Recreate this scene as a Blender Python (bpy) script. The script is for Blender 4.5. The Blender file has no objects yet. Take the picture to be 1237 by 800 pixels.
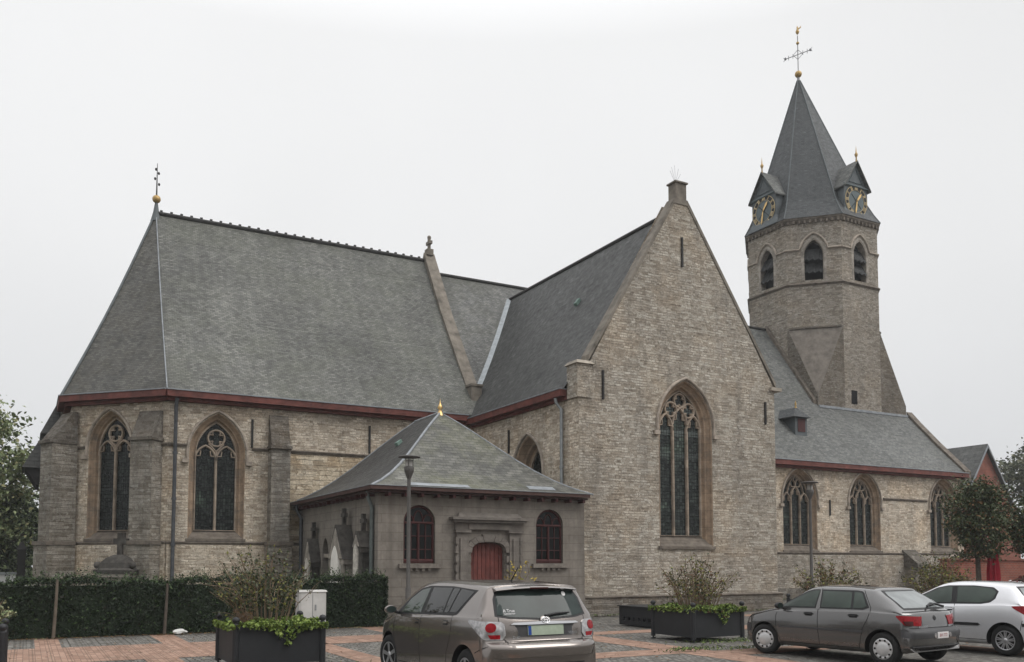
import bpy, bmesh, math, random
import numpy as np
from mathutils import Vector, Matrix
from mathutils.geometry import tessellate_polygon
from mathutils.bvhtree import BVHTree

random.seed(7)
rng = np.random.default_rng(11)
R = math.radians
SC = bpy.context.scene
COL = SC.collection

# ------------------------------------------------------------------ camera, sky, sun, exposure
cam_d = bpy.data.cameras.new('camera')
cam = bpy.data.objects.new('camera', cam_d)
COL.objects.link(cam)
SC.camera = cam
cam.location = (0, 0, 1.8)
cam.rotation_euler = (R(90 + 3.7), 0, R(61.3 - 90))
cam_d.sensor_width = 36
cam_d.lens = 1070 / 1237 * 36
cam_d.shift_y = (610.8 - 400) / 1237
cam_d.clip_end = 2000
cam_d.clip_start = 0.1

SUN_EL, SUN_AZ = 50, -50          # elevation; azimuth of the sun from +X (degrees, counter-clockwise)
world = bpy.data.worlds.new('World')
SC.world = world
world.use_nodes = True
wn, wl = world.node_tree.nodes, world.node_tree.links
wn.clear()
w_out = wn.new('ShaderNodeOutputWorld')
w_bg = wn.new('ShaderNodeBackground')
w_sky = wn.new('ShaderNodeTexSky')
w_sky.sky_type = 'NISHITA'
w_sky.sun_disc = False
w_sky.sun_elevation = R(SUN_EL)
w_sky.sun_rotation = R(90 - SUN_AZ)
w_sky.air_density = 1.0
w_sky.dust_density = 4.0
w_hsv = wn.new('ShaderNodeHueSaturation')
w_hsv.inputs['Saturation'].default_value = 0.05
wl.new(w_sky.outputs[0], w_hsv.inputs['Color'])
# overcast deck: pale grey, brighter overhead, faintly cloudy
w_tc = wn.new('ShaderNodeTexCoord')
w_sep = wn.new('ShaderNodeSeparateXYZ')
wl.new(w_tc.outputs['Generated'], w_sep.inputs[0])
w_ramp = wn.new('ShaderNodeValToRGB')
cr = w_ramp.color_ramp
cr.elements[0].position = 0.0; cr.elements[0].color = (6.9, 7.05, 7.25, 1)
cr.elements[1].position = 1.0; cr.elements[1].color = (20.0, 20.1, 20.4, 1)
e = cr.elements.new(0.12); e.color = (7.5, 7.6, 7.75, 1)
e = cr.elements.new(0.3); e.color = (8.6, 8.65, 8.72, 1)
e = cr.elements.new(0.52); e.color = (9.15, 9.2, 9.25, 1)
e = cr.elements.new(0.66); e.color = (14.5, 14.6, 14.8, 1)
wl.new(w_sep.outputs[2], w_ramp.inputs[0])
w_noise = wn.new('ShaderNodeTexNoise')
w_noise.inputs['Scale'].default_value = 1.6
w_noise.inputs['Detail'].default_value = 3
wl.new(w_tc.outputs['Generated'], w_noise.inputs['Vector'])
w_mr = wn.new('ShaderNodeMapRange')
w_mr.inputs[1].default_value = 0.3; w_mr.inputs[2].default_value = 0.7
w_mr.inputs[3].default_value = 0.94; w_mr.inputs[4].default_value = 1.04
wl.new(w_noise.outputs[0], w_mr.inputs[0])
w_mul = wn.new('ShaderNodeMixRGB'); w_mul.blend_type = 'MULTIPLY'; w_mul.inputs[0].default_value = 1
wl.new(w_ramp.outputs[0], w_mul.inputs[1]); wl.new(w_mr.outputs[0], w_mul.inputs[2])
w_mix = wn.new('ShaderNodeMixRGB'); w_mix.inputs[0].default_value = 0.92
wl.new(w_hsv.outputs[0], w_mix.inputs[1]); wl.new(w_mul.outputs[0], w_mix.inputs[2])
wl.new(w_mix.outputs[0], w_bg.inputs['Color'])
w_bg.inputs['Strength'].default_value = 0.1
wl.new(w_bg.outputs[0], w_out.inputs['Surface'])

sun_d = bpy.data.lights.new('sun', 'SUN')
sun_d.energy = 1.45
sun_d.angle = R(35)
sun_d.color = (1.0, 0.965, 0.92)
sun = bpy.data.objects.new('sun', sun_d)
COL.objects.link(sun)
_sd = Vector((math.cos(R(SUN_EL)) * math.cos(R(SUN_AZ)), math.cos(R(SUN_EL)) * math.sin(R(SUN_AZ)), math.sin(R(SUN_EL))))
sun.rotation_euler = (-_sd).to_track_quat('-Z', 'Y').to_euler()
SC.view_settings.view_transform = 'Standard'
SC.view_settings.look = 'None'
SC.view_settings.exposure = 0.05
SC.view_settings.gamma = 1.0
SC.cycles.max_bounces = 6
SC.cycles.volume_bounces = 0

# ------------------------------------------------------------------ node helpers
class NT:
    def __init__(self, name, rough=0.9, spec=0.3):
        self.m = bpy.data.materials.new(name)
        self.m.use_nodes = True
        self.t = self.m.node_tree
        self.n, self.l = self.t.nodes, self.t.links
        self.b = self.n['Principled BSDF']
        self.b.inputs['Roughness'].default_value = rough
        self.b.inputs['Specular IOR Level'].default_value = spec
    def node(self, t, **kw):
        x = self.n.new(t)
        for k, v in kw.items(): setattr(x, k, v)
        return x
    def put(self, sock, v):
        if isinstance(v, bpy.types.NodeSocket): self.l.new(v, sock)
        else:
            if hasattr(sock.default_value, '__len__') and not hasattr(v, '__len__'): v = (v, v, v, 1)[:len(sock.default_value)]
            elif hasattr(sock.default_value, '__len__') and len(sock.default_value) == 4 and len(v) == 3: v = (*v, 1)
            sock.default_value = v
    def uv(self): 
        return self.node('ShaderNodeUVMap').outputs[0]
    def pos(self):
        return self.node('ShaderNodeNewGeometry').outputs['Position']
    def mapping(self, v, scale=(1, 1, 1), loc=(0, 0, 0), rot=(0, 0, 0)):
        x = self.node('ShaderNodeMapping')
        self.l.new(v, x.inputs[0]); x.inputs['Scale'].default_value = scale; x.inputs['Location'].default_value = loc; x.inputs['Rotation'].default_value = rot
        return x.outputs[0]
    def noise(self, v, scale=1, detail=4, rough=0.55, col=False, dist=0.0):
        x = self.node('ShaderNodeTexNoise')
        self.l.new(v, x.inputs['Vector']); x.inputs['Scale'].default_value = scale
        x.inputs['Detail'].default_value = detail; x.inputs['Roughness'].default_value = rough
        x.inputs['Distortion'].default_value = dist
        return x.outputs['Color' if col else 'Fac']
    def ramp(self, v, stops, interp='LINEAR'):
        x = self.node('ShaderNodeValToRGB'); r = x.color_ramp; r.interpolation = interp
        while len(r.elements) < len(stops): r.elements.new(0.5)
        for e, (p, c) in zip(r.elements, stops):
            e.position = p; e.color = (c, c, c, 1) if not hasattr(c, '__len__') else (*c, 1)[:4]
        self.l.new(v, x.inputs[0])
        return x.outputs[0]
    def mix(self, f, a, b, mode='MIX'):
        x = self.node('ShaderNodeMixRGB', blend_type=mode)
        self.put(x.inputs[0], f); self.put(x.inputs[1], a); self.put(x.inputs[2], b)
        return x.outputs[0]
    def math(self, op, a, b=0.0):
        x = self.node('ShaderNodeMath', operation=op)
        self.put(x.inputs[0], a); self.put(x.inputs[1], b)
        return x.outputs[0]
    def vadd(self, a, b):
        x = self.node('ShaderNodeVectorMath', operation='ADD'); self.put(x.inputs[0], a); self.put(x.inputs[1], b); return x.outputs[0]
    def vscale(self, a, s):
        x = self.node('ShaderNodeVectorMath', operation='SCALE'); self.put(x.inputs[0], a); x.inputs['Scale'].default_value = s; return x.outputs[0]
    def vsub(self, a, b):
        x = self.node('ShaderNodeVectorMath', operation='SUBTRACT'); self.put(x.inputs[0], a); self.put(x.inputs[1], b); return x.outputs[0]
    def brick(self, v, w, h, mortar=0.01, smooth=0.2, off=0.5, squash=1.0, sqf=2, c1=0.0, c2=1.0, cm=0.5):
        x = self.node('ShaderNodeTexBrick', offset=off, squash=squash, squash_frequency=sqf)
        self.l.new(v, x.inputs['Vector'])
        x.inputs['Scale'].default_value = 1.0
        x.inputs['Brick Width'].default_value = w; x.inputs['Row Height'].default_value = h
        x.inputs['Mortar Size'].default_value = mortar; x.inputs['Mortar Smooth'].default_value = smooth
        x.inputs['Bias'].default_value = 0.0
        self.put(x.inputs['Color1'], c1); self.put(x.inputs['Color2'], c2); self.put(x.inputs['Mortar'], cm)
        return x.outputs['Color'], x.outputs['Fac']
    def bump(self, h, strength=0.5, dist=0.02, normal=None):
        x = self.node('ShaderNodeBump')
        x.inputs['Strength'].default_value = strength; x.inputs['Distance'].default_value = dist
        self.put(x.inputs['Height'], h)
        if normal is not None: self.l.new(normal, x.inputs['Normal'])
        return x.outputs[0]
    def done(self, col=None, normal=None, rough=None, metal=None):
        if col is not None: self.put(self.b.inputs['Base Color'], col)
        if normal is not None: self.l.new(normal, self.b.inputs['Normal'])
        if rough is not None: self.put(self.b.inputs['Roughness'], rough)
        if metal is not None: self.put(self.b.inputs['Metallic'], metal)
        return self.m

def masonry(name, stops, bw=0.24, bh=0.082, mortar=0.009, mcol=(0.17, 0.145, 0.12), warp=0.04, big=(0.86, 1.12), stain=0.5,
            stain_col=(0.075, 0.066, 0.056), pale=0.0, bstr=1.0, seed=0.0, streak=0.55, coarse=1.35, warmth=0.4):
    s = NT(name, 0.95, 0.12)
    uv, p = s.uv(), s.pos()
    p = s.vadd(p, (seed, seed * 1.7, seed * 0.3))
    nz = s.vscale(s.vsub(s.noise(p, 2.6, 4, col=True), (0.5, 0.5, 0.5)), warp * 2)
    v = s.vadd(uv, nz)
    c, f = s.brick(v, bw, bh, mortar, 0.5, 0.5, 0.62, 3)
    # runs of larger stones show through in patches
    c2, f2 = s.brick(s.vadd(v, (0.13, 0.05, 0)), bw * 1.75, bh, mortar, 0.5, 0.37, 0.7, 3)
    patch = s.ramp(s.noise(p, 2.3, 4, 0.7), [(0.49, 0.0), (0.51, 1.0)])
    c = s.mix(patch, c, c2); f = s.mix(patch, f, f2)
    fine = s.noise(p, 11, 5, 0.7)
    t = s.mix(0.56, c, fine)
    col = s.ramp(t, stops)
    col = s.mix(0.8, col, s.ramp(s.noise(p, 0.3, 4), [(0.3, big[0]), (0.7, big[1])]), 'MULTIPLY')
    col = s.mix(0.6, col, s.ramp(s.noise(p, 3.6, 5, 0.65), [(0.28, 0.66), (0.72, 1.28)]), 'MULTIPLY')
    col = s.mix(0.65, col, s.ramp(s.noise(p, 30, 3, 0.7), [(0.3, 0.55), (0.7, 1.4)]), 'MULTIPLY')
    warm = s.ramp(s.noise(s.vadd(p, (31, 7, 3)), 0.6, 4), [(0.5, 0.0), (0.68, warmth)])
    col = s.mix(warm, col, s.mix(1.0, col, (1.18, 1.0, 0.8), 'MULTIPLY'))
    st = s.noise(s.mapping(p, (1.5, 1.5, 0.3)), 0.8, 7, 0.7)
    st = s.ramp(st, [(0.5, 0.0), (streak + 0.12, stain)])
    col = s.mix(st, col, s.mix(0.4, stain_col, col))
    if pale:
        pl = s.ramp(s.noise(s.vadd(p, (9, 3, 1)), 1.6, 7, 0.75), [(0.54, 0.0), (0.66, pale)])
        col = s.mix(pl, col, (0.52, 0.485, 0.43))
    pit = s.ramp(s.noise(p, 17, 4, 0.7), [(0.31, 0.8), (0.40, 0.0)])       # spalled hollows
    col = s.mix(pit, col, s.mix(1.0, col, (0.42, 0.40, 0.38), 'MULTIPLY'))
    sv = s.node('ShaderNodeSeparateXYZ'); s.l.new(v, sv.inputs[0])
    fr = s.math('FRACT', s.math('DIVIDE', s.math('ADD', sv.outputs[1], bh * 1000), bh))
    bed = s.ramp(fr, [(0.0, 1.0), (0.13, 0.0), (0.93, 0.0), (1.0, 0.8)])        # bed joints read stronger than the upright ones
    bed = s.math('MULTIPLY', bed, s.ramp(s.noise(s.mapping(p, (1.0, 1.0, 3.0)), 2.2, 5, 0.7), [(0.36, 0.1), (0.62, 1.0)]))
    jn = s.math('MULTIPLY', f, s.ramp(s.noise(p, 4, 4, 0.7), [(0.35, 0.05), (0.65, 0.6)]))
    jn = s.math('MAXIMUM', jn, s.math('MULTIPLY', bed, 0.9))
    col = s.mix(jn, col, mcol)
    h = s.math('ADD', s.math('MULTIPLY', s.math('SUBTRACT', 1.0, jn), 0.7), s.math('ADD', s.math('MULTIPLY', fine, 0.7), s.math('MULTIPLY', c, 0.4)))
    return s.done(col, s.bump(h, bstr, 0.045))

def slate(name, stops, w=0.17, h=0.085, moss=0.0, moss_col=(0.09, 0.095, 0.05), rough=0.62, big=(0.75, 1.25), mottle=0.8, pale=0.0, spec=0.3):
    s = NT(name, rough, spec)
    uv, p = s.uv(), s.pos()
    nz = s.vscale(s.vsub(s.noise(p, 3.0, 2, col=True), (0.5, 0.5, 0.5)), 0.025)
    c, f = s.brick(s.vadd(uv, nz), w, h, 0.007, 0.1, 0.5, 1.0, 2)
    t = s.mix(0.6, c, s.noise(p, 16, 4, 0.75))
    col = s.ramp(t, stops)
    col = s.mix(0.6, col, s.ramp(s.noise(p, 38, 3, 0.7), [(0.3, 0.6), (0.7, 1.4)]), 'MULTIPLY')
    col = s.mix(0.85, col, s.ramp(s.noise(p, 0.3, 5, 0.6), [(0.3, big[0]), (0.7, big[1])]), 'MULTIPLY')
    col = s.mix(mottle, col, s.ramp(s.noise(p, 2.4, 7, 0.75), [(0.3, 0.78), (0.7, 1.2)]), 'MULTIPLY')
    sk = s.noise(s.mapping(uv, (2.6, 0.22, 1)), 1.0, 5, 0.6)
    col = s.mix(0.6, col, s.ramp(sk, [(0.3, 0.72), (0.7, 1.22)]), 'MULTIPLY')
    if moss:
        mk = s.ramp(s.noise(s.vadd(p, (5, 1, 2)), 0.55, 6, 0.7), [(0.45, 0.0), (0.66, moss)])
        col = s.mix(mk, col, moss_col)
    if pale:
        pk = s.ramp(s.noise(s.vadd(p, (15, 4, 8)), 1.4, 8, 0.75), [(0.52, 0.0), (0.66, pale)])
        col = s.mix(pk, col, (0.24, 0.235, 0.215))
    col = s.mix(s.math('MULTIPLY', f, 0.6), col, (0.018, 0.018, 0.018))
    odd = s.ramp(c, [(0.0, 1.9), (0.012, 1.0), (0.972, 1.0), (0.98, 0.4)], 'CONSTANT')      # replaced and slipped slates
    col = s.mix(0.8, col, odd, 'MULTIPLY')
    # each course tips out over the one below
    sep = s.node('ShaderNodeSeparateXYZ'); s.l.new(uv, sep.inputs[0])
    saw = s.math('FRACT', s.math('DIVIDE', sep.outputs[1], h))
    hh = s.math('ADD', s.math('MULTIPLY', s.math('SUBTRACT', 1.0, saw), 0.6), s.math('MULTIPLY', c, 0.35))
    hh = s.math('SUBTRACT', hh, s.math('MULTIPLY', f, 0.5))
    rg = s.ramp(s.noise(p, 5, 4), [(0.3, rough - 0.12), (0.7, rough + 0.15)])
    return s.done(col, s.bump(hh, 0.75, 0.022), rg)

def plain(name, col, rough=0.7, metal=0.0, spec=0.3, var=0.2, scale=4.0, bump=0.0, coat=0.0, bscale=20):
    s = NT(name, rough, spec)
    p = s.node('ShaderNodeTexCoord').outputs['Object']
    c = s.mix(1.0, col, s.ramp(s.noise(p, scale, 5, 0.65), [(0.28, 1 - var), (0.72, 1 + var)]), 'MULTIPLY') if var else col
    n = s.bump(s.noise(p, bscale, 4), bump, 0.01) if bump else None
    if coat:
        s.b.inputs['Coat Weight'].default_value = coat; s.b.inputs['Coat Roughness'].default_value = 0.06
    return s.done(c, n, None, metal)

M = {}
STONE = [(0.2, (0.20, 0.172, 0.14)), (0.36, (0.30, 0.265, 0.222)), (0.5, (0.385, 0.348, 0.30)), (0.64, (0.46, 0.425, 0.375)), (0.8, (0.56, 0.53, 0.48))]
def sc(stops, k, tint=(1, 1, 1)): return [(a, tuple(min(0.8, x * k * q) for x, q in zip(c, tint))) for a, c in stops]
M['stone'] = masonry('pale_rubble_stone', sc(STONE, 1.34, (1.03, 0.985, 0.92)), 0.28, 0.096, pale=0.28, stain=0.65, stain_col=(0.12, 0.105, 0.09), mcol=(0.125, 0.105, 0.085), mortar=0.012)
M['stone_warm'] = masonry('warm_ashlar_stone', sc(STONE, 1.15, (1.08, 1.0, 0.86)), 0.5, 0.19, warp=0.012, pale=0.35, seed=4.0, warmth=0.8)
M['stone_gable'] = masonry('weathered_gable_stone', sc(STONE, 1.02, (0.995, 0.985, 0.955)), 0.27, 0.092, pale=0.35, stain=0.95, stain_col=(0.125, 0.114, 0.104), seed=9.0, warmth=0.3, coarse=1.2, streak=0.6, warp=0.022, mcol=(0.105, 0.092, 0.08), big=(0.78, 1.15), mortar=0.012)
M['stone_dark'] = masonry('grey_buttress_stone', sc(STONE, 0.62, (0.98, 0.985, 0.97)), 0.42, 0.13, pale=0.25, stain=0.75, stain_col=(0.07, 0.067, 0.063), seed=14.0, warp=0.02, warmth=0.15)
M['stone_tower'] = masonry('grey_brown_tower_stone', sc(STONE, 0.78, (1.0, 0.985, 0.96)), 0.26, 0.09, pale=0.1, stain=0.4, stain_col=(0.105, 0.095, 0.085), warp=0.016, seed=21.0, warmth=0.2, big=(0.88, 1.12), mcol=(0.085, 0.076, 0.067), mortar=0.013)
M['stone_flank'] = masonry('shaded_tower_flank_stone', sc(STONE, 0.50, (1.0, 0.98, 0.95)), 0.3, 0.1, pale=0.1, stain=0.6, stain_col=(0.06, 0.054, 0.048), warp=0.03, seed=22.0, warmth=0.2, mcol=(0.05, 0.045, 0.04), mortar=0.018)  # shading of the corbelled flanks put into a darker stone colour
M['plinth'] = masonry('dark_plinth_stone', sc(STONE, 0.50), 0.4, 0.14, stain=0.8, stain_col=(0.05, 0.045, 0.04), seed=25.0)
M['broach'] = plain('broach_render', (0.155, 0.137, 0.118), 0.95, var=0.35, scale=3.0, bump=0.6, bscale=9)

def ashlar(name, col, k=1.0):
    s = NT(name, 0.9, 0.2)
    p = s.pos()
    j = s.math('FRACT', s.math('MULTIPLY', s.node('ShaderNodeSeparateXYZ').outputs[2], 1.0))
    sep = s.node('ShaderNodeSeparateXYZ'); s.l.new(p, sep.inputs[0])
    fr = s.math('FRACT', s.math('DIVIDE', s.math('ADD', sep.outputs[2], 40.0), 0.31))
    jl = s.ramp(fr, [(0.0, 0.55), (0.05, 1.0), (0.96, 1.0), (1.0, 0.55)])
    blk = s.node('ShaderNodeTexWhiteNoise'); blk.noise_dimensions = '1D'
    s.l.new(s.math('FLOOR', s.math('DIVIDE', s.math('ADD', sep.outputs[2], 40.0), 0.31)), blk.inputs['W'])
    c = s.mix(1.0, col, s.ramp(s.noise(p, 2.6, 6, 0.7), [(0.28, 0.55), (0.72, 1.35)]), 'MULTIPLY')
    c = s.mix(0.5, c, s.ramp(blk.outputs[0], [(0.0, 0.7), (1.0, 1.25)]), 'MULTIPLY')
    c = s.mix(0.7, c, jl, 'MULTIPLY')
    g = s.ramp(s.noise(s.vadd(p, (3, 8, 2)), 1.3, 6, 0.7), [(0.5, 0.0), (0.66, 0.7)])
    c = s.mix(g, c, (0.13, 0.115, 0.10))
    return s.done(c, s.bump(s.noise(p, 16, 4), 0.4, 0.015))
M['surround'] = ashlar('brown_sandstone_surround', (0.31, 0.228, 0.16))
M['surround_grey'] = ashlar('grey_sandstone_surround', (0.30, 0.27, 0.235))
M['tracery'] = ashlar('tracery_sandstone', (0.35, 0.285, 0.225))
M['hood'] = plain('hood_stone', (0.32, 0.275, 0.23), 0.9, var=0.45, scale=3, bump=0.5)
M['string'] = plain('string_course_stone', (0.135, 0.115, 0.095), 0.95, var=0.5, scale=3.5, bump=0.6, bscale=12)
M['coping'] = plain('coping_stone', (0.165, 0.146, 0.122), 0.95, var=0.5, scale=2.2, bump=0.7, bscale=8)
M['cap'] = plain('cap_stone', (0.27, 0.24, 0.20), 0.95, var=0.4, scale=3, bump=0.5)
M['slope_cap'] = masonry('mossy_weathered_capping', sc(STONE, 0.36), 0.3, 0.11, stain=0.8, pale=0.4, seed=33.0, bstr=1.0)

SL = [(0.15, (0.045, 0.046, 0.046)), (0.4, (0.085, 0.086, 0.083)), (0.6, (0.12, 0.121, 0.115)), (0.85, (0.175, 0.175, 0.165))]
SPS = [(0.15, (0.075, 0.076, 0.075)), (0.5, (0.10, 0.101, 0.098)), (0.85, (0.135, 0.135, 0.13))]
M['slate_chancel'] = slate('chancel_slate', sc(SL, 1.08, (1.0, 1.0, 0.945)), moss=0.4, moss_col=(0.10, 0.106, 0.078), pale=0.16, big=(0.68, 1.32), mottle=1.0)
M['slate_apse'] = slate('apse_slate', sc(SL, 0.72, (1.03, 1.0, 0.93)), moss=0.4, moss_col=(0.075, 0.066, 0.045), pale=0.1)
M['slate_nave'] = slate('crossing_slate', sc(SL, 1.05, (1.0, 1.0, 0.99)), moss=0.3, moss_col=(0.09, 0.092, 0.06), pale=0.4)
M['slate_aisle'] = slate('aisle_slate', sc(SL, 1.05, (0.98, 1.0, 0.995)), 0.24, 0.11, moss=0.12, moss_col=(0.10, 0.105, 0.075), mottle=0.5, pale=0.12)
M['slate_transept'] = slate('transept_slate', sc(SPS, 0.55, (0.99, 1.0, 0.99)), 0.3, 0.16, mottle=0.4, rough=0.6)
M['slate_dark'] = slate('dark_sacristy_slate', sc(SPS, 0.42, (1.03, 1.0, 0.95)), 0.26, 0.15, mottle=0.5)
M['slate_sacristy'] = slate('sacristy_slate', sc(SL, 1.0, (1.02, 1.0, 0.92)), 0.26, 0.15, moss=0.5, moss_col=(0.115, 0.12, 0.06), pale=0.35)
M['slate_spire'] = slate('spire_slate', sc(SPS, 0.56, (0.92, 0.99, 1.06)), 0.2, 0.1, mottle=0.25, rough=0.58, big=(0.9, 1.1))
M['ridge'] = plain('ridge_tile', (0.035, 0.034, 0.033), 0.8, var=0.3)
M['zinc'] = plain('zinc', (0.26, 0.28, 0.29), 0.5, metal=0.6, var=0.25)
M['lead'] = plain('weathered_lead', (0.235, 0.25, 0.265), 0.6, metal=0.25, var=0.3)
M['copper'] = plain('green_copper', (0.14, 0.21, 0.18), 0.8, var=0.3)
M['gutter_red'] = plain('oxblood_gutter_paint', (0.12, 0.038, 0.03), 0.6, var=0.5, scale=2.5)
M['gutter_dark'] = plain('dark_brown_gutter_paint', (0.055, 0.027, 0.022), 0.6, var=0.3)
M['pipe'] = plain('dark_zinc_pipe', (0.10, 0.105, 0.115), 0.55, metal=0.4, var=0.3)
M['pipe_green'] = plain('patinated_zinc_pipe', (0.13, 0.15, 0.145), 0.6, metal=0.3, var=0.3)
M['pipe_light'] = plain('light_zinc_pipe', (0.27, 0.285, 0.29), 0.5, metal=0.4, var=0.25)
M['iron'] = plain('dark_iron', (0.022, 0.021, 0.020), 0.7, var=0.2)
M['silver_iron'] = plain('galvanised_iron', (0.22, 0.22, 0.23), 0.55, metal=0.5)
M['gold'] = plain('gilding', (0.66, 0.45, 0.19), 0.38, metal=0.75, var=0.12)
M['gold_dull'] = plain('dull_gilding', (0.40, 0.27, 0.11), 0.5, metal=0.5, var=0.2)
M['gold_pale'] = plain('pale_gilding', (0.50, 0.40, 0.24), 0.5, metal=0.25, var=0.12)
M['clock'] = plain('clock_face_slate_blue', (0.10, 0.125, 0.13), 0.6, var=0.12)
M['lead_dark'] = plain('dark_lead_cladding', (0.095, 0.107, 0.112), 0.6, metal=0.15, var=0.25, scale=2)
M['louvre'] = slate('louvre_slate', sc(SL, 0.2, (0.95, 1, 1.05)), 0.15, 0.1)
M['tomb_sill'] = plain('dark_sill_stone', (0.17, 0.15, 0.13), 0.95, var=0.4, scale=5, bump=0.5)
M['black'] = plain('dark_interior', (0.006, 0.006, 0.006), 1.0, var=0)
M['red_door'] = plain('red_door_paint', (0.125, 0.034, 0.027), 0.65, var=0.45, scale=3)
M['frame_red'] = plain('red_window_paint', (0.055, 0.016, 0.015), 0.6, var=0.2)

def leaded(name, base=(0.013, 0.0165, 0.0145), pw=0.095, ph=0.13, lead=(0.005, 0.005, 0.005), band=0.0):
    s = NT(name, 0.22, 0.22)
    uv, p = s.uv(), s.pos()
    c, f = s.brick(uv, pw, ph, 0.010, 0.0, 0.0, 1.0, 2)
    col = s.mix(1.0, base, s.ramp(c, [(0.0, 0.5), (0.8, 1.4), (1.0, 2.2)]), 'MULTIPLY')
    g = s.ramp(s.noise(p, 0.9, 3), [(0.55, 0.0), (0.72, 0.8)])
    col = s.mix(g, col, s.mix(1.0, col, (2.6, 2.9, 2.5), 'MULTIPLY'))
    if band:
        sep = s.node('ShaderNodeSeparateXYZ'); s.l.new(uv, sep.inputs[0])
        fr = s.math('FRACT', s.math('DIVIDE', sep.outputs[1], 0.85))
        bd = s.ramp(fr, [(0.0, 0.0), (0.55, 0.0), (0.57, band), (0.8, band), (0.82, 0.0)], 'CONSTANT')
        hi = s.ramp(s.math('DIVIDE', sep.outputs[1], 10.0), [(0.5, 0.0), (0.62, 1.0)])
        col = s.mix(s.math('MULTIPLY', bd, hi), col, (0.10, 0.118, 0.11))
    col = s.mix(f, col, lead)
    h = s.math('ADD', s.math('MULTIPLY', f, 0.6), s.math('MULTIPLY', c, 0.5))
    return s.done(col, s.bump(h, 0.45, 0.012), s.ramp(c, [(0, 0.12), (1, 0.4)]))
M['glass_leaded'] = leaded('leaded_glass')
M['glass_gable'] = leaded('leaded_glass_gable', (0.021, 0.026, 0.0235), 0.115, 0.125, band=0.75)
M['glass_dark'] = plain('dark_pane', (0.006, 0.007, 0.007), 0.15, spec=0.2, var=0)

def render_wall(name):
    s = NT(name, 0.95, 0.15)
    uv, p = s.uv(), s.pos()
    c, f = s.brick(uv, 1.3, 0.27, 0.007, 0.2, 0.5)
    col = s.mix(1.0, (0.195, 0.175, 0.152), s.ramp(s.noise(p, 0.9, 6, 0.65), [(0.28, 0.75), (0.72, 1.22)]), 'MULTIPLY')
    col = s.mix(0.7, col, s.ramp(s.noise(p, 6, 5, 0.7), [(0.3, 0.78), (0.7, 1.2)]), 'MULTIPLY')
    col = s.mix(0.25, col, s.ramp(c, [(0, 0.8), (1, 1.2)]), 'MULTIPLY')
    st = s.ramp(s.noise(s.mapping(p, (2.2, 2.2, 0.16)), 0.9, 5, 0.65), [(0.48, 0.0), (0.7, 0.5)])
    col = s.mix(st, col, (0.085, 0.072, 0.06))
    col = s.mix(s.math('MULTIPLY', f, 0.6), col, (0.075, 0.062, 0.052))
    h = s.math('SUBTRACT', s.math('MULTIPLY', s.noise(p, 24, 4), 0.35), s.math('MULTIPLY', f, 0.5))
    return s.done(col, s.bump(h, 0.4, 0.012))
M['render'] = render_wall('grey_cement_render')

def brickwork(name, c1, c2, mortar, w=0.22, h=0.075, ms=0.01):
    s = NT(name, 0.9, 0.2)
    uv, p = s.uv(), s.pos()
    c, f = s.brick(uv, w, h, ms, 0.2, 0.5, c1=c1, c2=c2, cm=mortar)
    col = s.mix(0.8, c, s.ramp(s.noise(p, 1.2, 6, 0.65), [(0.28, 0.65), (0.72, 1.3)]), 'MULTIPLY')
    return s.done(col, s.bump(s.math('SUBTRACT', 1.0, f), 0.5, 0.01))
M['brick_house'] = brickwork('red_house_brick', (0.25, 0.07, 0.045), (0.19, 0.055, 0.04), (0.2, 0.14, 0.11))

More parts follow.
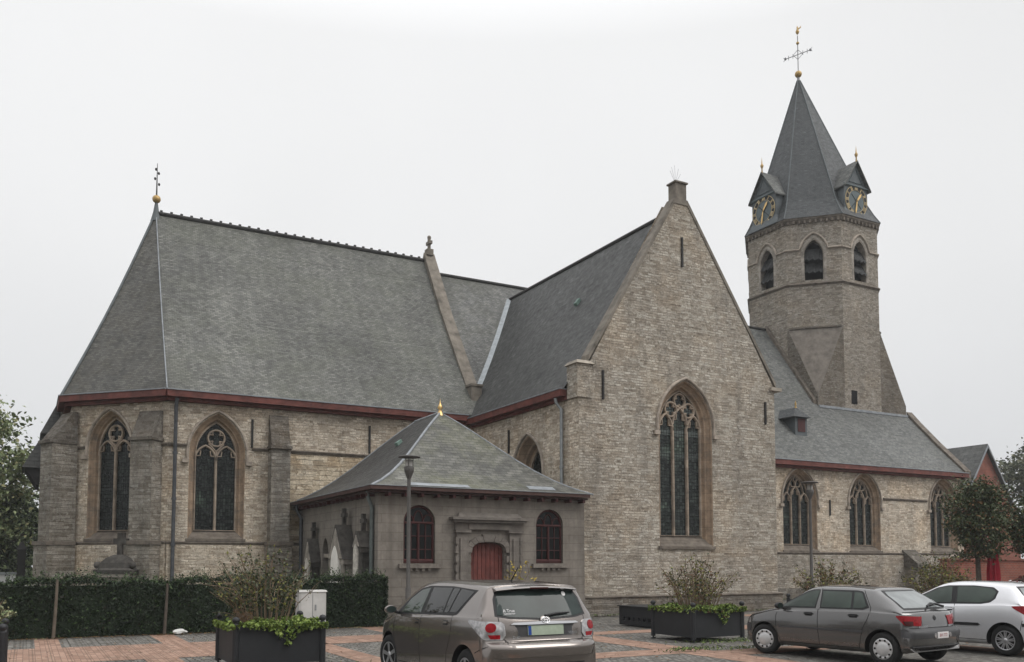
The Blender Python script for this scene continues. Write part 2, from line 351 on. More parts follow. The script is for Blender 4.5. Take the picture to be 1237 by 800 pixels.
# ------------------------------------------------------------------ mesh helpers
class MB:
    def __init__(self): self.v, self.f, self.mi, self.sm = [], [], [], []
    def add(self, vs, fs, mi=0, smooth=False):
        b = len(self.v)
        self.v += [tuple(x) for x in vs]
        for f in fs:
            self.f.append(tuple(b + i for i in f)); self.mi.append(mi); self.sm.append(smooth)
    def poly(self, pts, mi=0): self.add(pts, [tuple(range(len(pts)))], mi)
    def box(self, x0, x1, y0, y1, z0, z1, mi=0):
        self.obox(Vector((0, 0, 0)), (1, 0), x0, x1, y0, y1, z0, z1, mi)
    def obox(self, O, d, u0, u1, w0, w1, z0, z1, mi=0):
        """oriented box: u along d, w along the outward normal's opposite (left of d)"""
        d = Vector((d[0], d[1], 0)).normalized(); n = Vector((-d.y, d.x, 0)); O = Vector((O[0], O[1], 0))
        P = [O + d * u + n * w + Vector((0, 0, z)) for z in (z0, z1) for (u, w) in ((u0, w0), (u1, w0), (u1, w1), (u0, w1))]
        self.add(P, [(3, 2, 1, 0), (4, 5, 6, 7), (0, 1, 5, 4), (1, 2, 6, 5), (2, 3, 7, 6), (3, 0, 4, 7)], mi)
    def hexa(self, lo, hi, mi=0):
        """prism between two loops of n points (lo counter-clockwise from above)"""
        n = len(lo)
        self.add(list(lo) + list(hi), [tuple(reversed(range(n))), tuple(range(n, 2 * n))] + [(i, (i + 1) % n, n + (i + 1) % n, n + i) for i in range(n)], mi)
    def tube(self, pts, r, n=10, mi=0, caps=True, smooth=True):
        pts = [Vector(p) for p in pts]
        rs = r if hasattr(r, '__len__') else [r] * len(pts)
        rings = []
        t0 = (pts[1] - pts[0]).normalized()
        ref = Vector((0, 0, 1)) if abs(t0.z) < 0.9 else Vector((1, 0, 0))
        a = t0.cross(ref).normalized()
        for i, p in enumerate(pts):
            t = (pts[min(i + 1, len(pts) - 1)] - pts[max(i - 1, 0)]).normalized()
            a = (a - t * a.dot(t)).normalized(); b = t.cross(a)
            rings.append([p + (a * math.cos(2 * math.pi * k / n) + b * math.sin(2 * math.pi * k / n)) * rs[i] for k in range(n)])
        vs = [q for r_ in rings for q in r_]
        fs = [(i * n + k, i * n + (k + 1) % n, (i + 1) * n + (k + 1) % n, (i + 1) * n + k) for i in range(len(pts) - 1) for k in range(n)]
        self.add(vs, fs, mi, smooth)
        if caps:
            self.add(rings[0], [tuple(reversed(range(n)))], mi); self.add(rings[-1], [tuple(range(n))], mi)
    def lathe(self, prof, c, n=20, mi=0, axis='z', smooth=True):
        """prof: list of (r, h) from bottom to top"""
        c = Vector(c); vs = []
        for r, h in prof:
            for k in range(n):
                a = 2 * math.pi * k / n
                q = (r * math.cos(a), r * math.sin(a), h)
                if axis == 'y': q = (q[0], q[2], -q[1])
                if axis == 'x': q = (q[2], q[0], q[1])
                vs.append(c + Vector(q))
        fs = [(i * n + k, i * n + (k + 1) % n, (i + 1) * n + (k + 1) % n, (i + 1) * n + k) for i in range(len(prof) - 1) for k in range(n)]
        self.add(vs, fs, mi, smooth)
        if prof[0][0] > 1e-4: self.add(vs[:n], [tuple(reversed(range(n)))], mi)
        if prof[-1][0] > 1e-4: self.add(vs[-n:], [tuple(range(n))], mi)
    def ball(self, c, r, n=12, mi=0, sz=1.0):
        self.lathe([(max(1e-5, r * math.sin(math.pi * i / 8)), -r * sz * math.cos(math.pi * i / 8)) for i in range(9)], c, n, mi)
    def mesh(self, name):
        me = bpy.data.meshes.new(name)
        me.from_pydata(self.v, [], self.f)
        nf = len(self.f)
        me.polygons.foreach_set('material_index', self.mi)
        me.polygons.foreach_set('use_smooth', self.sm)
        uvl = me.uv_layers.new(name='UVMap')
        uvs = []
        for f in self.f:
            P = [Vector(self.v[i]) for i in f]
            n = Vector((0, 0, 0))
            for i in range(len(P)): n += P[i].cross(P[(i + 1) % len(P)])
            if n.length < 1e-12: n = Vector((0, 0, 1))
            n.normalize()
            if abs(n.z) > 0.995:
                uvs += [(q.x, q.y) for q in P]
            else:
                t = Vector((-n.y, n.x, 0)).normalized(); b = n.cross(t)
                uvs += [(q.dot(t), q.dot(b)) for q in P]
        uvl.data.foreach_set('uv', [c for uv in uvs for c in uv])
        me.validate(); me.update()
        return me
    def build(self, name, mats, parent=None):
        me = self.mesh(name)
        for m in (mats if isinstance(mats, (list, tuple)) else [mats]): me.materials.append(M[m] if isinstance(m, str) else m)
        o = bpy.data.objects.new(name, me)
        COL.objects.link(o)
        if parent is not None: adopt(o, parent)
        return o

def world_loc(o):
    l = Vector((0, 0, 0))
    while o is not None:
        if o.type == 'EMPTY': l = l + o.location
        o = o.parent
    return l
def adopt(o, parent):
    o.parent = parent
    if parent.type == 'EMPTY': o.matrix_parent_inverse = Matrix.Translation(-parent.location)
def thing(name, label, cat, loc=(0, 0, 0), group=None):
    o = bpy.data.objects.new(name, None); COL.objects.link(o)
    o.location = loc; o.empty_display_size = 0.3
    o['label'] = label; o['category'] = cat
    if group: o['group'] = group
    return o
def tag(o, label, cat, group=None):
    o['label'] = label; o['category'] = cat
    if group: o['group'] = group
    return o
def setting(o, kind='structure'):
    o['kind'] = kind; return o
def dup(root, loc=None, rotz=None, label=None):
    r = root.copy(); COL.objects.link(r)
    if loc is not None: r.location = loc
    if rotz is not None: r.rotation_euler = (0, 0, rotz)
    if label: r['label'] = label
    for ch in list(root.children):
        c = ch.copy(); COL.objects.link(c); c.parent = r
        for g in ch.children:
            d = g.copy(); COL.objects.link(d); d.parent = c
    return r

class Fr:
    """a vertical wall frame: u along d, z up, w into the wall (outward normal is to the right of d)"""
    def __init__(s, O, d):
        s.O = Vector((O[0], O[1], 0)); s.d = Vector((d[0], d[1], 0)).normalized(); s.n = Vector((s.d.y, -s.d.x, 0))
    def p(s, u, z, w=0.0): return s.O + s.d * u + Vector((0, 0, z)) - s.n * w

def facade(mb, fr, outline, holes=(), w=0.0, mi=0):
    loops = [[Vector((u, z, 0)) for u, z in L] for L in [outline] + list(holes)]
    flat = [q for L in loops for q in L]
    tris = tessellate_polygon(loops)
    fs = []
    for t in tris:
        a, b, c = (flat[i] for i in t)
        cr_ = (b - a).cross(c - a).z
        if abs(cr_) < 1e-9: continue
        fs.append(tuple(t) if cr_ > 0 else tuple(reversed(t)))
    mb.add([fr.p(q.x, q.y, w) for q in flat], fs, mi)

def arch_half(a, rise, n=10):
    """right half of a pointed (or round) arch from (a,0) up to (0,rise)"""
    k = (rise * rise - a * a) / (2 * a)
    Rr = a + k
    th = math.atan2(rise, k)
    return [(-k + Rr * math.cos(th * i / n), Rr * math.sin(th * i / n)) for i in range(n + 1)]
def arch_outline(uc, a, z0, zs, rise, n=10):
    h = arch_half(a, rise, n)
    r_ = [(uc + x, zs + y) for x, y in h]
    l_ = [(uc - x, zs + y) for x, y in reversed(h[:-1])]
    return [(uc - a, z0), (uc + a, z0)] + r_ + l_
def arch_w(z, a, zs, rise):
    if z <= zs: return a
    k = (rise * rise - a * a) / (2 * a); Rr = a + k
    q = Rr * Rr - (z - zs) ** 2
    return max(0.0, math.sqrt(max(q, 0)) - k)

def ribbon(mb, fr, pts, width, w0, w1, mi=0, closed=False):
    """a bar of rectangular section running along a polyline in the wall plane, with a chamfered front"""
    P = [Vector((u, z)) for u, z in pts]
    n = len(P)
    L, Rr, Lc, Rc = [], [], [], []
    for i in range(n):
        a = P[i - 1] if (i > 0 or closed) else P[i]
        b = P[(i + 1) % n] if (i < n - 1 or closed) else P[i]
        t = (b - a)
        t = t.normalized() if t.length > 1e-9 else Vector((1, 0))
        nn = Vector((-t.y, t.x))
        L.append(P[i] + nn * width / 2); Rr.append(P[i] - nn * width / 2)
        Lc.append(P[i] + nn * width / 5); Rc.append(P[i] - nn * width / 5)
    wm = w0 + min(0.4 * width, 0.6 * (w1 - w0))
    vs = [fr.p(q.x, q.y, w1) for q in L] + [fr.p(q.x, q.y, wm) for q in L] + [fr.p(q.x, q.y, w0) for q in Lc] + \
         [fr.p(q.x, q.y, w0) for q in Rc] + [fr.p(q.x, q.y, wm) for q in Rr] + [fr.p(q.x, q.y, w1) for q in Rr]
    fs = []
    for i in range(n if closed else n - 1):
        j = (i + 1) % n
        for k in range(5): fs.append((k * n + j, k * n + i, (k + 1) * n + i, (k + 1) * n + j))
    if not closed:
        fs.append(tuple(k * n for k in range(6))); fs.append(tuple(k * n + n - 1 for k in reversed(range(6))))
    mb.add(vs, fs, mi)

def circ(cx, cz, r, n=20): return [(cx + r * math.cos(2 * math.pi * i / n), cz + r * math.sin(2 * math.pi * i / n)) for i in range(n)]
def foil(mb, fr, cx, cz, r, k, wd, w0, w1, rot=90):
    ribbon(mb, fr, circ(cx, cz, r, 22), wd, w0, w1, closed=True)
    for i in range(k):
        a = R(rot + 360 / k * (i + 0.5))
        tip = (cx + 0.52 * r * math.cos(a), cz + 0.52 * r * math.sin(a))
        for s in (-1, 1):
            b = a + s * math.pi / k * 0.8
            m_ = (cx + 0.80 * r * math.cos(a + s * 0.16), cz + 0.72 * r * math.sin(a + s * 0.16))
            ribbon(mb, fr, [tip, m_, (cx + r * math.cos(b * 0.6 + a * 0.4), cz + r * math.sin(b * 0.6 + a * 0.4))], wd * 0.7, w0 + 0.02, w1)

def tracery(mb, fr, uc, a, z0, zs, rise, style, w0, w1, mw):
    def clip(pts): 
        out = []
        for u, z in pts:
            m = max(arch_w(z, a, zs, rise) - mw * 0.15, 0.0)
            z = min(z, zs + rise - 0.03)
            out.append((uc + max(-m, min(m, u)), z))
        return out
    def light(c, hw, zh, h):
        hh = arch_half(hw, h, 6)
        ribbon(mb, fr, clip([(c + x, zh + y) for x, y in hh] + [(c - x, zh + y) for x, y in reversed(hh[:-1])]), mw * 0.85, w0, w1)
        for s in (-1, 1):       # cusps
            ribbon(mb, fr, clip([(c + s * hw * 0.98, zh + h * 0.28), (c + s * hw * 0.5, zh + h * 0.3), (c + s * hw * 0.45, zh + h * 0.62), (c + s * hw * 0.62, zh + h * 0.66)]), mw * 0.5, w0 + 0.03, w1)
    if style == 'two':
        ribbon(mb, fr, clip([(0, z0), (0, zs + 0.02), (0, zs + 0.1)]), mw, w0, w1)
        for s in (-1, 1): light(s * a / 2, a / 2, zs - 0.22, a * 0.72)
        cz = zs + rise * 0.5; r_ = a * 0.4
        foil(mb, fr, uc, cz, r_, 4, mw * 0.75, w0, w1, 0)
        ribbon(mb, fr, clip([(0, zs + 0.1), (-a * 0.36, cz - r_ * 0.7)]), mw * 0.7, w0, w1)
        ribbon(mb, fr, clip([(0, zs + 0.1), (a * 0.36, cz - r_ * 0.7)]), mw * 0.7, w0, w1)
    if style == 'three':
        for s in (-1, 1): ribbon(mb, fr, clip([(s * a / 3, z0), (s * a / 3, zs)]), mw, w0, w1)
        for c, up in ((-2 * a / 3, -0.12), (2 * a / 3, -0.12), (0, 0.12)): light(c, a / 3, zs + up, a * 0.62)
        foil(mb, fr, uc - a * 0.42, zs + rise * 0.47, a * 0.27, 4, mw * 0.7, w0, w1)
        foil(mb, fr, uc + a * 0.42, zs + rise * 0.47, a * 0.27, 4, mw * 0.7, w0, w1)
        foil(mb, fr, uc, zs + rise * 0.72, a * 0.26, 3, mw * 0.7, w0, w1)
    if style == 'flow':
        for s in (-1, 1): ribbon(mb, fr, clip([(s * a / 3, z0), (s * a / 3, zs - 0.1), (s * a / 3, zs + 0.12)]), mw, w0, w1)
        for c, up in ((-2 * a / 3, -0.2), (2 * a / 3, -0.2), (0, 0.12)): light(c, a / 3, zs + up, a * 0.6)
        for s in (-1, 1):
            ribbon(mb, fr, clip([(0, zs + 0.12 + a * 0.6), (s * a * 0.02, zs + rise * 0.68), (s * a * 0.16, zs + rise * 0.82), (s * a * 0.1, zs + rise)]), mw * 0.7, w0, w1)
            ribbon(mb, fr, clip([(0, zs + 0.12 + a * 0.6), (s * a * 0.3, zs + rise * 0.52), (s * a * 0.42, zs + rise * 0.66), (s * a * 0.26, zs + rise * 0.84)]), mw * 0.7, w0, w1)
            ribbon(mb, fr, clip([(s * a * 0.62, zs - 0.2 + a * 0.58), (s * a * 0.5, zs + rise * 0.55), (s * a * 0.42, zs + rise * 0.66)]), mw * 0.7, w0, w1)

def gothic_window(parent, fr, uc, w, z0, zs, rise, splay, depth, style, mw=0.1, sill=0.28, hood=True, stops=True, glass='glass_leaded', surround='surround', right_extra=0.0):
    """returns the hole to cut from the wall; builds surround > tracery, glass, hood mould, sill"""
    a = w / 2
    prof = [(1.0, 0.0), (0.86, 0.035), (0.78, 0.10), (0.50, depth * 0.45), (0.34, depth * 0.5), (0.22, depth * 0.72), (0.0, depth * 0.8), (0.0, depth)]
    loops = []
    for t, w_ in prof:
        loops.append([(u, z, w_) for u, z in arch_outline(uc, a + splay * t, z0 - sill * t, zs, rise + splay * t * 1.12, 12)])
    mb = MB(); n = len(loops[0])
    for A, B in zip(loops[:-1], loops[1:]):
        vs = [fr.p(*q) for q in A] + [fr.p(*q) for q in B]
        mb.add(vs, [(i, (i + 1) % n, n + (i + 1) % n, n + i) for i in range(n) if i != 0])
    o = mb.build('window', surround, parent)
    sl = MB()
    for A, B in zip(loops[:-1], loops[1:]):
        sl.poly([fr.p(*A[0]), fr.p(*A[1]), fr.p(*B[1]), fr.p(*B[0])])
    sl.obox(fr.O, fr.d, uc - a - splay - 0.06, uc + a + splay + 0.06, -0.07, 0.0, z0 - sill - 0.1, z0 - sill - 0.003)
    sl.build('sill', 'string', o)
    tb = MB(); tracery(tb, fr, uc, a, z0 + 0.01, zs, rise, style, depth - 0.16, depth - 0.01, mw)
    # an inner frame round the opening
    ribbon(tb, fr, arch_outline(uc, a - mw * 0.25, z0 + mw * 0.25, zs, rise - mw * 0.3, 12), mw * 0.6, depth - 0.14, depth - 0.012, closed=True)
    tb.build('tracery', 'tracery', o)
    gb = MB(); facade(gb, fr, arch_outline(uc, a, z0, zs, rise, 12), (), depth - 0.05)
    gb.build('glass', glass, o)
    if hood:
        hb = MB()
        ah = a + splay + 0.07
        hh = arch_half(ah, rise + splay * 1.12 + 0.09, 14)
        pts = [(uc + x, zs + y) for x, y in hh] + [(uc - x, zs + y) for x, y in reversed(hh[:-1])]
        pts = [(pts[0][0], zs - 0.25)] + pts + [(pts[-1][0], zs - 0.25)]
        ribbon(hb, fr, pts, 0.10, -0.09, 0.02)
        if stops:
            for s in (-1, 1): hb.obox(fr.O, fr.d, uc + s * (ah + 0.06) - 0.11, uc + s * (ah + 0.06) + 0.11, -0.13, 0.01, zs - 0.38, zs - 0.24)
        hb.build('hood_mould', 'hood', o)
    return arch_outline(uc, a + splay, z0 - sill, zs, rise + splay * 1.12, 12)

def string_course(parent, fr, u0, u1, z, h=0.14, out=0.11, mat='string', name='string_course'):
    mb = MB()
    prof = [(-0.0, z - h / 2), (out * 0.55, z - h / 2), (out, z + h * 0.1), (out, z + h * 0.22), (0.0, z + h / 2)]
    A = [fr.p(u0, zz, -o) for o, zz in prof]; B = [fr.p(u1, zz, -o) for o, zz in prof]
    n = len(prof)
    mb.add(A + B, [(i, n + i, n + i + 1, i + 1) for i in range(n - 1)] + [tuple(range(n)), tuple(reversed(range(n, 2 * n)))])
    return mb.build(name, mat, parent)

def buttress(parent, fr, u0, u1, out, ztop_front, ztop_back, zstr, plinth=True):
    """wall pier with a sloped weathering on top and a plinth step"""
    mb = MB(); mb.obox(fr.O, fr.d, u0, u1, -out, 0.05, 0, ztop_front)
    if plinth:
        mb.obox(fr.O, fr.d, u0 - 0.09, u1 + 0.09, -out - 0.1, 0.04, 0, zstr - 0.07)
    o = mb.build('buttress', 'stone_dark', parent)
    cb = MB()
    P = lambda u, w, z: fr.p(u, z, w)
    e = 0.05
    lo = [P(u0 - e, -out - 0.09, ztop_front), P(u1 + e, -out - 0.09, ztop_front), P(u1 + e, 0.04, ztop_front), P(u0 - e, 0.04, ztop_front)]
    md = [P(u0 - e, -out - 0.09, ztop_front + 0.12), P(u1 + e, -out - 0.09, ztop_front + 0.12), P(u1 + e, 0.04, ztop_front + 0.12), P(u0 - e, 0.04, ztop_front + 0.12)]
    cb.hexa(lo, md)
    lo2 = [P(u0, -out, ztop_front + 0.12), P(u1, -out, ztop_front + 0.12), P(u1, 0.04, ztop_front + 0.12), P(u0, 0.04, ztop_front + 0.12)]
    hi2 = [P(u0, -0.12, ztop_back), P(u1, -0.12, ztop_back), P(u1, 0.04, ztop_back), P(u0, 0.04, ztop_back)]
    cb.hexa(lo2, hi2)
    cb.build('weathering', 'slope_cap', o)
    if plinth:
        sb = MB(); sb.obox(fr.O, fr.d, u0 - 0.13, u1 + 0.13, -out - 0.15, 0.03, zstr - 0.07, zstr + 0.07)
        sb.build('string_course', 'string', o)
    return o

def downpipe(parent, pts, r=0.055, mat='pipe', name='downpipe'):
    mb = MB(); mb.tube(pts, r, 10)
    a, b = Vector(pts[-2]), Vector(pts[-1])
    L = (b - a).length
    k = max(1, int(L / 1.8))
    for i in range(1, k + 1):
        c = a + (b - a) * (i / (k + 0.5))
        mb.lathe([(r * 1.35, -0.04), (r * 1.35, 0.04)], c, 10)
    return mb.build(name, mat, parent)

def finial_cross(mb, x, y, z0, z1, arm, mi=0, gold=1):
    mb.tube([(x, y, z0), (x, y, z1)], 0.035, 8, mi)

# ------------------------------------------------------------------ THE CHURCH
church = thing('church', 'big gothic stone church with slate roofs, tall gabled transept and an octagonal clock tower', 'church', (20.7, 38.7, 0))
CX0, CY0, CW = 4.3, 33.2, 5.5                    # apse corner, south wall of the chancel, half width
AX = CY0 + CW
C0 = Vector((4.3, 33.2)); C1 = Vector((1.3, 36.2)); C2 = Vector((1.3, 41.2)); C3 = Vector((4.3, 44.2))
ZE = 7.72
fr_s = Fr((4.3, 33.2), (1, 0))
fr_a = Fr(C1, C0 - C1)
LA = (C0 - C1).length
fr_e = Fr(C2, C1 - C2)
fr_ne = Fr(C3, C2 - C3)

h_s = gothic_window(church, fr_s, 1.68, 1.48, 2.95, 5.75, 1.2, 0.24, 0.42, 'two', 0.09)
h_a = gothic_window(church, fr_a, 1.74, 1.45, 2.95, 5.95, 1.15, 0.19, 0.42, 'two', 0.09)
mb = MB()
facade(mb, fr_s, [(0, 0), (12.2, 0), (12.2, ZE), (0, ZE)], [h_s])
facade(mb, fr_a, [(0, 0), (LA, 0), (LA, ZE), (0, ZE)], [h_a])
facade(mb, fr_e, [(0, 0), ((C2 - C1).length, 0), ((C2 - C1).length, ZE), (0, ZE)])
facade(mb, fr_ne, [(0, 0), (LA, 0), (LA, ZE), (0, ZE)])
facade(mb, Fr((25.2, 44.2), (-1, 0)), [(0, 0), (20.9, 0), (20.9, ZE), (0, ZE)])
mb.build('chancel_wall', 'stone', church)
# ashlar patch of squared blocks beside the annex, proud of the rubble
mb = MB(); mb.obox(fr_s.O, fr_s.d, 4.25, 8.6, -0.015, 0.0, 2.6, 5.9); mb.build('ashlar_facing', 'stone_warm', church)
string_course(church, fr_s, 0.0, 12.2, 2.5)
string_course(church, fr_s, 0.0, 0.62, 6.0, 0.12, 0.09)
string_course(church, fr_s, 2.9, 12.2, 6.0, 0.12, 0.09)
string_course(church, fr_a, 0.0, LA, 2.5)
string_course(church, fr_a, 0.0, 0.72, 6.0, 0.12, 0.09); string_course(church, fr_a, 2.74, LA, 6.0, 0.12, 0.09)
string_course(church, fr_e, 0.0, 4.5, 2.5)
mb = MB()
for fr, L in ((fr_s, 12.2), (fr_a, LA), (fr_e, 4.56)):
    mb.obox(fr.O, fr.d, 0.0, L, -0.1, 0.0, 0, 2.44)
mb.build('plinth', 'stone', church)
buttress(church, fr_s, 3.5, 4.2, 0.55, 6.0, 7.3, 2.5)
buttress(church, fr_a, LA - 1.15, LA - 0.25, 0.55, 6.1, 7.2, 2.5)
bd = (Vector((1, 1)).normalized() + Vector((1, 0))).normalized()
fr_b = Fr(C1 - Vector((bd.y, -bd.x)) * 0.0, Vector((bd.y, -bd.x)))
buttress(church, fr_b, -0.45, 0.45, 0.85, 6.1, 7.3, 2.5)

# --- roofs
def roof_poly(parent, name, polys, mat):
    mb = MB()
    for P in polys: mb.poly(P)
    return mb.build(name, mat, parent)
oh = 0.33
e_s = CY0 - oh
zr = 16.3; zr2 = 15.75
apx = (4.3, AX, zr)
k = oh * math.tan(R(22.5))
E0 = (4.3 - k, CY0 - oh, 7.92); 
E1 = (C1.x - oh, C1.y - k, 7.92); E2 = (C2.x - oh, C2.y + k, 7.92); E3 = (4.3 - k, 44.2 + oh, 7.92)
def bell(A, B, T, n=7, sag=0.28):
    """a slightly hollow roof slope between an eave edge A-B and the point T"""
    rows = []
    for i in range(n + 1):
        t = i / n
        d = -sag * math.sin(math.pi * t) if t < 1 else 0
        rows.append(tuple(tuple(a + (c - a) * t + (d if j == 2 else 0) for j, (a, c) in enumerate(zip(P, T))) for P in (A, B)))
    return rows
mb = MB()
for A, B in ((E1, E0), (E2, E1), (E3, E2)):
    rows = bell(A, B, apx)
    for r0, r1 in zip(rows[:-1], rows[1:]): mb.poly([r0[0], r0[1], r1[1], r1[0]] if r1[0] != r1[1] else [r0[0], r0[1], r1[0]])
mb.build('apse_roof', 'slate_apse', church)
# south slope in strips (a very slight hollow like the hip)
mb = MB()
XE = 16.62
def strip_slope(mb, xa, xb, ya, za, yb, zb, n=7, sag=0.28):
    for i in range(n):
        t0, t1 = i / n, (i + 1) / n
        f = lambda t: (ya + (yb - ya) * t, za + (zb - za) * t - sag * math.sin(math.pi * t))
        (y0, z0), (y1, z1) = f(t0), f(t1)
        x0 = xa[0] + (xa[1] - xa[0]) * t0; x1 = xa[0] + (xa[1] - xa[0]) * t1
        mb.poly([(x0, y0, z0), (xb, y0, z0), (xb, y1, z1), (x1, y1, z1)])
strip_slope(mb, (E0[0], 4.3), XE, e_s, 7.92, AX, zr)
mb.poly([(XE, 44.2 + oh, 7.92), (E0[0], 44.2 + oh, 7.92), (4.3, AX, zr), (XE, AX, zr)])
mb.build('chancel_roof', 'slate_chancel', church)
mb = MB()
mb.tube([(4.3, AX, zr + 0.02), (XE, AX, zr + 0.02)], 0.10, 8, smooth=False)
for i in range(31):
    x = 4.5 + i * 0.4
    mb.box(x - 0.05, x + 0.05, AX - 0.05, AX + 0.05, zr + 0.08, zr + 0.17)
mb.build('ridge_tiles', 'ridge', church)
mb = MB()
rows = bell(E1, E0, apx)
mb.tube([(r[1][0] - 0.0, r[1][1] - 0.02, r[1][2] + 0.01) for r in rows], 0.024, 6)
mb.build('hip_flashing', 'lead', church)
mb = MB()
mb.tube([(r[0][0] - 0.02, r[0][1], r[0][2] + 0.02) for r in rows], 0.05, 6)
mb.build('hip_flashing', 'lead_dark', church)
# finial of the apse: lead collar, gilt ball, iron spike with small leaves
mb = MB(); mb.lathe([(0.22, -0.35), (0.12, 0.05), (0.06, 0.45)], (4.3, AX, zr), 12)
o = mb.build('roof_finial', 'lead_dark', church)
mb = MB(); mb.ball((4.3, AX, zr + 0.62), 0.17, 14); mb.build('ball', 'gold_dull', o)
mb = MB(); mb.tube([(4.3, AX, zr + 0.75), (4.3, AX, zr + 2.15)], [0.035, 0.012], 6)
for z, dx in ((1.25, 0.09), (1.5, -0.08), (1.72, 0.07), (1.9, -0.05)):
    mb.ball((4.3 + dx * 0.877, AX - dx * 0.48, zr + z), 0.045, 6, sz=1.5)
mb.build('spike', 'iron', o)

# --- coped wall between chancel and crossing
def coping(parent, pts, thick, wid, mat='coping', name='coping'):
    """pts: list of (x,y,z) along the slope, wid along the wall thickness direction given as vector"""
    mb = MB(); wv = Vector(wid)
    P = [Vector(p) for p in pts]
    lo = [q - wv / 2 for q in P] + [q + wv / 2 for q in P]
    n = len(P)
    up = Vector((0, 0, thick))
    vs = [q - wv / 2 - up for q in P] + [q - wv / 2 for q in P] + [q + wv / 2 for q in P] + [q + wv / 2 - up for q in P]
    fs = []
    for i in range(n - 1):
        for a in range(4):
            b = (a + 1) % 4
            fs.append((a * n + i, a * n + i + 1, b * n + i + 1, b * n + i))
    fs += [(0, n, 2 * n, 3 * n), (4 * n - 1, 3 * n - 1, 2 * n - 1, n - 1)]
    mb.add(vs, fs)
    return mb.build(name, mat, parent)
cp = coping(church, [(16.62, 33.6, 8.9), (16.62, 34.6, 10.35), (16.62, 36.6, 13.25), (16.62, AX, 16.72), (16.62, 40.8, 13.25), (16.62, 43.6, 8.9)], 0.75, (0.55, 0, 0))
mb = MB(); mb.box(16.36, 16.85, 33.45, 33.95, 8.0, 9.3); mb.box(16.31, 16.9, 33.4, 34.0, 9.303, 9.4)
mb.build('kneeler', 'coping', church)
mb = MB(); mb.box(16.46, 16.78, AX - 0.17, AX + 0.17, 16.6, 16.9)
mb.tube([(16.62, AX, 16.9), (16.62, AX, 17.45)], 0.08, 6, smooth=False)
mb.box(16.54, 16.7, AX - 0.22, AX + 0.22, 17.15, 17.3); mb.ball((16.62, AX, 17.5), 0.1, 8)
mb.build('stone_cross', 'coping', cp)

# --- nave and crossing roofs
NY, NE_, NZ = 31.8, 31.45, 6.88                  # nave south wall, eave line
TX, TA = 42.5, 3.72                              # tower centre, half width
XW = 46.6
mb = MB()
mb.poly([(16.62, e_s, zr2 - 1.436 * (AX - e_s)), (25.6, e_s, zr2 - 1.436 * (AX - e_s)), (25.6, AX, zr2), (16.62, AX, zr2)])
mb.poly([(25.6, 44.5, 7.4), (16.62, 44.5, 7.4), (16.62, AX, zr2), (25.6, AX, zr2)])
mb.build('crossing_roof', 'slate_nave', church)
mb = MB()
xs = [25.3, 38.78, XW]
def nave_slope(xa, xb, rows):
    for (y0, z0), (y1, z1) in zip(rows[:-1], rows[1:]): mb.poly([(xa, y0, z0), (xb, y0, z0), (xb, y1, z1), (xa, y1, z1)])
nave_slope(25.3, 38.78, [(NE_, NZ), (33.2, 8.62), (34.5, 10.02), (35.2, 10.85), (36.2, 12.25), (AX, zr2)])
nave_slope(38.78, XW, [(NE_, NZ), (33.2, 8.62), (34.5, 10.02), (35.02, 10.6)])
mb.poly([(XW, 45.95, NZ), (25.3, 45.95, NZ), (25.3, AX, zr2), (38.78, AX, zr2)])
mb.build('nave_roof', 'slate_aisle', church)
mb = MB(); mb.tube([(16.9, AX, zr2 + 0.02), (25.4, AX, zr2 + 0.02)], 0.09, 6); mb.tube([(25.4, AX, zr2 + 0.02), (38.78, AX, zr2 + 0.02)], 0.09, 6)
mb.build('ridge_tiles', 'ridge', church)
# lead flashing where the aisle roof meets the tower
mb = MB(); mb.obox((38.8, 35.0), (1, 0), 0, 7.5, -0.09, 0.03, 10.52, 10.66); mb.build('lead_flashing', 'lead', church)
# verge coping on the west end of the aisle
coping(church, [(XW + 0.05, NE_ - 0.05, NZ + 0.1), (XW + 0.05, 33.2, 8.8), (XW + 0.05, 34.5, 10.2), (XW + 0.05, 35.1, 10.9)], 0.55, (0.5, 0, 0), 'string', 'verge_coping')
coping(church, [(38.68, 35.1, 10.95), (38.68, 36.2, 12.5), (38.68, AX, 16.0)], 0.3, (0.3, 0, 0), 'string', 'verge_coping')

fr_n = Fr((25.2, NY), (1, 0)); LN = XW - 25.2
hn = []
for uc in (8.6, 13.32, 19.75):
    hn.append(gothic_window(church, fr_n, uc, 1.82, 2.7, 4.95, 1.27, 0.27, 0.42, 'flow', 0.085))
mb = MB()
facade(mb, fr_n, [(0, 0), (LN, 0), (LN, NZ - 0.1), (0, NZ - 0.1)], hn)
facade(mb, Fr((XW, NY), (0, 1)), [(0, 0), (13.8, 0), (13.8, 6.8), (3.2, 10.6), (1.4, 8.7), (0, 6.8)])
facade(mb, Fr((XW, 45.6), (-1, 0)), [(0, 0), (21.4, 0), (21.4, 6.8), (0, 6.8)])
mb.build('nave_wall', 'stone', church)
string_course(church, fr_n, 0, LN + 0.1, 2.28)
string_course(church, fr_n, 14.75, 18.3, 5.2, 0.12, 0.09)
mb = MB(); mb.obox(fr_n.O, fr_n.d, 0, LN + 0.1, -0.1, 0, 0, 2.2); mb.build('plinth', 'stone_gable', church)
mb = MB(); mb.obox(fr_n.O, fr_n.d, 0, LN + 0.1, -0.2, -0.1, 0, 0.55); mb.build('footing', 'plinth', church)
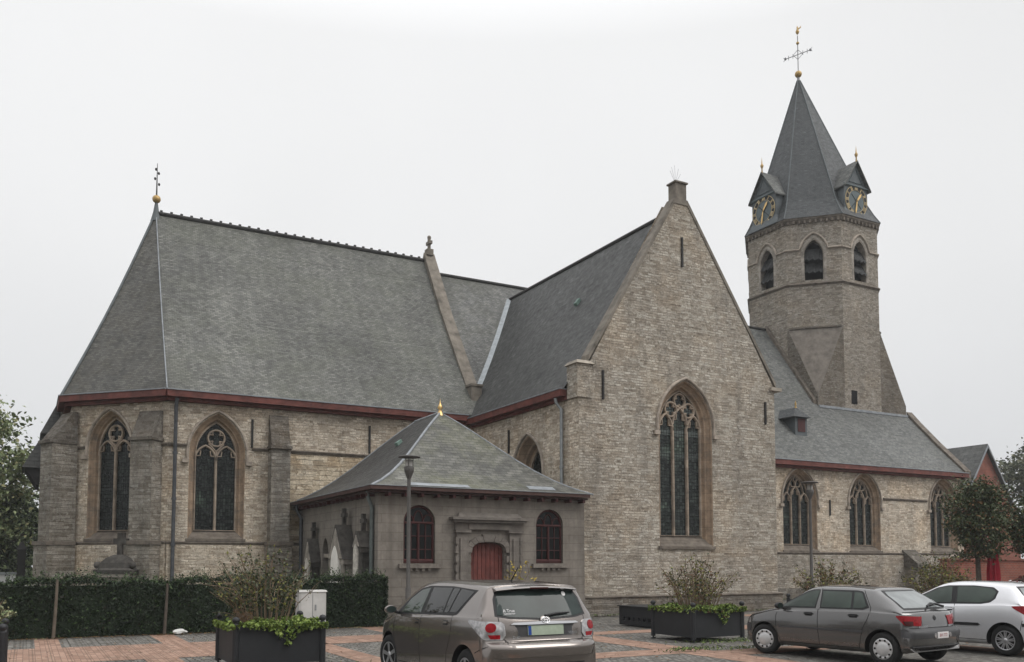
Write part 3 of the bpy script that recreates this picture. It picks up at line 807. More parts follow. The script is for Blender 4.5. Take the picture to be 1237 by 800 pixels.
# short buttress and blind arch low on the nave wall
mb = MB(); mb.obox(fr_n.O, fr_n.d, 16.2, 17.2, -0.75, 0, 0, 1.55); o = mb.build('buttress', 'stone_dark', church)
mb = MB(); P = fr_n.p
mb.hexa([P(16.15, 1.55, -0.95), P(17.25, 1.55, -0.95), P(17.25, 1.55, 0), P(16.15, 1.55, 0)], [P(16.15, 1.75, -0.95), P(17.25, 1.75, -0.95), P(17.25, 2.5, 0), P(16.15, 2.5, 0)])
mb.build('weathering', 'slope_cap', o)
mb = MB(); ribbon(mb, fr_n, [(20.4 + 0.75 * math.cos(R(a)), 1.2 + 1.0 * math.sin(R(a))) for a in range(0, 181, 15)], 0.18, -0.13, -0.1); mb.build('relieving_arch', 'hood', church)

# --- transept
TXA, TXB, TY = 16.2, 25.2, 24.9
XM = 20.72
fr_t = Fr((TXA, TY), (1, 0))
h_t = gothic_window(church, fr_t, 4.6, 1.94, 2.75, 6.72, 1.38, 0.26, 0.45, 'three', 0.1, sill=0.36, glass='glass_gable')
mb = MB()
gab = [(0, 0), (9.0, 0), (9.0, 8.6), (8.95, 8.6), (4.88, 15.0), (4.1, 15.0), (0.42, 8.6), (0, 8.6)]
facade(mb, fr_t, gab, [h_t])
mb.build('transept_gable_wall', 'stone_gable', church)
mb = MB()
fr_te = Fr((TXA, CY0), (0, -1))
h_te = gothic_window(church, fr_te, 4.85, 1.35, 3.4, 5.05, 1.0, 0.4, 0.6, 'none', 0.1, stops=True)
facade(mb, fr_te, [(0, 0), (CY0 - TY, 0), (CY0 - TY, 8.6), (CY0 - TY - 0.6, 8.6), (CY0 - TY - 0.6, ZE), (0, ZE)], [h_te])
facade(mb, Fr((TXB, TY), (0, 1)), [(0, 0), (8.3, 0), (8.3, ZE), (0.6, ZE), (0.6, 8.6), (0, 8.6)])
facade(mb, Fr((TXB, TY + 0.6), (-1, 0)), [(0, ZE), (9.0, ZE), (9.0, 8.6), (8.58, 8.6), (4.9, 15.0), (4.12, 15.0), (0.05, 8.6), (0, 8.6)])
mb.build('transept_side_wall', 'stone', church)
mb = MB(); mb.obox(fr_t.O, fr_t.d, -0.02, 9.12, -0.14, 0, 0, 0.6); mb.build('plinth', 'plinth', church)
string_course(church, fr_t, -0.02, 9.14, 0.62, 0.14, 0.18)
# coping, kneelers and the stub of a chimney on the gable
cpg = coping(church, [(16.6, TY + 0.2, 8.9), (20.4, TY + 0.2, 15.14), (21.0, TY + 0.2, 15.14), (25.28, TY + 0.2, 8.75)], 0.2, (0, 0.46, 0), 'coping', 'gable_coping')
mb = MB()
mb.box(16.12, 16.72, TY - 0.05, TY + 0.62, 7.4, 8.55); mb.build('kneeler', 'stone_gable', church)
mb = MB(); mb.hexa([(16.05, TY - 0.12, 8.55), (16.8, TY - 0.12, 8.55), (16.8, TY + 0.7, 8.55), (16.05, TY + 0.7, 8.55)], [(16.14, TY, 8.68), (16.7, TY, 8.68), (16.7, TY + 0.6, 8.68), (16.14, TY + 0.6, 8.68)])
mb.build('kneeler_cap', 'cap', church)
mb = MB(); mb.box(24.95, 25.5, TY - 0.12, TY + 0.68, 8.42, 8.55); mb.build('kneeler_cap', 'cap', church)
mb = MB(); mb.box(20.46, 20.96, TY - 0.015, TY + 0.4, 14.95, 15.74)
o = mb.build('gable_finial_block', 'coping', church)
mb = MB(); mb.box(20.41, 21.01, TY - 0.065, TY + 0.45, 15.743, 15.8); mb.hexa([(20.42, TY - 0.055, 15.802), (21.0, TY - 0.055, 15.802), (21.0, TY + 0.44, 15.802), (20.42, TY + 0.44, 15.802)], [(20.65, TY + 0.15, 15.87), (20.78, TY + 0.15, 15.87), (20.78, TY + 0.25, 15.87), (20.65, TY + 0.25, 15.87)])
mb.build('capstone', 'coping', o)
mb = MB()
for a, t in ((-34, 0.9), (-18, 1.1), (-3, 1.25), (14, 1.15), (30, 0.95)):
    mb.tube([(20.68, TY + 0.25, 15.82), (20.68 + math.sin(R(a)) * t * 0.6, TY + 0.25 + 0.05 * a / 30, 15.82 + math.cos(R(a)) * t * 0.55)], 0.006, 4, caps=False)
mb.build('lightning_spikes', 'silver_iron', o)
# transept roof
ex = TXA - 0.24
sl_t = (14.85 - 7.78) / (XM - ex)
def nave_z_to_y(z): return AX - (zr2 - z) / 1.436
mb = MB()
n = 6
def t_row(t, side):
    x = ex + (XM - ex) * t; z = 7.78 + (14.85 - 7.78) * t - 0.18 * math.sin(math.pi * t)
    if side > 0: x = 2 * XM - x
    return x, z
for side in (-1, 1):
    for i in range(n):
        (x0, z0), (x1, z1) = t_row(i / n, side), t_row((i + 1) / n, side)
        y0, y1 = nave_z_to_y(z0) + 0.35, nave_z_to_y(z1) + 0.35
        q = [(x0, TY + 0.55, z0), (x1, TY + 0.55, z1), (x1, y1, z1), (x0, y0, z0)]
        mb.poly(q if side > 0 else [q[0], q[3], q[2], q[1]])
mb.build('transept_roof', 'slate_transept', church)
mb = MB(); mb.tube([(XM, TY + 0.5, 14.87), (XM, nave_z_to_y(14.85) + 0.1, 14.87)], 0.09, 6); mb.build('ridge_tiles', 'ridge', church)
mb = MB()
val = []
for i in range(n + 1):
    x, z = t_row(i / n, -1); val.append((x - 0.02, nave_z_to_y(z) - 0.05, z + 0.07))
for i in range(n):
    a, b = Vector(val[i]), Vector(val[i + 1])
    wv = Vector((0.16, -0.1, 0.03))
    mb.poly([a - wv, a + wv, b + wv, b - wv]); 
    lo = Vector((0, 0, -0.03)); mb.poly([a - wv + lo, b - wv + lo, b + wv + lo, a + wv + lo])
mb.build('valley_flashing', 'zinc', church)
mb = MB(); mb.hexa([(18.95, 29.1, 11.95), (19.1, 29.1, 12.2), (19.1, 29.3, 12.2), (18.95, 29.3, 11.95)], [(18.83, 29.1, 12.1), (19.0, 29.1, 12.33), (19.0, 29.3, 12.33), (18.83, 29.3, 12.1)])
mb.build('roof_vent', 'copper', church)

# --- gutters (oxblood boards with a lead lip)
def gutter(parent, A, B, zt, h=0.26, out=0.1, mat='gutter_red', name='gutter'):
    A, B = Vector((*A, 0)), Vector((*B, 0)); d = (B - A).normalized(); L = (B - A).length
    mb = MB(); mb.obox(A, (d.x, d.y), 0, L, -out, 0.2, zt - h, zt - 0.03, 0)
    mb.obox(A, (d.x, d.y), 0, L, -out - 0.03, 0.18, zt - 0.03, zt + 0.01, 1)
    mb.obox(A, (d.x, d.y), 0, L, 0.12, 0.42, zt - h - 0.12, zt - h - 0.003, 0)
    return mb.build(name, [mat, 'lead'], parent)
gutter(church, E1[:2], E0[:2], 7.92)
gutter(church, E0[:2], (15.9, CY0 - oh), 7.92)
gutter(church, (ex, CY0 - 0.2), (ex, TY + 0.65), 7.78)
gutter(church, E2[:2], E1[:2], 7.92)
gutter(church, (25.3, NE_ + 0.03), (XW + 0.1, NE_ + 0.03), NZ, 0.27)
# downpipes
downpipe(church, [(4.5, 32.85, 7.6), (4.5, 33.02, 7.3), (4.5, 33.02, 0.0)], 0.065, 'pipe')
downpipe(church, [(15.92, 25.95, 7.5), (15.95, 25.95, 7.35), (16.1, 25.85, 7.1), (16.1, 25.85, 4.1)], 0.06, 'pipe_light')
# wall ties
for fr, u, z0, z1 in ((fr_s, 2.9, 6.05, 7.1), (fr_s, 7.45, 6.1, 7.2), (fr_t, 0.98, 7.4, 8.4), (fr_t, 8.5, 7.1, 7.95), (fr_t, 4.52, 12.6, 13.7), (fr_n, 10.7, 4.2, 5.0), (fr_te, 3.4, 6.0, 6.9)):
    mb = MB(); mb.obox(fr.O, fr.d, u - 0.035, u + 0.035, -0.06, 0.01, z0, z1); mb.build('wall_tie', 'iron', church)
# small red-shuttered roof dormer on the nave
dx0, dx1, dy, dz0, dz1 = 34.85, 35.7, 33.0, 8.6, 9.65
mb = MB(); mb.box(dx0, dx1, dy, dy + 2.0, dz0 - 0.3, dz1 - 0.25)
o = mb.build('roof_dormer', 'lead_dark', church)
mb = MB(); mb.hexa([(dx0 - 0.3, dy - 0.2, dz1 - 0.28), (dx1 + 0.12, dy - 0.2, dz1 - 0.28), (dx1 + 0.12, dy + 2.2, dz1 - 0.28), (dx0 - 0.3, dy + 2.2, dz1 - 0.28)], [((dx0 + dx1) / 2 - 0.05, dy + 0.35, dz1 + 0.3), ((dx0 + dx1) / 2 + 0.05, dy + 0.35, dz1 + 0.3), ((dx0 + dx1) / 2 + 0.05, dy + 2.2, dz1 + 0.3), ((dx0 + dx1) / 2 - 0.05, dy + 2.2, dz1 + 0.3)])
mb.build('roof', 'slate_spire', o)
mb = MB(); mb.box(dx0 + 0.18, dx1 - 0.15, dy - 0.03, dy + 0.0, dz0 + 0.02, dz1 - 0.33); mb.build('shutter', 'frame_red', o)
mb = MB(); mb.lathe([(0.07, 0), (0.03, 0.12), (0.06, 0.2), (0.0, 0.4)], ((dx0 + dx1) / 2, dy + 0.35, dz1 + 0.28), 8); mb.build('finial', 'gold_dull', o)

# --- slated annex roof seen past the apse
mb = MB()
mb.hexa([(-0.25, 38.2, 5.42), (1.28, 38.2, 5.42), (1.28, 40.9, 5.42), (-0.25, 40.9, 5.42)], [(0.42, 38.45, 6.75), (1.28, 38.45, 6.75), (1.28, 40.7, 6.75), (0.42, 40.7, 6.75)])
mb.hexa([(0.32, 38.2, 6.75), (1.285, 38.2, 6.75), (1.285, 40.9, 6.75), (0.32, 40.9, 6.75)], [(0.88, 38.5, 8.0), (1.285, 38.5, 8.0), (1.285, 40.6, 8.0), (0.88, 40.6, 8.0)])
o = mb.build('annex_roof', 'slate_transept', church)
mb = MB()
for i in range(6):
    y = 38.3 + i * 0.45
    mb.hexa([(0.25, y, 4.75), (0.35, y, 4.75), (0.35, y + 0.14, 4.75), (0.25, y + 0.14, 4.75)], [(-0.15, y, 5.41), (0.4, y, 5.41), (0.4, y + 0.14, 5.41), (-0.15, y + 0.14, 5.41)])
mb.box(0.4, 0.5, 38.25, 40.8, 4.7, 5.41)
mb.build('bracket_frieze', 'iron', o)
mb = MB(); mb.box(1.0, 1.29, 38.3, 40.8, 0, 8.0); mb.build('annex_wall', 'stone_dark', church)

# --- tower
def octa(ap, z, cx=TX, cy=AX):
    r_ = ap / math.cos(math.pi / 8)
    return [Vector((cx + r_ * math.cos(math.pi / 8 + i * math.pi / 4), cy + r_ * math.sin(math.pi / 8 + i * math.pi / 4), z)) for i in range(8)]
ZB, ZV, ZC = 11.2, 15.5, 22.05
O1 = octa(TA, ZV)
sq = [Vector((TX + sx * TA, AX + sy * TA, 0)) for sx, sy in ((1, 1), (-1, 1), (-1, -1), (1, -1))]
up = lambda v, z: Vector((v.x, v.y, z))
mb = MB()
# octagon vertex order: 0:(+x,+small y) 1:(small x,+y) 2:(-small x,+y) 3:(-x,+small) 4:(-x,-small) 5:(-small,-y) 6:(small,-y) 7:(+x,-small)
sides = [(sq[3], sq[0], O1[7], O1[0]), (sq[0], sq[1], O1[1], O1[2]), (sq[1], sq[2], O1[3], O1[4]), (sq[2], sq[3], O1[5], O1[6])]
for a, b, oa, ob in sides:
    mb.poly([up(oa, 0), up(ob, 0), ob, oa])
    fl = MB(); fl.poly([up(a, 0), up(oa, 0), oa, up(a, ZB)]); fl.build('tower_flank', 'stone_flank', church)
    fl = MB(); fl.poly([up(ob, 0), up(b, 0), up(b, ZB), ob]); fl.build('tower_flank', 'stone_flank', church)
# belfry stage, each face pierced by a lancet
belf = []
for i in range(8):
    pass
ow = 2 * TA * math.tan(math.pi / 8)
for i in range(8):
    a, b = O1[i], O1[(i + 1) % 8]
    fr = Fr((a.x, a.y), (b.x - a.x, b.y - a.y))
    hole = arch_outline(ow / 2, 0.52, 18.3, 19.85, 0.85, 8)
    facade(mb, fr, [(0, ZV), (ow, ZV), (ow, ZC), (0, ZC)], [hole])
    belf.append((fr, hole))
tower = mb.build('tower_wall', 'stone_tower', church)
mb = MB()
for k_, c in ((0, sq[0]), (2, sq[1]), (4, sq[2]), (6, sq[3])):
    pass
for corner, a, b in ((sq[0], O1[0], O1[1]), (sq[1], O1[2], O1[3]), (sq[2], O1[4], O1[5]), (sq[3], O1[6], O1[7])):
    n_ = Vector((corner.x - TX, corner.y - AX, 0)).normalized()
    dip = -0.0 * n_
    mb.poly([up(corner, ZB), b, a][::-1] if False else [up(corner, ZB), a, b][::1])
for f in mb.f:
    P = [Vector(mb.v[i]) for i in f]
    nn = (P[1] - P[0]).cross(P[2] - P[0])
    c = sum(P, Vector()) / 3
    if nn.dot(c - Vector((TX, AX, 0))) < 0: P = P[::-1]
    mb2 = MB(); mb2.poly(P); mb2.build('broach', 'broach', tower)
# shallow ledge over each broach
for a, b in ((O1[0], O1[1]), (O1[2], O1[3]), (O1[4], O1[5]), (O1[6], O1[7])):
    mb = MB(); fr = Fr((a.x, a.y), (b.x - a.x, b.y - a.y))
    mb.hexa([fr.p(0.1, ZV - 0.08, -0.1), fr.p(ow - 0.1, ZV - 0.08, -0.1), fr.p(ow - 0.1, ZV - 0.1, 0.05), fr.p(0.1, ZV - 0.1, 0.05)],
            [fr.p(0.1, ZV, -0.09), fr.p(ow - 0.1, ZV, -0.09), fr.p(ow - 0.1, ZV + 0.08, 0.05), fr.p(0.1, ZV + 0.08, 0.05)])
    mb.build('broach_ledge', 'slope_cap', tower)
for z in (18.05,):
    mb = MB()
    lo, mi_, hi = octa(TA, z - 0.09), octa(TA + 0.11, z + 0.02), octa(TA + 0.005, z + 0.12)
    for i in range(8):
        j = (i + 1) % 8
        mb.poly([lo[i], lo[j], mi_[j], mi_[i]]); mb.poly([mi_[i], mi_[j], hi[j], hi[i]])
    mb.build('string_course', 'string', tower)
mb = MB()
lo, hi = octa(TA + 0.03, ZC - 0.32), octa(TA + 0.16, ZC)
for i in range(8):
    j = (i + 1) % 8
    q0, q1 = octa(TA + 0.16, ZC - 0.12)[i], octa(TA + 0.16, ZC - 0.12)[j]
    mb.poly([lo[i], lo[j], q1, q0]); mb.poly([q0, q1, hi[j], hi[i]])
    fr = belf[i][0]
    for m_ in range(10):
        u = ow * (m_ + 0.5) / 10
        mb.obox(fr.O, fr.d, u - 0.06, u + 0.06, -0.13, -0.02, ZC - 0.36, ZC - 0.17)
mb.build('corbel_cornice', 'string', tower)
for i, (fr, hole) in enumerate(belf):
    if i in (0, 1, 7): continue
    mb = MB(); a0 = arch_outline(ow / 2, 0.52, 18.3, 19.85, 0.85, 8)
    n_ = len(a0)
    A = [fr.p(u, z, 0) for u, z in a0]; B = [fr.p(u, z, 0.42) for u, z in a0]
    mb.add(A + B, [(q, (q + 1) % n_, n_ + (q + 1) % n_, n_ + q) for q in range(n_)])
    hh = arch_half(0.64, 0.99, 8)
    ribbon(mb, fr, [(ow / 2 + 0.6, 18.3)] + [(ow / 2 + x, 19.85 + y) for x, y in hh] + [(ow / 2 - x, 19.85 + y) for x, y in reversed(hh[:-1])] + [(ow / 2 - 0.6, 18.3)], 0.2, -0.025, 0.03)
    o = mb.build('belfry_window', 'surround_grey', church)
    mb = MB(); facade(mb, fr, a0, (), 0.42); mb.build('dark_opening', 'black', o)
    mb = MB()
    for zc in (19.95, 19.2):
        nseg = 9
        top = [fr.p(ow / 2 - 0.5 + 1.0 * q / nseg, zc + 0.3, 0.36) for q in range(nseg + 1)]
        bot = [fr.p(ow / 2 - 0.5 + 1.0 * q / nseg, zc - 0.42 + 0.07 * math.sin(q * 2.1), -0.04) for q in range(nseg + 1)]
        dn = Vector((0, 0, -0.05))
        mb.add(bot + top, [(q, q + 1, nseg + 2 + q, nseg + 1 + q) for q in range(nseg)])
        mb.add([b_ + dn for b_ in bot] + bot, [(q, q + 1, nseg + 2 + q, nseg + 1 + q) for q in range(nseg)])
        mb.add([b_ + dn for b_ in bot] + [t_ + dn for t_ in top], [(q + 1, q, nseg + 1 + q, nseg + 2 + q) for q in range(nseg)])
    mb.build('louvre_boards', 'louvre', o)
    mb = MB()
    hh = arch_half(0.80, 1.15, 8)
    pts = [(-0.0, 20.15), (ow / 2 - 0.80, 20.15)] + [(ow / 2 - x, 19.95 + y) for x, y in hh if y > 0.2] + [(ow / 2 + x, 19.95 + y) for x, y in reversed(hh) if y > 0.2] [1:] + [(ow / 2 + 0.80, 20.15), (ow, 20.15)]
    ribbon(mb, fr, pts, 0.12, -0.09, 0.01)
    mb.build('string_course', 'hood', o)
mb = MB(); mb.box(TX - 1.0, TX - 0.55, AX - TA - 0.02, AX - TA, 10.95, 11.75); mb.build('slit_window', 'black', tower)

# spire: eight slated faces, leaning a little
APX = Vector((42.05, 38.95, 32.3))
mb = MB()
def spire_ring(ap, z):
    t = (z - ZC) / (APX.z - ZC)
    return octa(ap, z, TX + (APX.x - TX) * t, AX + (APX.y - AX) * t)
levels = [(TA + 0.2, ZC - 0.02), (TA - 0.12, ZC + 0.55), (TA - 0.42, ZC + 1.2)]
zz0 = ZC + 1.2; ap0 = TA - 0.42
for i in range(1, 7): levels.append((ap0 * (1 - i / 7) + 0.10 * i / 7, zz0 + (APX.z - zz0) * i / 7))
levels.append((0.1, APX.z))
rings = [spire_ring(a, z) for a, z in levels]
for A, B in zip(rings[:-1], rings[1:]):
    for i in range(8):
        j = (i + 1) % 8; mb.poly([A[i], A[j], B[j], B[i]])
spire = mb.build('spire', 'slate_spire', church)
mb = MB()
for i in range(8): mb.tube([r_[i] for r_ in rings], 0.035, 5)
mb.build('hip_flashing', 'lead_dark', spire)
# hatch high on the spire
mb = MB()
d45 = Vector((-0.7071, -0.7071, 0))
c = Vector((42.12, 38.92, 0)); t_ = Vector((0.7071, -0.7071, 0))
q = [c + d45 * 1.18 - t_ * 0.42 + Vector((0, 0, 29.0)), c + d45 * 1.18 + t_ * 0.42 + Vector((0, 0, 29.0)), c + d45 * 0.85 + t_ * 0.42 + Vector((0, 0, 30.05)), c + d45 * 0.85 - t_ * 0.42 + Vector((0, 0, 30.05))]
mb.hexa([v - d45 * 0.35 for v in q], q); mb.build('hatch', 'lead_dark', spire)
# the crowning cross
ax_, ay_ = APX.x, APX.y
mb = MB(); mb.lathe([(0.16, -0.3), (0.09, 0.1), (0.06, 0.4)], APX, 10)
mb.tube([APX + Vector((0, 0, 0.3)), APX + Vector((0, 0, 3.0))], 0.028, 8)
rx, ry = 0.85, -0.53
for s in (-1, 1):
    a = APX + Vector((0, 0, 1.75)); b = a + Vector((rx * s * 0.78, ry * s * 0.78, 0.28 * s))
    mb.tube([a, b], 0.024, 6)
    mb.lathe([(0.0, -0.1), (0.09, 0), (0.0, 0.14)], b, 8)
    for s2 in (-1, 1): mb.tube([b, b + Vector((rx * s * 0.12, ry * s * 0.12, 0.05 * s + 0.13 * s2))], 0.018, 5)
    for w_ in (0.4, 0.75):
        g = a + (b - a) * w_
        mb.tube([g + Vector((0, 0, -0.15)), g, g + Vector((0, 0, 0.15))], 0.018, 5)
    for s2 in (-1, 1):
        mb.tube([a + Vector((0.3 * s * rx, 0.3 * s * ry, 0.05 * s)), a + Vector((0, 0, 0.32 * s2))], 0.016, 5)
o = mb.build('spire_cross', 'silver_iron', spire) if False else mb.build('spire_cross', 'silver_iron', church)
mb = MB(); mb.ball(APX + Vector((0, 0, 0.45)), 0.22, 14); mb.build('ball', 'gold_dull', o)
mb = MB(); b = APX + Vector((0, 0, 3.05))
mb.lathe([(0.0, 0), (0.09, 0.1), (0.12, 0.22), (0.04, 0.36), (0.05, 0.5), (0.0, 0.6)], b, 8)
mb.tube([b + Vector((-0.05, 0, 0.3)), b + Vector((0.17, -0.1, 0.5)), b + Vector((0.2, -0.12, 0.62))], [0.05, 0.04, 0.0], 6)
mb.ball(APX + Vector((0, 0, 2.5)), 0.1, 8)
mb.build('weathercock', 'gold_dull', o)

# clock dormers on the east and south faces (and the hidden ones)
def clock_dormer(ang):
    d = Vector((math.cos(R(ang)), math.sin(R(ang)), 0))
    tdir = Vector((-d.y, d.x, 0))
    c = Vector((TX - 0.12, AX + 0.06, 0)) + d * (TA - 0.02)
    fr = Fr((c.x, c.y), (tdir.x, tdir.y))
    assert (fr.n - d).length < 1e-4
    hw, z0, ze, za = 0.98, ZC + 0.2, 24.05, 25.55
    mb = MB()
    A = [fr.p(-hw - 0.22, ZC - 0.02, -0.16), fr.p(hw + 0.22, ZC - 0.02, -0.16), fr.p(hw, z0 + 0.35, 0), fr.p(-hw, z0 + 0.35, 0)]
    mb.poly(A)
    facade(mb, fr, [(-hw, z0 + 0.35), (hw, z0 + 0.35), (hw, ze), (0, za - 0.12), (-hw, ze)])
    for s in (-1, 1):
        q = [fr.p(s * hw, z0 + 0.35, 0), fr.p(s * hw, z0 + 0.35, 2.2), fr.p(s * hw, ze, 2.2), fr.p(s * hw, ze, 0)]
        mb.poly(q if s > 0 else q[::-1])
        q = [fr.p(s * (hw + 0.22), ZC - 0.02, -0.16), fr.p(s * (hw + 0.3), ZC - 0.02, 1.6), fr.p(s * hw, z0 + 0.35, 1.6), fr.p(s * hw, z0 + 0.35, 0)]
        mb.poly(q if s > 0 else q[::-1])
    o = mb.build('clock_dormer', 'lead_dark', church)
    mb = MB()
    for s in (-1, 1):
        ov = 0.14
        q = [fr.p(s * (hw + ov), ze - 0.16, -0.2), fr.p(s * (hw + ov), ze - 0.16, 2.4), fr.p(0, za, 2.9), fr.p(0, za, -0.2)]
        mb.poly(q if s > 0 else q[::-1])
        lo = [v - Vector((0, 0, 0.09)) for v in q]
        mb.poly(lo[::-1] if s > 0 else lo)
        e = [q[0], q[3], lo[3], lo[0]]
        mb.poly(e[::-1] if s > 0 else e)
        e = [q[0], lo[0], lo[1], q[1]]; mb.poly(e[::-1] if s > 0 else e)
    mb.build('gable_roof', 'slate_aisle', o)
    mb = MB()
    ribbon(mb, fr, [(-hw - 0.05, ze - 0.04), (0, ze - 0.04), (hw + 0.05, ze - 0.04)], 0.13, -0.1, 0.02)
    ribbon(mb, fr, [(-0.55, ze + 0.18), (0, ze + 0.18), (0.55, ze + 0.18), (0, za - 0.42)], 0.07, -0.04, 0.01, closed=True)
    mb.build('pediment_moulding', 'clock', o)
    zc = 23.12
    mb = MB(); mb.add([fr.p(u, z, -0.02) for u, z in circ(0, zc, 0.9, 40)], [tuple(range(40))])
    mb.build('clock_face', 'clock', o)
    mb = MB(); ca, cb_ = circ(0, zc, 0.91, 48), circ(0, zc, 0.655, 48)
    mb.add([fr.p(u, z, -0.03) for u, z in ca] + [fr.p(u, z, -0.03) for u, z in cb_], [(i, (i + 1) % 48, 48 + (i + 1) % 48, 48 + i) for i in range(48)])
    mb.build('chapter_ring', 'iron', o)
    mb = MB()
    ribbon(mb, fr, circ(0, zc, 0.91, 48), 0.035, -0.045, -0.015, closed=True)
    ribbon(mb, fr, circ(0, zc, 0.66, 40), 0.022, -0.045, -0.015, closed=True)
    NUM = {1: 'I', 2: 'II', 3: 'III', 4: 'IIII', 5: 'V', 6: 'VI', 7: 'VII', 8: 'VIII', 9: 'IX', 10: 'X', 11: 'XI', 12: 'XII'}
    for h, s_ in NUM.items():
        a = R(90 - 30 * h); cu, cz = 0.785 * math.cos(a), zc + 0.785 * math.sin(a)
        # strokes laid tangentially, feet to the centre
        tx, tz = math.sin(a), -math.cos(a); rx_, rz_ = math.cos(a), math.sin(a)
        wds = {'I': 0.07, 'V': 0.11, 'X': 0.11}
        tot = sum(wds[ch] for ch in s_); x = -tot / 2
        for ch in s_:
            w_ = wds[ch]; xc = x + w_ / 2; x += w_
            g = lambda p_, q_: (cu + tx * p_ + rx_ * q_, cz + tz * p_ + rz_ * q_)
            if ch == 'I': st = [((xc, -0.1), (xc, 0.1))]
            elif ch == 'V': st = [((xc - 0.04, 0.1), (xc, -0.1)), ((xc + 0.04, 0.1), (xc, -0.1))]
            else: st = [((xc - 0.04, 0.1), (xc + 0.04, -0.1)), ((xc + 0.04, 0.1), (xc - 0.04, -0.1))]
            for p0, p1 in st: ribbon(mb, fr, [g(*p0), g(*p1)], 0.05, -0.055, -0.02)
    mb.build('clock_numerals', 'gold_pale', o)
    mb = MB()
    for dd in (45, 135): 
        a = R(dd); ribbon(mb, fr, [(-0.55 * math.cos(a), zc - 0.55 * math.sin(a)), (0.55 * math.cos(a), zc + 0.55 * math.sin(a))], 0.04, -0.04, -0.02)
    mb.build('clock_bars', 'iron', o)
    for hr, ln, wd, nm in ((52, 0.62, 0.11, 'hour_hand'), (-100, 0.82, 0.085, 'minute_hand')):
        a = R(hr); mb = MB()
        mb.add([fr.p(u, z, -0.08) for u, z in [(-0.06 * math.cos(a) - wd * 0.35 * -math.sin(a), zc - 0.06 * math.sin(a) - wd * 0.35 * math.cos(a)), (-0.06 * math.cos(a) + wd * 0.35 * -math.sin(a), zc - 0.06 * math.sin(a) + wd * 0.35 * math.cos(a)), (0.7 * ln * math.cos(a) + wd * 0.7 * -math.sin(a), zc + 0.7 * ln * math.sin(a) + wd * 0.7 * math.cos(a)), (ln * math.cos(a), zc + ln * math.sin(a)), (0.7 * ln * math.cos(a) - wd * 0.7 * -math.sin(a), zc + 0.7 * ln * math.sin(a) - wd * 0.7 * math.cos(a))]], [(4, 3, 2, 1, 0)])
        me_ = mb.v; mb.add([Vector(v) + fr.n * 0.02 for v in me_[:5]], [(4, 3, 2, 1, 0)])
        for q in range(5): mb.f.append((q, (q + 1) % 5, 5 + (q + 1) % 5, 5 + q)); mb.mi.append(0); mb.sm.append(False)
        mb.build(nm, 'gold', o)
    mb = MB(); b = fr.p(0, za, -0.1)
    mb.lathe([(0.05, -0.1), (0.035, 0.2), (0.08, 0.3), (0.10, 0.4), (0.04, 0.5), (0.02, 0.7), (0.0, 0.95)], b, 8); mb.build('finial', 'gold_dull', o)
clock_dormer(180); clock_dormer(270); clock_dormer(0); clock_dormer(90)

# ------------------------------------------------------------------ autumn mist over the whole place
hz = MB(); hz.box(-199, 299, -119, 329, -1.1, 42)
haze = setting(hz.build('haze', []), 'stuff')
hm = bpy.data.materials.new('mist'); hm.use_nodes = True
hm.node_tree.nodes.clear()
_o = hm.node_tree.nodes.new('ShaderNodeOutputMaterial'); _v = hm.node_tree.nodes.new('ShaderNodeVolumePrincipled')
_v.inputs['Color'].default_value = (0.93, 0.95, 0.97, 1); _v.inputs['Density'].default_value = 0.0006
hm.node_tree.links.new(_v.outputs[0], _o.inputs['Volume'])
haze.data.materials.append(hm); haze.display_type = 'WIRE'

# ------------------------------------------------------------------ THE SACRISTY (grey rendered annex)
sac = thing('sacristy', 'low grey rendered building with hipped slate roof and arched red door, between chancel and gable', 'annex building', (12.6, 28.9, 0))
fr_f = Fr((9.0, 24.6), (1, 0)); fr_w = Fr((9.0, 33.2), (0, -1))
def ell_outline(uc, a, z0, zs, rise, n=12):
    return [(uc - a, z0), (uc + a, z0)] + [(uc + a * math.cos(math.pi * i / n), zs + rise * math.sin(math.pi * i / n)) for i in range(n + 1)]
def flat_outline(uc, a, z0, zs, rise, n=14):
    f = lambda v: math.copysign(abs(v) ** 0.72, v)
    return [(uc - a, z0), (uc + a, z0)] + [(uc + a * f(math.cos(math.pi * i / n)), zs + rise * f(math.sin(math.pi * i / n))) for i in range(n + 1)]
W1 = ell_outline(1.31, 0.51, 1.78, 3.02, 0.51); W2 = ell_outline(5.86, 0.51, 1.78, 3.02, 0.51); D1 = flat_outline(3.61, 0.59, 0.02, 2.1, 0.34)
N1 = arch_outline(3.42, 0.36, 0.02, 2.05, 0.62, 8)
mb = MB()
facade(mb, fr_f, [(0, 0), (7.2, 0), (7.2, 3.85), (0, 3.85)], [W1, W2, D1])
facade(mb, fr_w, [(0, 0), (8.6, 0), (8.6, 3.85), (0, 3.85)], [N1])
for fr, H, dp in ((fr_f, W1, 0.16), (fr_f, W2, 0.16), (fr_f, D1, 0.22), (fr_w, N1, 0.25)):
    n_ = len(H); A = [fr.p(u, z) for u, z in H]; B = [fr.p(u, z, dp) for u, z in H]
    mb.add(A + B, [(i, (i + 1) % n_, n_ + (i + 1) % n_, n_ + i) for i in range(n_)])
sac_wall = mb.build('wall', 'render', sac)
mb = MB(); mb.obox(fr_f.O, fr_f.d, -0.06, 2.95, -0.06, 0, 0, 0.75); mb.obox(fr_f.O, fr_f.d, 4.27, 7.18, -0.06, 0, 0, 0.75); mb.obox(fr_w.O, fr_w.d, 0, 3.05, -0.06, 0, 0, 0.75); mb.obox(fr_w.O, fr_w.d, 3.79, 8.6, -0.06, 0, 0, 0.75)
mb.build('base_course', 'render', sac)
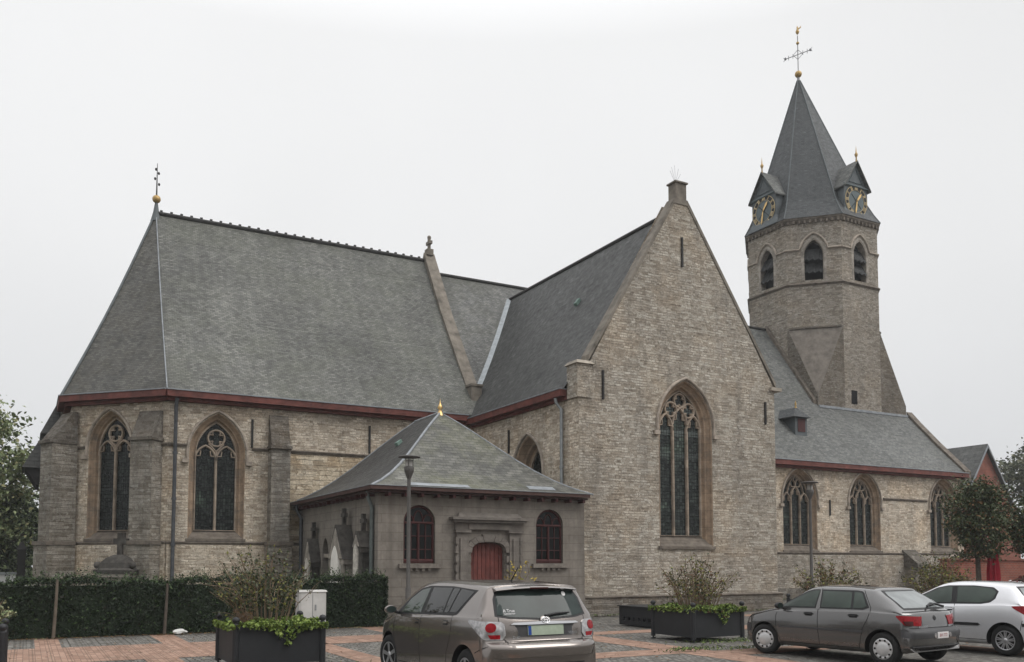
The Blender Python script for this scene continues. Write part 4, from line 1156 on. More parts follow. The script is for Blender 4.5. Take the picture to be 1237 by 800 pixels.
for uc in (1.31, 5.86):
    mb = MB()
    H = ell_outline(uc, 0.475, 1.81, 3.02, 0.475, 16)
    ribbon(mb, fr_f, H, 0.075, 0.07, 0.15, closed=True)
    ribbon(mb, fr_f, [(uc, 1.8), (uc, 3.0)], 0.075, 0.06, 0.15)
    ribbon(mb, fr_f, [(uc - 0.47, 3.0), (uc + 0.47, 3.0)], 0.075, 0.06, 0.15)
    ribbon(mb, fr_f, [(uc - 0.47, 1.86), (uc + 0.47, 1.86)], 0.11, 0.065, 0.15)
    o = mb.build('window', 'frame_red', sac)
    mb = MB()
    for dx in (-0.235, 0.235): ribbon(mb, fr_f, [(uc + dx, 1.85), (uc + dx, 3.0)], 0.03, 0.09, 0.15)
    for z in (2.2, 2.6): ribbon(mb, fr_f, [(uc - 0.46, z), (uc + 0.46, z)], 0.03, 0.09, 0.15)
    for q in (-1, 0, 1):        # interlaced heads in the fanlight
        ribbon(mb, fr_f, [(uc + q * 0.31 + 0.15 * math.cos(R(a)), 3.02 + 0.3 * math.sin(R(a)) * (1.15 if q == 0 else 0.75)) for a in range(0, 181, 20)], 0.03, 0.09, 0.15)
    mb.build('glazing_bars', 'frame_red', o)
    mb = MB(); facade(mb, fr_f, ell_outline(uc, 0.51, 1.78, 3.02, 0.51), (), 0.13); mb.build('pane', 'glass_dark', o)
    mb = MB(); mb.obox(fr_f.O, fr_f.d, uc - 0.68, uc + 0.68, -0.13, 0.02, 1.64, 1.77)
    for q in range(4): mb.obox(fr_f.O, fr_f.d, uc - 0.35 + q * 0.2, uc - 0.26 + q * 0.2, -0.09, 0.0, 1.56, 1.64)
    mb.build('sill', 'tomb_sill', o)
# red plank door with its stone portal
mb = MB(); facade(mb, fr_f, flat_outline(3.61, 0.59, 0.02, 2.1, 0.34), (), 0.17)
for i in range(8):
    u = 3.02 + i * 0.1475
    h_ = 2.1 + 0.34 * max(0.0, 1 - (abs(u + 0.07 - 3.61) / 0.6) ** 2.8) ** 0.36 - 0.05
    mb.obox(fr_f.O, fr_f.d, u + 0.008, u + 0.1395, 0.135, 0.17, 0.03, h_)
door = mb.build('door', 'red_door', sac)
mb = MB(); mb.obox(fr_f.O, fr_f.d, 4.02, 4.05, 0.08, 0.13, 1.0, 1.15); mb.build('handle', 'iron', door)
mb = MB()
for s in (-1, 1):
    u0 = 3.61 + s * 0.92
    mb.obox(fr_f.O, fr_f.d, u0 - 0.2, u0 + 0.2, -0.12, 0.0, 0.0, 2.72)
    mb.obox(fr_f.O, fr_f.d, u0 - 0.1, u0 + 0.1, -0.17, -0.12, 0.35, 2.55)
    for q in range(9):      # rusticated blocks along the pilaster edge
        z = 0.1 + q * 0.285
        mb.obox(fr_f.O, fr_f.d, u0 + s * 0.2 - 0.045, u0 + s * 0.2 + 0.045, -0.15, 0.0, z, z + 0.2)
        if z < 1.95: mb.obox(fr_f.O, fr_f.d, u0 - s * 0.25 - 0.05, u0 - s * 0.25 + 0.05, -0.09, 0.0, z, z + 0.2)
    mb.obox(fr_f.O, fr_f.d, u0 - 0.26, u0 + 0.26, -0.19, 0.0, 2.725, 2.80)
for i in range(9):
    a0, a1 = math.pi * (i + 0.03) / 9, math.pi * (i + 0.97) / 9
    f7 = lambda v: math.copysign(abs(v) ** 0.72, v)
    q = lambda a, k, w_: fr_f.p(3.61 + (0.60 + k) * f7(math.cos(a)), 2.1 + (0.35 + k) * f7(math.sin(a)), w_)
    kk = 0.24 if i == 4 else 0.17
    lo = [q(a1, 0.0, -0.1), q(a0, 0.0, -0.1), q(a0, kk, -0.1), q(a1, kk, -0.1)]
    hi = [q(a1, 0.0, 0.05), q(a0, 0.0, 0.05), q(a0, kk, 0.05), q(a1, kk, 0.05)]
    mb.hexa(hi, lo)
mb.obox(fr_f.O, fr_f.d, 2.45, 4.77, -0.1, 0.0, 2.805, 3.03)
mb.obox(fr_f.O, fr_f.d, 2.9, 4.32, -0.13, -0.1, 2.83, 3.0)
mb.obox(fr_f.O, fr_f.d, 2.35, 4.87, -0.24, 0.0, 3.035, 3.11)
mb.obox(fr_f.O, fr_f.d, 2.27, 4.95, -0.32, 0.0, 3.115, 3.2)
mb.hexa([fr_f.p(2.5, 3.203, -0.2), fr_f.p(4.75, 3.203, -0.2), fr_f.p(4.75, 3.203, 0.01), fr_f.p(2.5, 3.203, 0.01)], [fr_f.p(2.6, 3.34, -0.06), fr_f.p(4.65, 3.34, -0.06), fr_f.p(4.65, 3.34, 0.01), fr_f.p(2.6, 3.34, 0.01)])
mb.build('portal', M.setdefault('portal', ashlar('dark_portal_stone', (0.165, 0.147, 0.13))), sac)
# side doorway on the west wall
mb = MB(); facade(mb, fr_w, arch_outline(3.42, 0.36, 0.02, 2.05, 0.62, 8), (), 0.22); mb.obox(fr_w.O, fr_w.d, 3.06, 3.78, 0.05, 0.2, 1.98, 2.1, 1)
mb.obox(fr_w.O, fr_w.d, 3.44, 3.77, 0.14, 0.21, 0.03, 1.97, 2)
mb.build('side_door', ['black', 'cap', 'red_door'], sac)
# flared hip roof
def sac_ring(t):
    z = 4.04 + 2.98 * (t - 0.16 * math.sin(math.pi * t) * (1 - t))
    x0, x1, y0, y1 = 8.67, 16.35, 24.27, 33.4
    lx = lambda a, b: a + (b - a) * t
    return [(lx(x0, 12.5), lx(y0, 28.05), z), (lx(x1, 12.52), lx(y0, 28.05), z), (lx(x1, 12.52), lx(y1, 30.3), z), (lx(x0, 12.5), lx(y1, 30.3), z)]
rg = [sac_ring(i / 8) for i in range(9)]
mb = MB()
for A, B in zip(rg[:-1], rg[1:]):
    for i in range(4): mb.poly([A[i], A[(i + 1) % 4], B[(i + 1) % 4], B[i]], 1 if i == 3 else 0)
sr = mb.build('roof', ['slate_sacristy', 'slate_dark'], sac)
mb = MB()
mb.tube([r_[0] for r_ in rg], 0.045, 6); mb.tube([r_[1] for r_ in rg], 0.03, 6); mb.tube([r_[3] for r_ in rg], 0.03, 6); mb.tube([rg[-1][0], rg[-1][3]], 0.05, 6)
mb.build('hip_flashing', 'lead', sr)
def slope_patch(mb, u0, u1, t0, t1, off=0.02):
    A, B = sac_ring(t0), sac_ring(t1); n_ = Vector((0, -0.6, 0.8)) * off
    mb.poly([Vector((u0, A[0][1], A[0][2])) + n_, Vector((u1, A[0][1], A[0][2])) + n_, Vector((u1, B[0][1], B[0][2])) + n_, Vector((u0, B[0][1], B[0][2])) + n_])
for q in ((9.9, 11.9, 0.03, 0.09), (14.05, 15.05, 0.06, 0.13)):
    mb = MB(); slope_patch(mb, *q); mb.build('zinc_patch', 'lead', sr)
mb = MB(); mb.hexa([(11.2, 28.6, 5.8), (11.36, 28.6, 5.94), (11.36, 28.85, 5.94), (11.2, 28.85, 5.8)], [(11.12, 28.6, 5.95), (11.28, 28.6, 6.08), (11.28, 28.85, 6.08), (11.12, 28.85, 5.95)]); mb.build('roof_vent', 'copper', sr)
mb = MB(); mb.lathe([(0.14, -0.15), (0.07, 0.0), (0.05, 0.08), (0.1, 0.14), (0.06, 0.22), (0.02, 0.32), (0.0, 0.48)], (12.5, 28.05, 7.05), 10); mb.build('finial', 'gold', sr)
# eaves: gutter and bracket ends
mb = MB()
mb.box(8.62, 16.18, 24.2, 24.34, 3.93, 4.04); mb.box(8.62, 8.76, 24.345, 33.1, 3.93, 4.04)
mb.box(8.72, 16.18, 24.345, 24.6, 3.86, 3.925); mb.box(8.765, 9.0, 24.605, 33.1, 3.86, 3.925)
g = mb.build('gutter', 'gutter_dark', sac)
for i in range(14):
    mb = MB(); mb.box(9.2 + i * 0.52, 9.29 + i * 0.52, 24.3, 24.6, 3.76, 3.858); mb.build('bracket', 'frame_red', g)
for i in range(17):
    mb = MB(); mb.box(8.74, 9.0, 24.9 + i * 0.49, 24.99 + i * 0.49, 3.76, 3.858); mb.build('bracket', 'frame_red', g)
mb = MB(); mb.box(8.6, 16.22, 24.18, 24.36, 4.043, 4.06); mb.box(8.6, 8.78, 24.365, 33.1, 4.043, 4.06); mb.build('gutter_lip', 'lead', g)
downpipe(sac, [(8.8, 24.95, 3.95), (8.8, 24.95, 3.75), (8.93, 24.95, 3.45), (8.93, 24.95, 0.0)], 0.062, 'pipe_green')
downpipe(sac, [(8.75, 32.6, 3.95), (8.75, 32.6, 3.75), (8.93, 32.65, 3.45), (8.93, 32.65, 0.0)], 0.06, 'pipe')

# ------------------------------------------------------------------ grave monuments against the walls
M['tomb'] = plain('blackened_tomb_stone', (0.06, 0.055, 0.049), 0.95, var=0.6, scale=4, bump=0.8, bscale=11)
M['tomb_mid'] = plain('weathered_tomb_stone', (0.25, 0.225, 0.195), 0.95, var=0.45, scale=4, bump=0.6, bscale=14)
M['marble'] = plain('white_marble_slab', (0.72, 0.69, 0.64), 0.5, var=0.15, scale=3)
M['tomb_pale'] = plain('pale_tomb_panel', (0.46, 0.43, 0.38), 0.9, var=0.5, scale=7, bump=0.4)
def stone_cross_mb(mb, c, h, d, t=0.13):
    """a blunt cross standing at c, arms along d"""
    c = Vector(c); d = Vector((d[0], d[1], 0)).normalized()
    mb.obox(c, d, -t / 2, t / 2, -t / 2, t / 2, c.z, c.z + h)
    mb.obox(c, d, -h * 0.33, h * 0.33, -t / 2 + 0.003, t / 2 - 0.003, c.z + h * 0.5, c.z + h * 0.5 + t)
def gable_tomb(y0, y1, zs, za, depth, label, panel, cross, roofed=True):
    yc = (y0 + y1) / 2; t = thing('grave_monument', label, 'grave monument', (8.9, yc, 0), 'grave monuments along the annex wall')
    fr = Fr((9.0, y1), (0, -1)); w = y1 - y0
    mb = MB(); mb.obox(fr.O, fr.d, 0, w, -depth, -0.02, 0, 0.5); mb.obox(fr.O, fr.d, 0.06, w - 0.06, -depth + 0.08, -0.02, 0.5, zs)
    for u in (0.12, w - 0.12): mb.tube([fr.p(u, 0.5, -depth + 0.02), fr.p(u, zs - 0.1, -depth + 0.02)], 0.075, 8)
    mb.obox(fr.O, fr.d, -0.02, w + 0.02, -depth - 0.04, -0.02, zs - 0.1, zs + 0.06)
    mb.build('base', 'tomb_mid' if roofed else 'tomb', t)
    mb = MB()
    lo = [fr.p(-0.05, zs + 0.06, -depth - 0.06), fr.p(w + 0.05, zs + 0.06, -depth - 0.06), fr.p(w + 0.05, zs + 0.06, -0.02), fr.p(-0.05, zs + 0.06, -0.02)]
    hi = [fr.p(w / 2 - 0.09, za, -depth - 0.06), fr.p(w / 2 + 0.09, za, -depth - 0.06), fr.p(w / 2 + 0.09, za, -0.02), fr.p(w / 2 - 0.09, za, -0.02)]
    mb.hexa(lo, hi); mb.build('gabled_roof', 'tomb', t)
    mb = MB(); a_ = arch_outline(w / 2, w * 0.25, 0.55, zs - 0.1, w * 0.4, 8)
    n_ = len(a_); mb.add([fr.p(u, z, -depth - 0.10) for u, z in a_] + [fr.p(u, z, -depth + 0.05) for u, z in a_], [tuple(range(n_))] + [((i + 1) % n_, i, n_ + i, n_ + (i + 1) % n_) for i in range(n_)])
    mb.build('panel', panel, t)
    mb = MB()
    q_ = [(0.05, zs + 0.08), (w - 0.05, zs + 0.08), (w / 2, za - 0.12)]
    mb.add([fr.p(u, z, -depth - 0.085) for u, z in q_] + [fr.p(u, z, -depth) for u, z in q_], [(0, 1, 2), (1, 0, 3, 4), (2, 1, 4, 5), (0, 2, 5, 3)])
    mb.build('pediment', 'tomb_mid', t)
    if cross:
        mb = MB(); stone_cross_mb(mb, fr.p(w / 2, za - 0.03, -depth / 2), cross, fr.d, 0.12); mb.build('cross', 'tomb', t)
    return t
gable_tomb(26.4, 27.85, 1.85, 3.0, 0.42, 'grave monument with steep gabled roof, cross and white marble panel', 'marble', 0.55)
gable_tomb(25.1, 25.75, 2.2, 2.75, 0.32, 'grave monument with grey carved panel and cross, nearest the corner downpipe', 'tomb_pale', 0.55, False)
gable_tomb(30.3, 31.1, 1.75, 2.65, 0.3, 'blackened grave monument with spire-like top in the dark corner by the chancel', 'tomb_pale', 0.6, False)
# tomb under the apse window
tb = thing('grave_monument', 'dark domed tomb with a stone cross, below the leftmost apse window', 'grave monument', (2.3, 34.4, 0))
fr_g = Fr(Vector((1.08, 36.42)) + Vector((-0.7071, -0.7071)) * 0.62, C0 - C1)
mb = MB(); mb.obox(fr_g.O, fr_g.d, 2.65, 3.75, -0.3, 0.3, 0, 1.3); mb.obox(fr_g.O, fr_g.d, 2.5, 3.9, -0.4, 0.4, 1.3, 1.42); mb.build('base', 'tomb_mid', tb)
mb = MB()
prof = [(0.78, 1.425), (0.8, 1.55), (0.66, 1.62), (0.6, 1.8), (0.42, 1.98), (0.2, 2.08)]
lp = [[fr_g.p(3.2 + sx * r_, z, sy * r_ * 0.55) for sx, sy in ((-1, -1), (1, -1), (1, 1), (-1, 1))] for r_, z in prof]
for A, B in zip(lp[:-1], lp[1:]):
    for i in range(4): mb.poly([A[i], A[(i + 1) % 4], B[(i + 1) % 4], B[i]])
mb.poly(lp[-1])
for s in (-0.72, 0.72): mb.ball(fr_g.p(3.2 + s, 1.72, -0.3), 0.13, 8)
mb.build('domed_top', 'tomb', tb)
mb = MB(); stone_cross_mb(mb, fr_g.p(3.2, 2.05, 0), 0.8, fr_g.d, 0.2); mb.build('cross', 'tomb', tb)

# ------------------------------------------------------------------ THE GROUND
def cobble(name):
    s = NT(name, 0.9, 0.25)
    p = s.pos()
    nz = s.vscale(s.vsub(s.noise(p, 6, 2, col=True), (0.5, 0.5, 0.5)), 0.05)
    c, f = s.brick(s.vadd(p, nz), 0.15, 0.13, 0.016, 0.5, 0.5, 0.8, 2)
    col = s.ramp(s.mix(0.4, c, s.noise(p, 14, 3)), [(0.15, (0.09, 0.085, 0.078)), (0.5, (0.155, 0.147, 0.135)), (0.85, (0.235, 0.225, 0.205))])
    col = s.mix(0.6, col, s.ramp(s.noise(p, 0.7, 5, 0.65), [(0.3, 0.75), (0.7, 1.2)]), 'MULTIPLY')
    gr = s.ramp(s.noise(p, 2.2, 5, 0.7), [(0.5, 0.0), (0.66, 0.35)])
    col = s.mix(gr, col, (0.10, 0.085, 0.055))
    oil = s.ramp(s.noise(s.vadd(p, (3, 7, 0)), 0.9, 4, 0.6), [(0.6, 0.0), (0.7, 0.55)])
    col = s.mix(oil, col, (0.045, 0.043, 0.04))
    col = s.mix(f, col, (0.045, 0.042, 0.034))
    h = s.math('SUBTRACT', s.math('MULTIPLY', c, 0.3), f)
    return s.done(col, s.bump(h, 0.8, 0.02))
def pavers(name, rot=0.0):
    s = NT(name, 0.9, 0.25)
    p = s.mapping(s.pos(), rot=(0, 0, R(90 + rot)))
    c, f = s.brick(p, 0.21, 0.105, 0.006, 0.3, 0.5)
    # wide joints between the laid rows catch moss
    sep = s.node('ShaderNodeSeparateXYZ'); s.l.new(p, sep.inputs[0])
    fr_ = s.math('FRACT', s.math('DIVIDE', s.math('ADD', sep.outputs[1], 60.0), 0.315))
    row = s.ramp(fr_, [(0.0, 1.0), (0.06, 0.0), (0.96, 0.0), (1.0, 1.0)])
    col = s.ramp(s.mix(0.35, c, s.noise(s.pos(), 9, 4)), [(0.15, (0.215, 0.132, 0.096)), (0.5, (0.27, 0.17, 0.125)), (0.85, (0.335, 0.222, 0.168))])
    col = s.mix(0.7, col, s.ramp(s.noise(s.pos(), 0.8, 6, 0.65), [(0.28, 0.72), (0.72, 1.2)]), 'MULTIPLY')
    dirt = s.ramp(s.noise(s.pos(), 1.7, 6, 0.7), [(0.5, 0.0), (0.7, 0.45)])
    col = s.mix(dirt, col, (0.13, 0.10, 0.075))
    col = s.mix(s.math('MULTIPLY', f, 0.55), col, (0.06, 0.045, 0.035))
    col = s.mix(s.math('MULTIPLY', row, 0.6), col, (0.05, 0.042, 0.03))
    return s.done(col, s.bump(s.math('SUBTRACT', 1.0, f), 0.5, 0.008))
M['cobble'] = cobble('grey_cobbles'); M['pavers'] = pavers('red_pavers'); M['pavers_x'] = pavers('red_pavers_across', 90)
def soil_mat():
    s = NT('churchyard_soil', 1.0, 0.1); p = s.pos()
    col = s.ramp(s.noise(p, 3, 6, 0.7), [(0.3, (0.03, 0.026, 0.018)), (0.5, (0.045, 0.05, 0.022)), (0.7, (0.05, 0.065, 0.025))])
    return s.done(col, s.bump(s.noise(p, 9, 5), 0.8, 0.05))
M['soil'] = soil_mat()
M['ground'] = plain('far_ground', (0.075, 0.08, 0.055), 1.0, var=0.3, scale=0.2)

def sheet(name, rects, z, mat):
    mb = MB()
    for x0, x1, y0, y1 in rects: mb.poly([(x0, y0, z), (x1, y0, z), (x1, y1, z), (x0, y1, z)])
    return setting(mb.build(name, mat))
sheet('ground', [(-195, 295, -115, 325)], -0.06, 'ground')
sheet('plaza', [(-60, 90, -40, 24.95)], -0.008, 'cobble')
sheet('street', [(25.3, 140, 24.95, 31.5)], -0.006, 'cobble')
sheet('churchyard', [(-30, 9.2, 24.3, 60)], -0.004, 'soil')
RX, RXX = [], []
# field of red pavers in front of the hedge, cobbled panels along its foot
RX += [(-30, 4.9, 18.0, 21.3), (2.75, 3.3, 21.3, 23.8), (0.22, 0.72, 21.3, 23.8), (-2.6, -2.1, 21.3, 23.8), (5.4, 6.0, 18.0, 23.8), (8.2, 8.8, 18.0, 23.8)]
RX += [(4.9, 12.4, 19.4, 21.3)]
RX += [(-30, 2.0, 10.0, 17.3), (2.0, 2.6, 10.0, 18.0), (5.4, 6.0, 9.0, 18.0)]
# bands through the cobbles in front of the transept
RX += [(11.55, 12.45, 8.0, 19.4), (17.2, 18.1, 8.0, 24.0), (22.9, 23.8, 8.0, 24.0)]
RXX += [(6.0, 11.55, 14.0, 14.9), (12.45, 17.2, 13.2, 14.1), (18.1, 22.9, 14.0, 14.9), (12.45, 17.2, 18.6, 19.4), (18.1, 22.9, 18.6, 19.4), (23.8, 45, 18.6, 19.4), (23.8, 45, 22.6, 23.4), (18.1, 22.9, 22.6, 23.4), (23.8, 45, 14.0, 14.9)]
sheet('paving', RX, -0.002, 'pavers')
sheet('paving_bands', RXX, -0.002, 'pavers_x')

# ------------------------------------------------------------------ FOLIAGE
def leafmat(name, col, rough=0.6, var=0.35, trans=0.0):
    s = NT(name, rough, 0.25)
    oi = s.noise(s.pos(), 7.0, 3)
    c = s.mix(1.0, col, s.ramp(oi, [(0.3, 1 - var), (0.7, 1 + var)]), 'MULTIPLY')
    return s.done(c)
def leaf_cloud(name, pts, size, mats, parent=None, up=0.25, aspect=0.55, weights=None, jitter=0.4, droop=0.0):
    P = np.asarray(pts, float); n = len(P)
    d = rng.normal(size=(n, 3)); d[:, 2] += up; d /= np.linalg.norm(d, axis=1)[:, None]     # normals
    a = rng.normal(size=(n, 3)); a[:, 2] -= droop
    a -= d * (a * d).sum(1)[:, None]; a /= np.linalg.norm(a, axis=1)[:, None]
    b = np.cross(d, a)
    s = size * (1 + jitter * (rng.random(n) * 2 - 1))
    L = a * (s * 0.5)[:, None]; Wd = b * (s * 0.5 * aspect)[:, None]
    cup = d * (s * 0.12)[:, None]
    V = np.empty((n, 4, 3)); V[:, 0] = P - L; V[:, 1] = P + Wd + cup; V[:, 2] = P + L; V[:, 3] = P - Wd + cup
    me = bpy.data.meshes.new(name)
    me.vertices.add(n * 4); me.vertices.foreach_set('co', V.ravel())
    me.loops.add(n * 4); me.loops.foreach_set('vertex_index', np.arange(n * 4))
    me.polygons.add(n); me.polygons.foreach_set('loop_start', np.arange(n) * 4); me.polygons.foreach_set('loop_total', np.full(n, 4))
    for m in mats: me.materials.append(M[m])
    w = np.array(weights if weights else [1] * len(mats), float); w /= w.sum()
    me.polygons.foreach_set('material_index', rng.choice(len(mats), n, p=w).astype(np.int32))
    me.update(calc_edges=True)
    o = bpy.data.objects.new(name, me); COL.objects.link(o)
    if parent is not None: adopt(o, parent)
    return o
for nm, c in dict(yew=(0.015, 0.026, 0.012), yew_light=(0.050, 0.080, 0.030), yew_brown=(0.022, 0.02, 0.011), oak=(0.125, 0.16, 0.075), oak_light=(0.20, 0.235, 0.115), oak_yellow=(0.25, 0.24, 0.12),
                  lime=(0.058, 0.074, 0.036), lime_light=(0.10, 0.118, 0.052), lime_rust=(0.15, 0.085, 0.04), holly=(0.048, 0.060, 0.032), holly_pale=(0.11, 0.12, 0.07), rust=(0.11, 0.055, 0.028),
                  moss_green=(0.15, 0.21, 0.045), moss_light=(0.22, 0.28, 0.07), moss_dark=(0.07, 0.11, 0.03), varieg=(0.34, 0.35, 0.20), varieg_green=(0.12, 0.15, 0.07), yellow=(0.34, 0.25, 0.045), yellow_green=(0.17, 0.17, 0.045),
                  redleaf=(0.10, 0.022, 0.022), redleaf_dark=(0.05, 0.015, 0.015), fallen=(0.20, 0.11, 0.035), grass=(0.07, 0.095, 0.03), far_green=(0.075, 0.085, 0.05), far_light=(0.12, 0.12, 0.07)).items():
    M[nm] = leafmat('leaf_' + nm, c)
M['bark'] = plain('bark', (0.075, 0.062, 0.05), 0.95, var=0.4, scale=6, bump=0.8, bscale=14)
M['twig'] = plain('twig', (0.17, 0.125, 0.085), 0.9, var=0.3)
M['stake'] = plain('weathered_stake', (0.11, 0.09, 0.07), 0.95, var=0.35, scale=5, bump=0.5)

# hedge
hx0, hx1, hy0, hy1, hh = -4.5, 9.07, 23.9, 24.58, 1.34
hedge = thing('hedge', 'long dark clipped yew hedge along the churchyard edge', 'hedge', ((hx0 + hx1) / 2, hy0, 0))
mb = MB(); mb.box(hx0, hx1 - 0.1, hy0 + 0.1, hy1 - 0.08, 0, hh - 0.1); mb.build('stems', 'yew', hedge)
pts = []
def htop(x): return hh + 0.05 * math.sin(x * 1.7) + 0.04 * math.sin(x * 5.1 + 1)
N = 30000
u = rng.random((N, 3))
face = rng.random(N)
for i in range(N):
    x = hx0 + (hx1 - hx0) * u[i, 0]; t = htop(x); w = 0.05 * math.sin(x * 3.3) * math.sin(u[i, 1] * 5 + x)
    if face[i] < 0.62: pts.append((x, hy0 + w + 0.12 * u[i, 2] ** 1.5 * (1 if u[i, 2] > 0.1 else -0.8), 0.03 + (t - 0.03) * u[i, 1]))
    elif face[i] < 0.84: pts.append((x, hy0 + (hy1 - hy0) * u[i, 1], t - 0.10 + 0.14 * u[i, 2]))
    elif face[i] < 0.93: pts.append((hx1 - 0.08 * u[i, 2], hy0 + (hy1 - hy0) * u[i, 0], 0.03 + (t - 0.03) * u[i, 1]))
    else: pts.append((x, hy1 - 0.1 * u[i, 2], 0.3 + (t - 0.3) * u[i, 1]))
leaf_cloud('foliage', pts, 0.075, ['yew', 'yew_light', 'yew_brown'], hedge, 0.2, 0.45, [0.85, 0.09, 0.06])
pts = []
for _ in range(900):       # young shoots standing proud of the clipped top
    x = hx0 + (hx1 - hx0) * random.random(); y = hy0 + (hy1 - hy0) * random.random(); h_ = random.random() ** 2 * 0.3 + 0.05
    for q in range(7): pts.append((x + random.gauss(0, 0.02), y + random.gauss(0, 0.02), htop(x) + h_ * q / 7))
leaf_cloud('shoots', pts, 0.07, ['yew_light', 'yew'], hedge, 0.5, 0.4, [0.6, 0.4])

def shrub(name, label, cat, base, spread, height, nst, leaf, mats, weights, per=14, lean=(0, 0), group=None, rad=0.35, twig='twig', start=0.25, thick=0.012, aspect=0.55, side=0.35, scat=0.5):
    t = thing(name, label, cat, base, group)
    mb = MB(); pts = []
    B = Vector(base)
    for i in range(nst):
        a = random.random() * 2 * math.pi; r_ = spread * math.sqrt(random.random())
        h_ = height * (1 - 0.45 * (r_ / spread) ** 2) * random.uniform(0.6, 1.05)
        s0 = B + Vector((math.cos(a), math.sin(a), 0)) * min(rad, r_ * 0.45)
        e = B + Vector((math.cos(a) * r_ + lean[0] * h_, math.sin(a) * r_ + lean[1] * h_, h_))
        m_ = s0.lerp(e, 0.5) + Vector((math.cos(a), math.sin(a), 0)) * -0.08 * spread + Vector((0, 0, 0.07 * h_))
        path = [s0, s0.lerp(m_, 0.55) , m_, m_.lerp(e, 0.55) + Vector((random.gauss(0, .02), random.gauss(0, .02), 0)), e]
        mb.tube(path, [thick, thick * 0.85, thick * 0.7, thick * 0.5, thick * 0.25], 5, caps=False)
        subs = [(path, 1.0)]
        for q in range(3):
            k_ = random.uniform(0.35, 0.85); p0 = path[int(k_ * 4)]
            p1 = p0 + Vector((random.gauss(0, side), random.gauss(0, side), abs(random.gauss(0.3, 0.2)))) * (height * 0.33)
            mb.tube([p0, p0.lerp(p1, 0.5) + Vector((0, 0, 0.02)), p1], [thick * 0.5, thick * 0.4, thick * 0.2], 4, caps=False)
            subs.append(([p0, p1], 0.6))
        for sp, wt in subs:
            for q in range(int(per * wt)):
                k_ = start + (1 - start) * random.random(); f = k_ * (len(sp) - 1); j = min(int(f), len(sp) - 2)
                p = sp[j].lerp(sp[j + 1], f - j)
                pts.append(p + Vector((random.gauss(0, leaf * scat), random.gauss(0, leaf * scat), random.gauss(0, leaf * scat))))
    mb.build('stems', twig, t)
    leaf_cloud('leaves', [tuple(p) for p in pts], leaf, mats, t, 0.35, aspect, weights)
    return t

# ------------------------------------------------------------------ PLANTERS
M['planter'] = plain('black_painted_steel', (0.014, 0.015, 0.017), 0.55, spec=0.4, var=0.25, scale=3)
def make_planter():
    t = thing('planter', '', 'planter', (0, 0, 0), 'black square planters on the plaza')
    s, z0, z1 = 0.75, 0.11, 0.73
    mb = MB()
    for sx, sy in ((0, -1), (1, 0), (0, 1), (-1, 0)):
        if sx == 0: mb.box(-s + 0.04, s - 0.04, sy * (s - 0.03) - 0.02, sy * (s - 0.03) + 0.02, z0, z1)
        else: mb.box(sx * (s - 0.03) - 0.02, sx * (s - 0.03) + 0.02, -s + 0.04, s - 0.04, z0, z1)
    mb.box(-s + 0.055, s - 0.055, -s + 0.055, s - 0.055, z0 + 0.02, z0 + 0.05)
    mb.build('box', 'planter', t)
    mb = MB()
    for sy in (-1, 1):
        mb.box(-s + 0.05, s - 0.05, sy * (s - 0.02) - 0.035, sy * (s - 0.02) + 0.035, z1 - 0.06, z1 + 0.012)
        mb.box(sy * (s - 0.02) - 0.033, sy * (s - 0.02) + 0.033, -s + 0.05, s - 0.05, z1 - 0.059, z1 + 0.010)
    mb.build('rim', 'planter', t)
    for sx in (-1, 1):
        for sy in (-1, 1):
            mb = MB(); c = (sx * (s - 0.02), sy * (s - 0.02), 0)
            mb.tube([(c[0], c[1], 0.06), (c[0], c[1], 0.78)], 0.055, 10, smooth=True)
            mb.lathe([(0.0, 0), (0.06, 0.005), (0.06, 0.02), (0.018, 0.03), (0.018, 0.06)], c, 10)
            mb.lathe([(0.05, 0), (0.03, 0.02), (0.06, 0.05), (0.065, 0.08), (0.045, 0.115), (0.0, 0.13)], (c[0], c[1], 0.78), 12)
            mb.build('corner_post', 'planter', t)
    mb = MB(); mb.poly([(-s + 0.06, -s + 0.06, z1 - 0.07), (s - 0.06, -s + 0.06, z1 - 0.07), (s - 0.06, s - 0.06, z1 - 0.07), (-s + 0.06, s - 0.06, z1 - 0.07)])
    mb.build('soil', 'soil', t)
    return t
pl = make_planter()
PL = [((3.8, 15.82, 0), 'black square planter with bright green creeper hanging over its front, left of the taupe car'),
      ((13.97, 16.4, 0), 'black square planter under a broad sparse shrub, in front of the transept gable'),
      ((-1.0, 15.82, 0), 'black square planter with a cream-leaved shrub, cut by the left edge of the picture'),
      ((20.3, 18.2, 0), 'black square planter hidden behind the dark grey hatchback'),
      ((25.4, 18.2, 0), 'black square planter hidden behind the silver hatchback'),
      ((11.1, 20.6, 0), 'black square planter hidden behind the taupe car, before the red door')]
for i, (l, lab) in enumerate(PL):
    o = pl if i == 0 else dup(pl)
    o.location = l; o['label'] = lab
    for ch in o.children: ch.matrix_parent_inverse = Matrix.Identity(4)
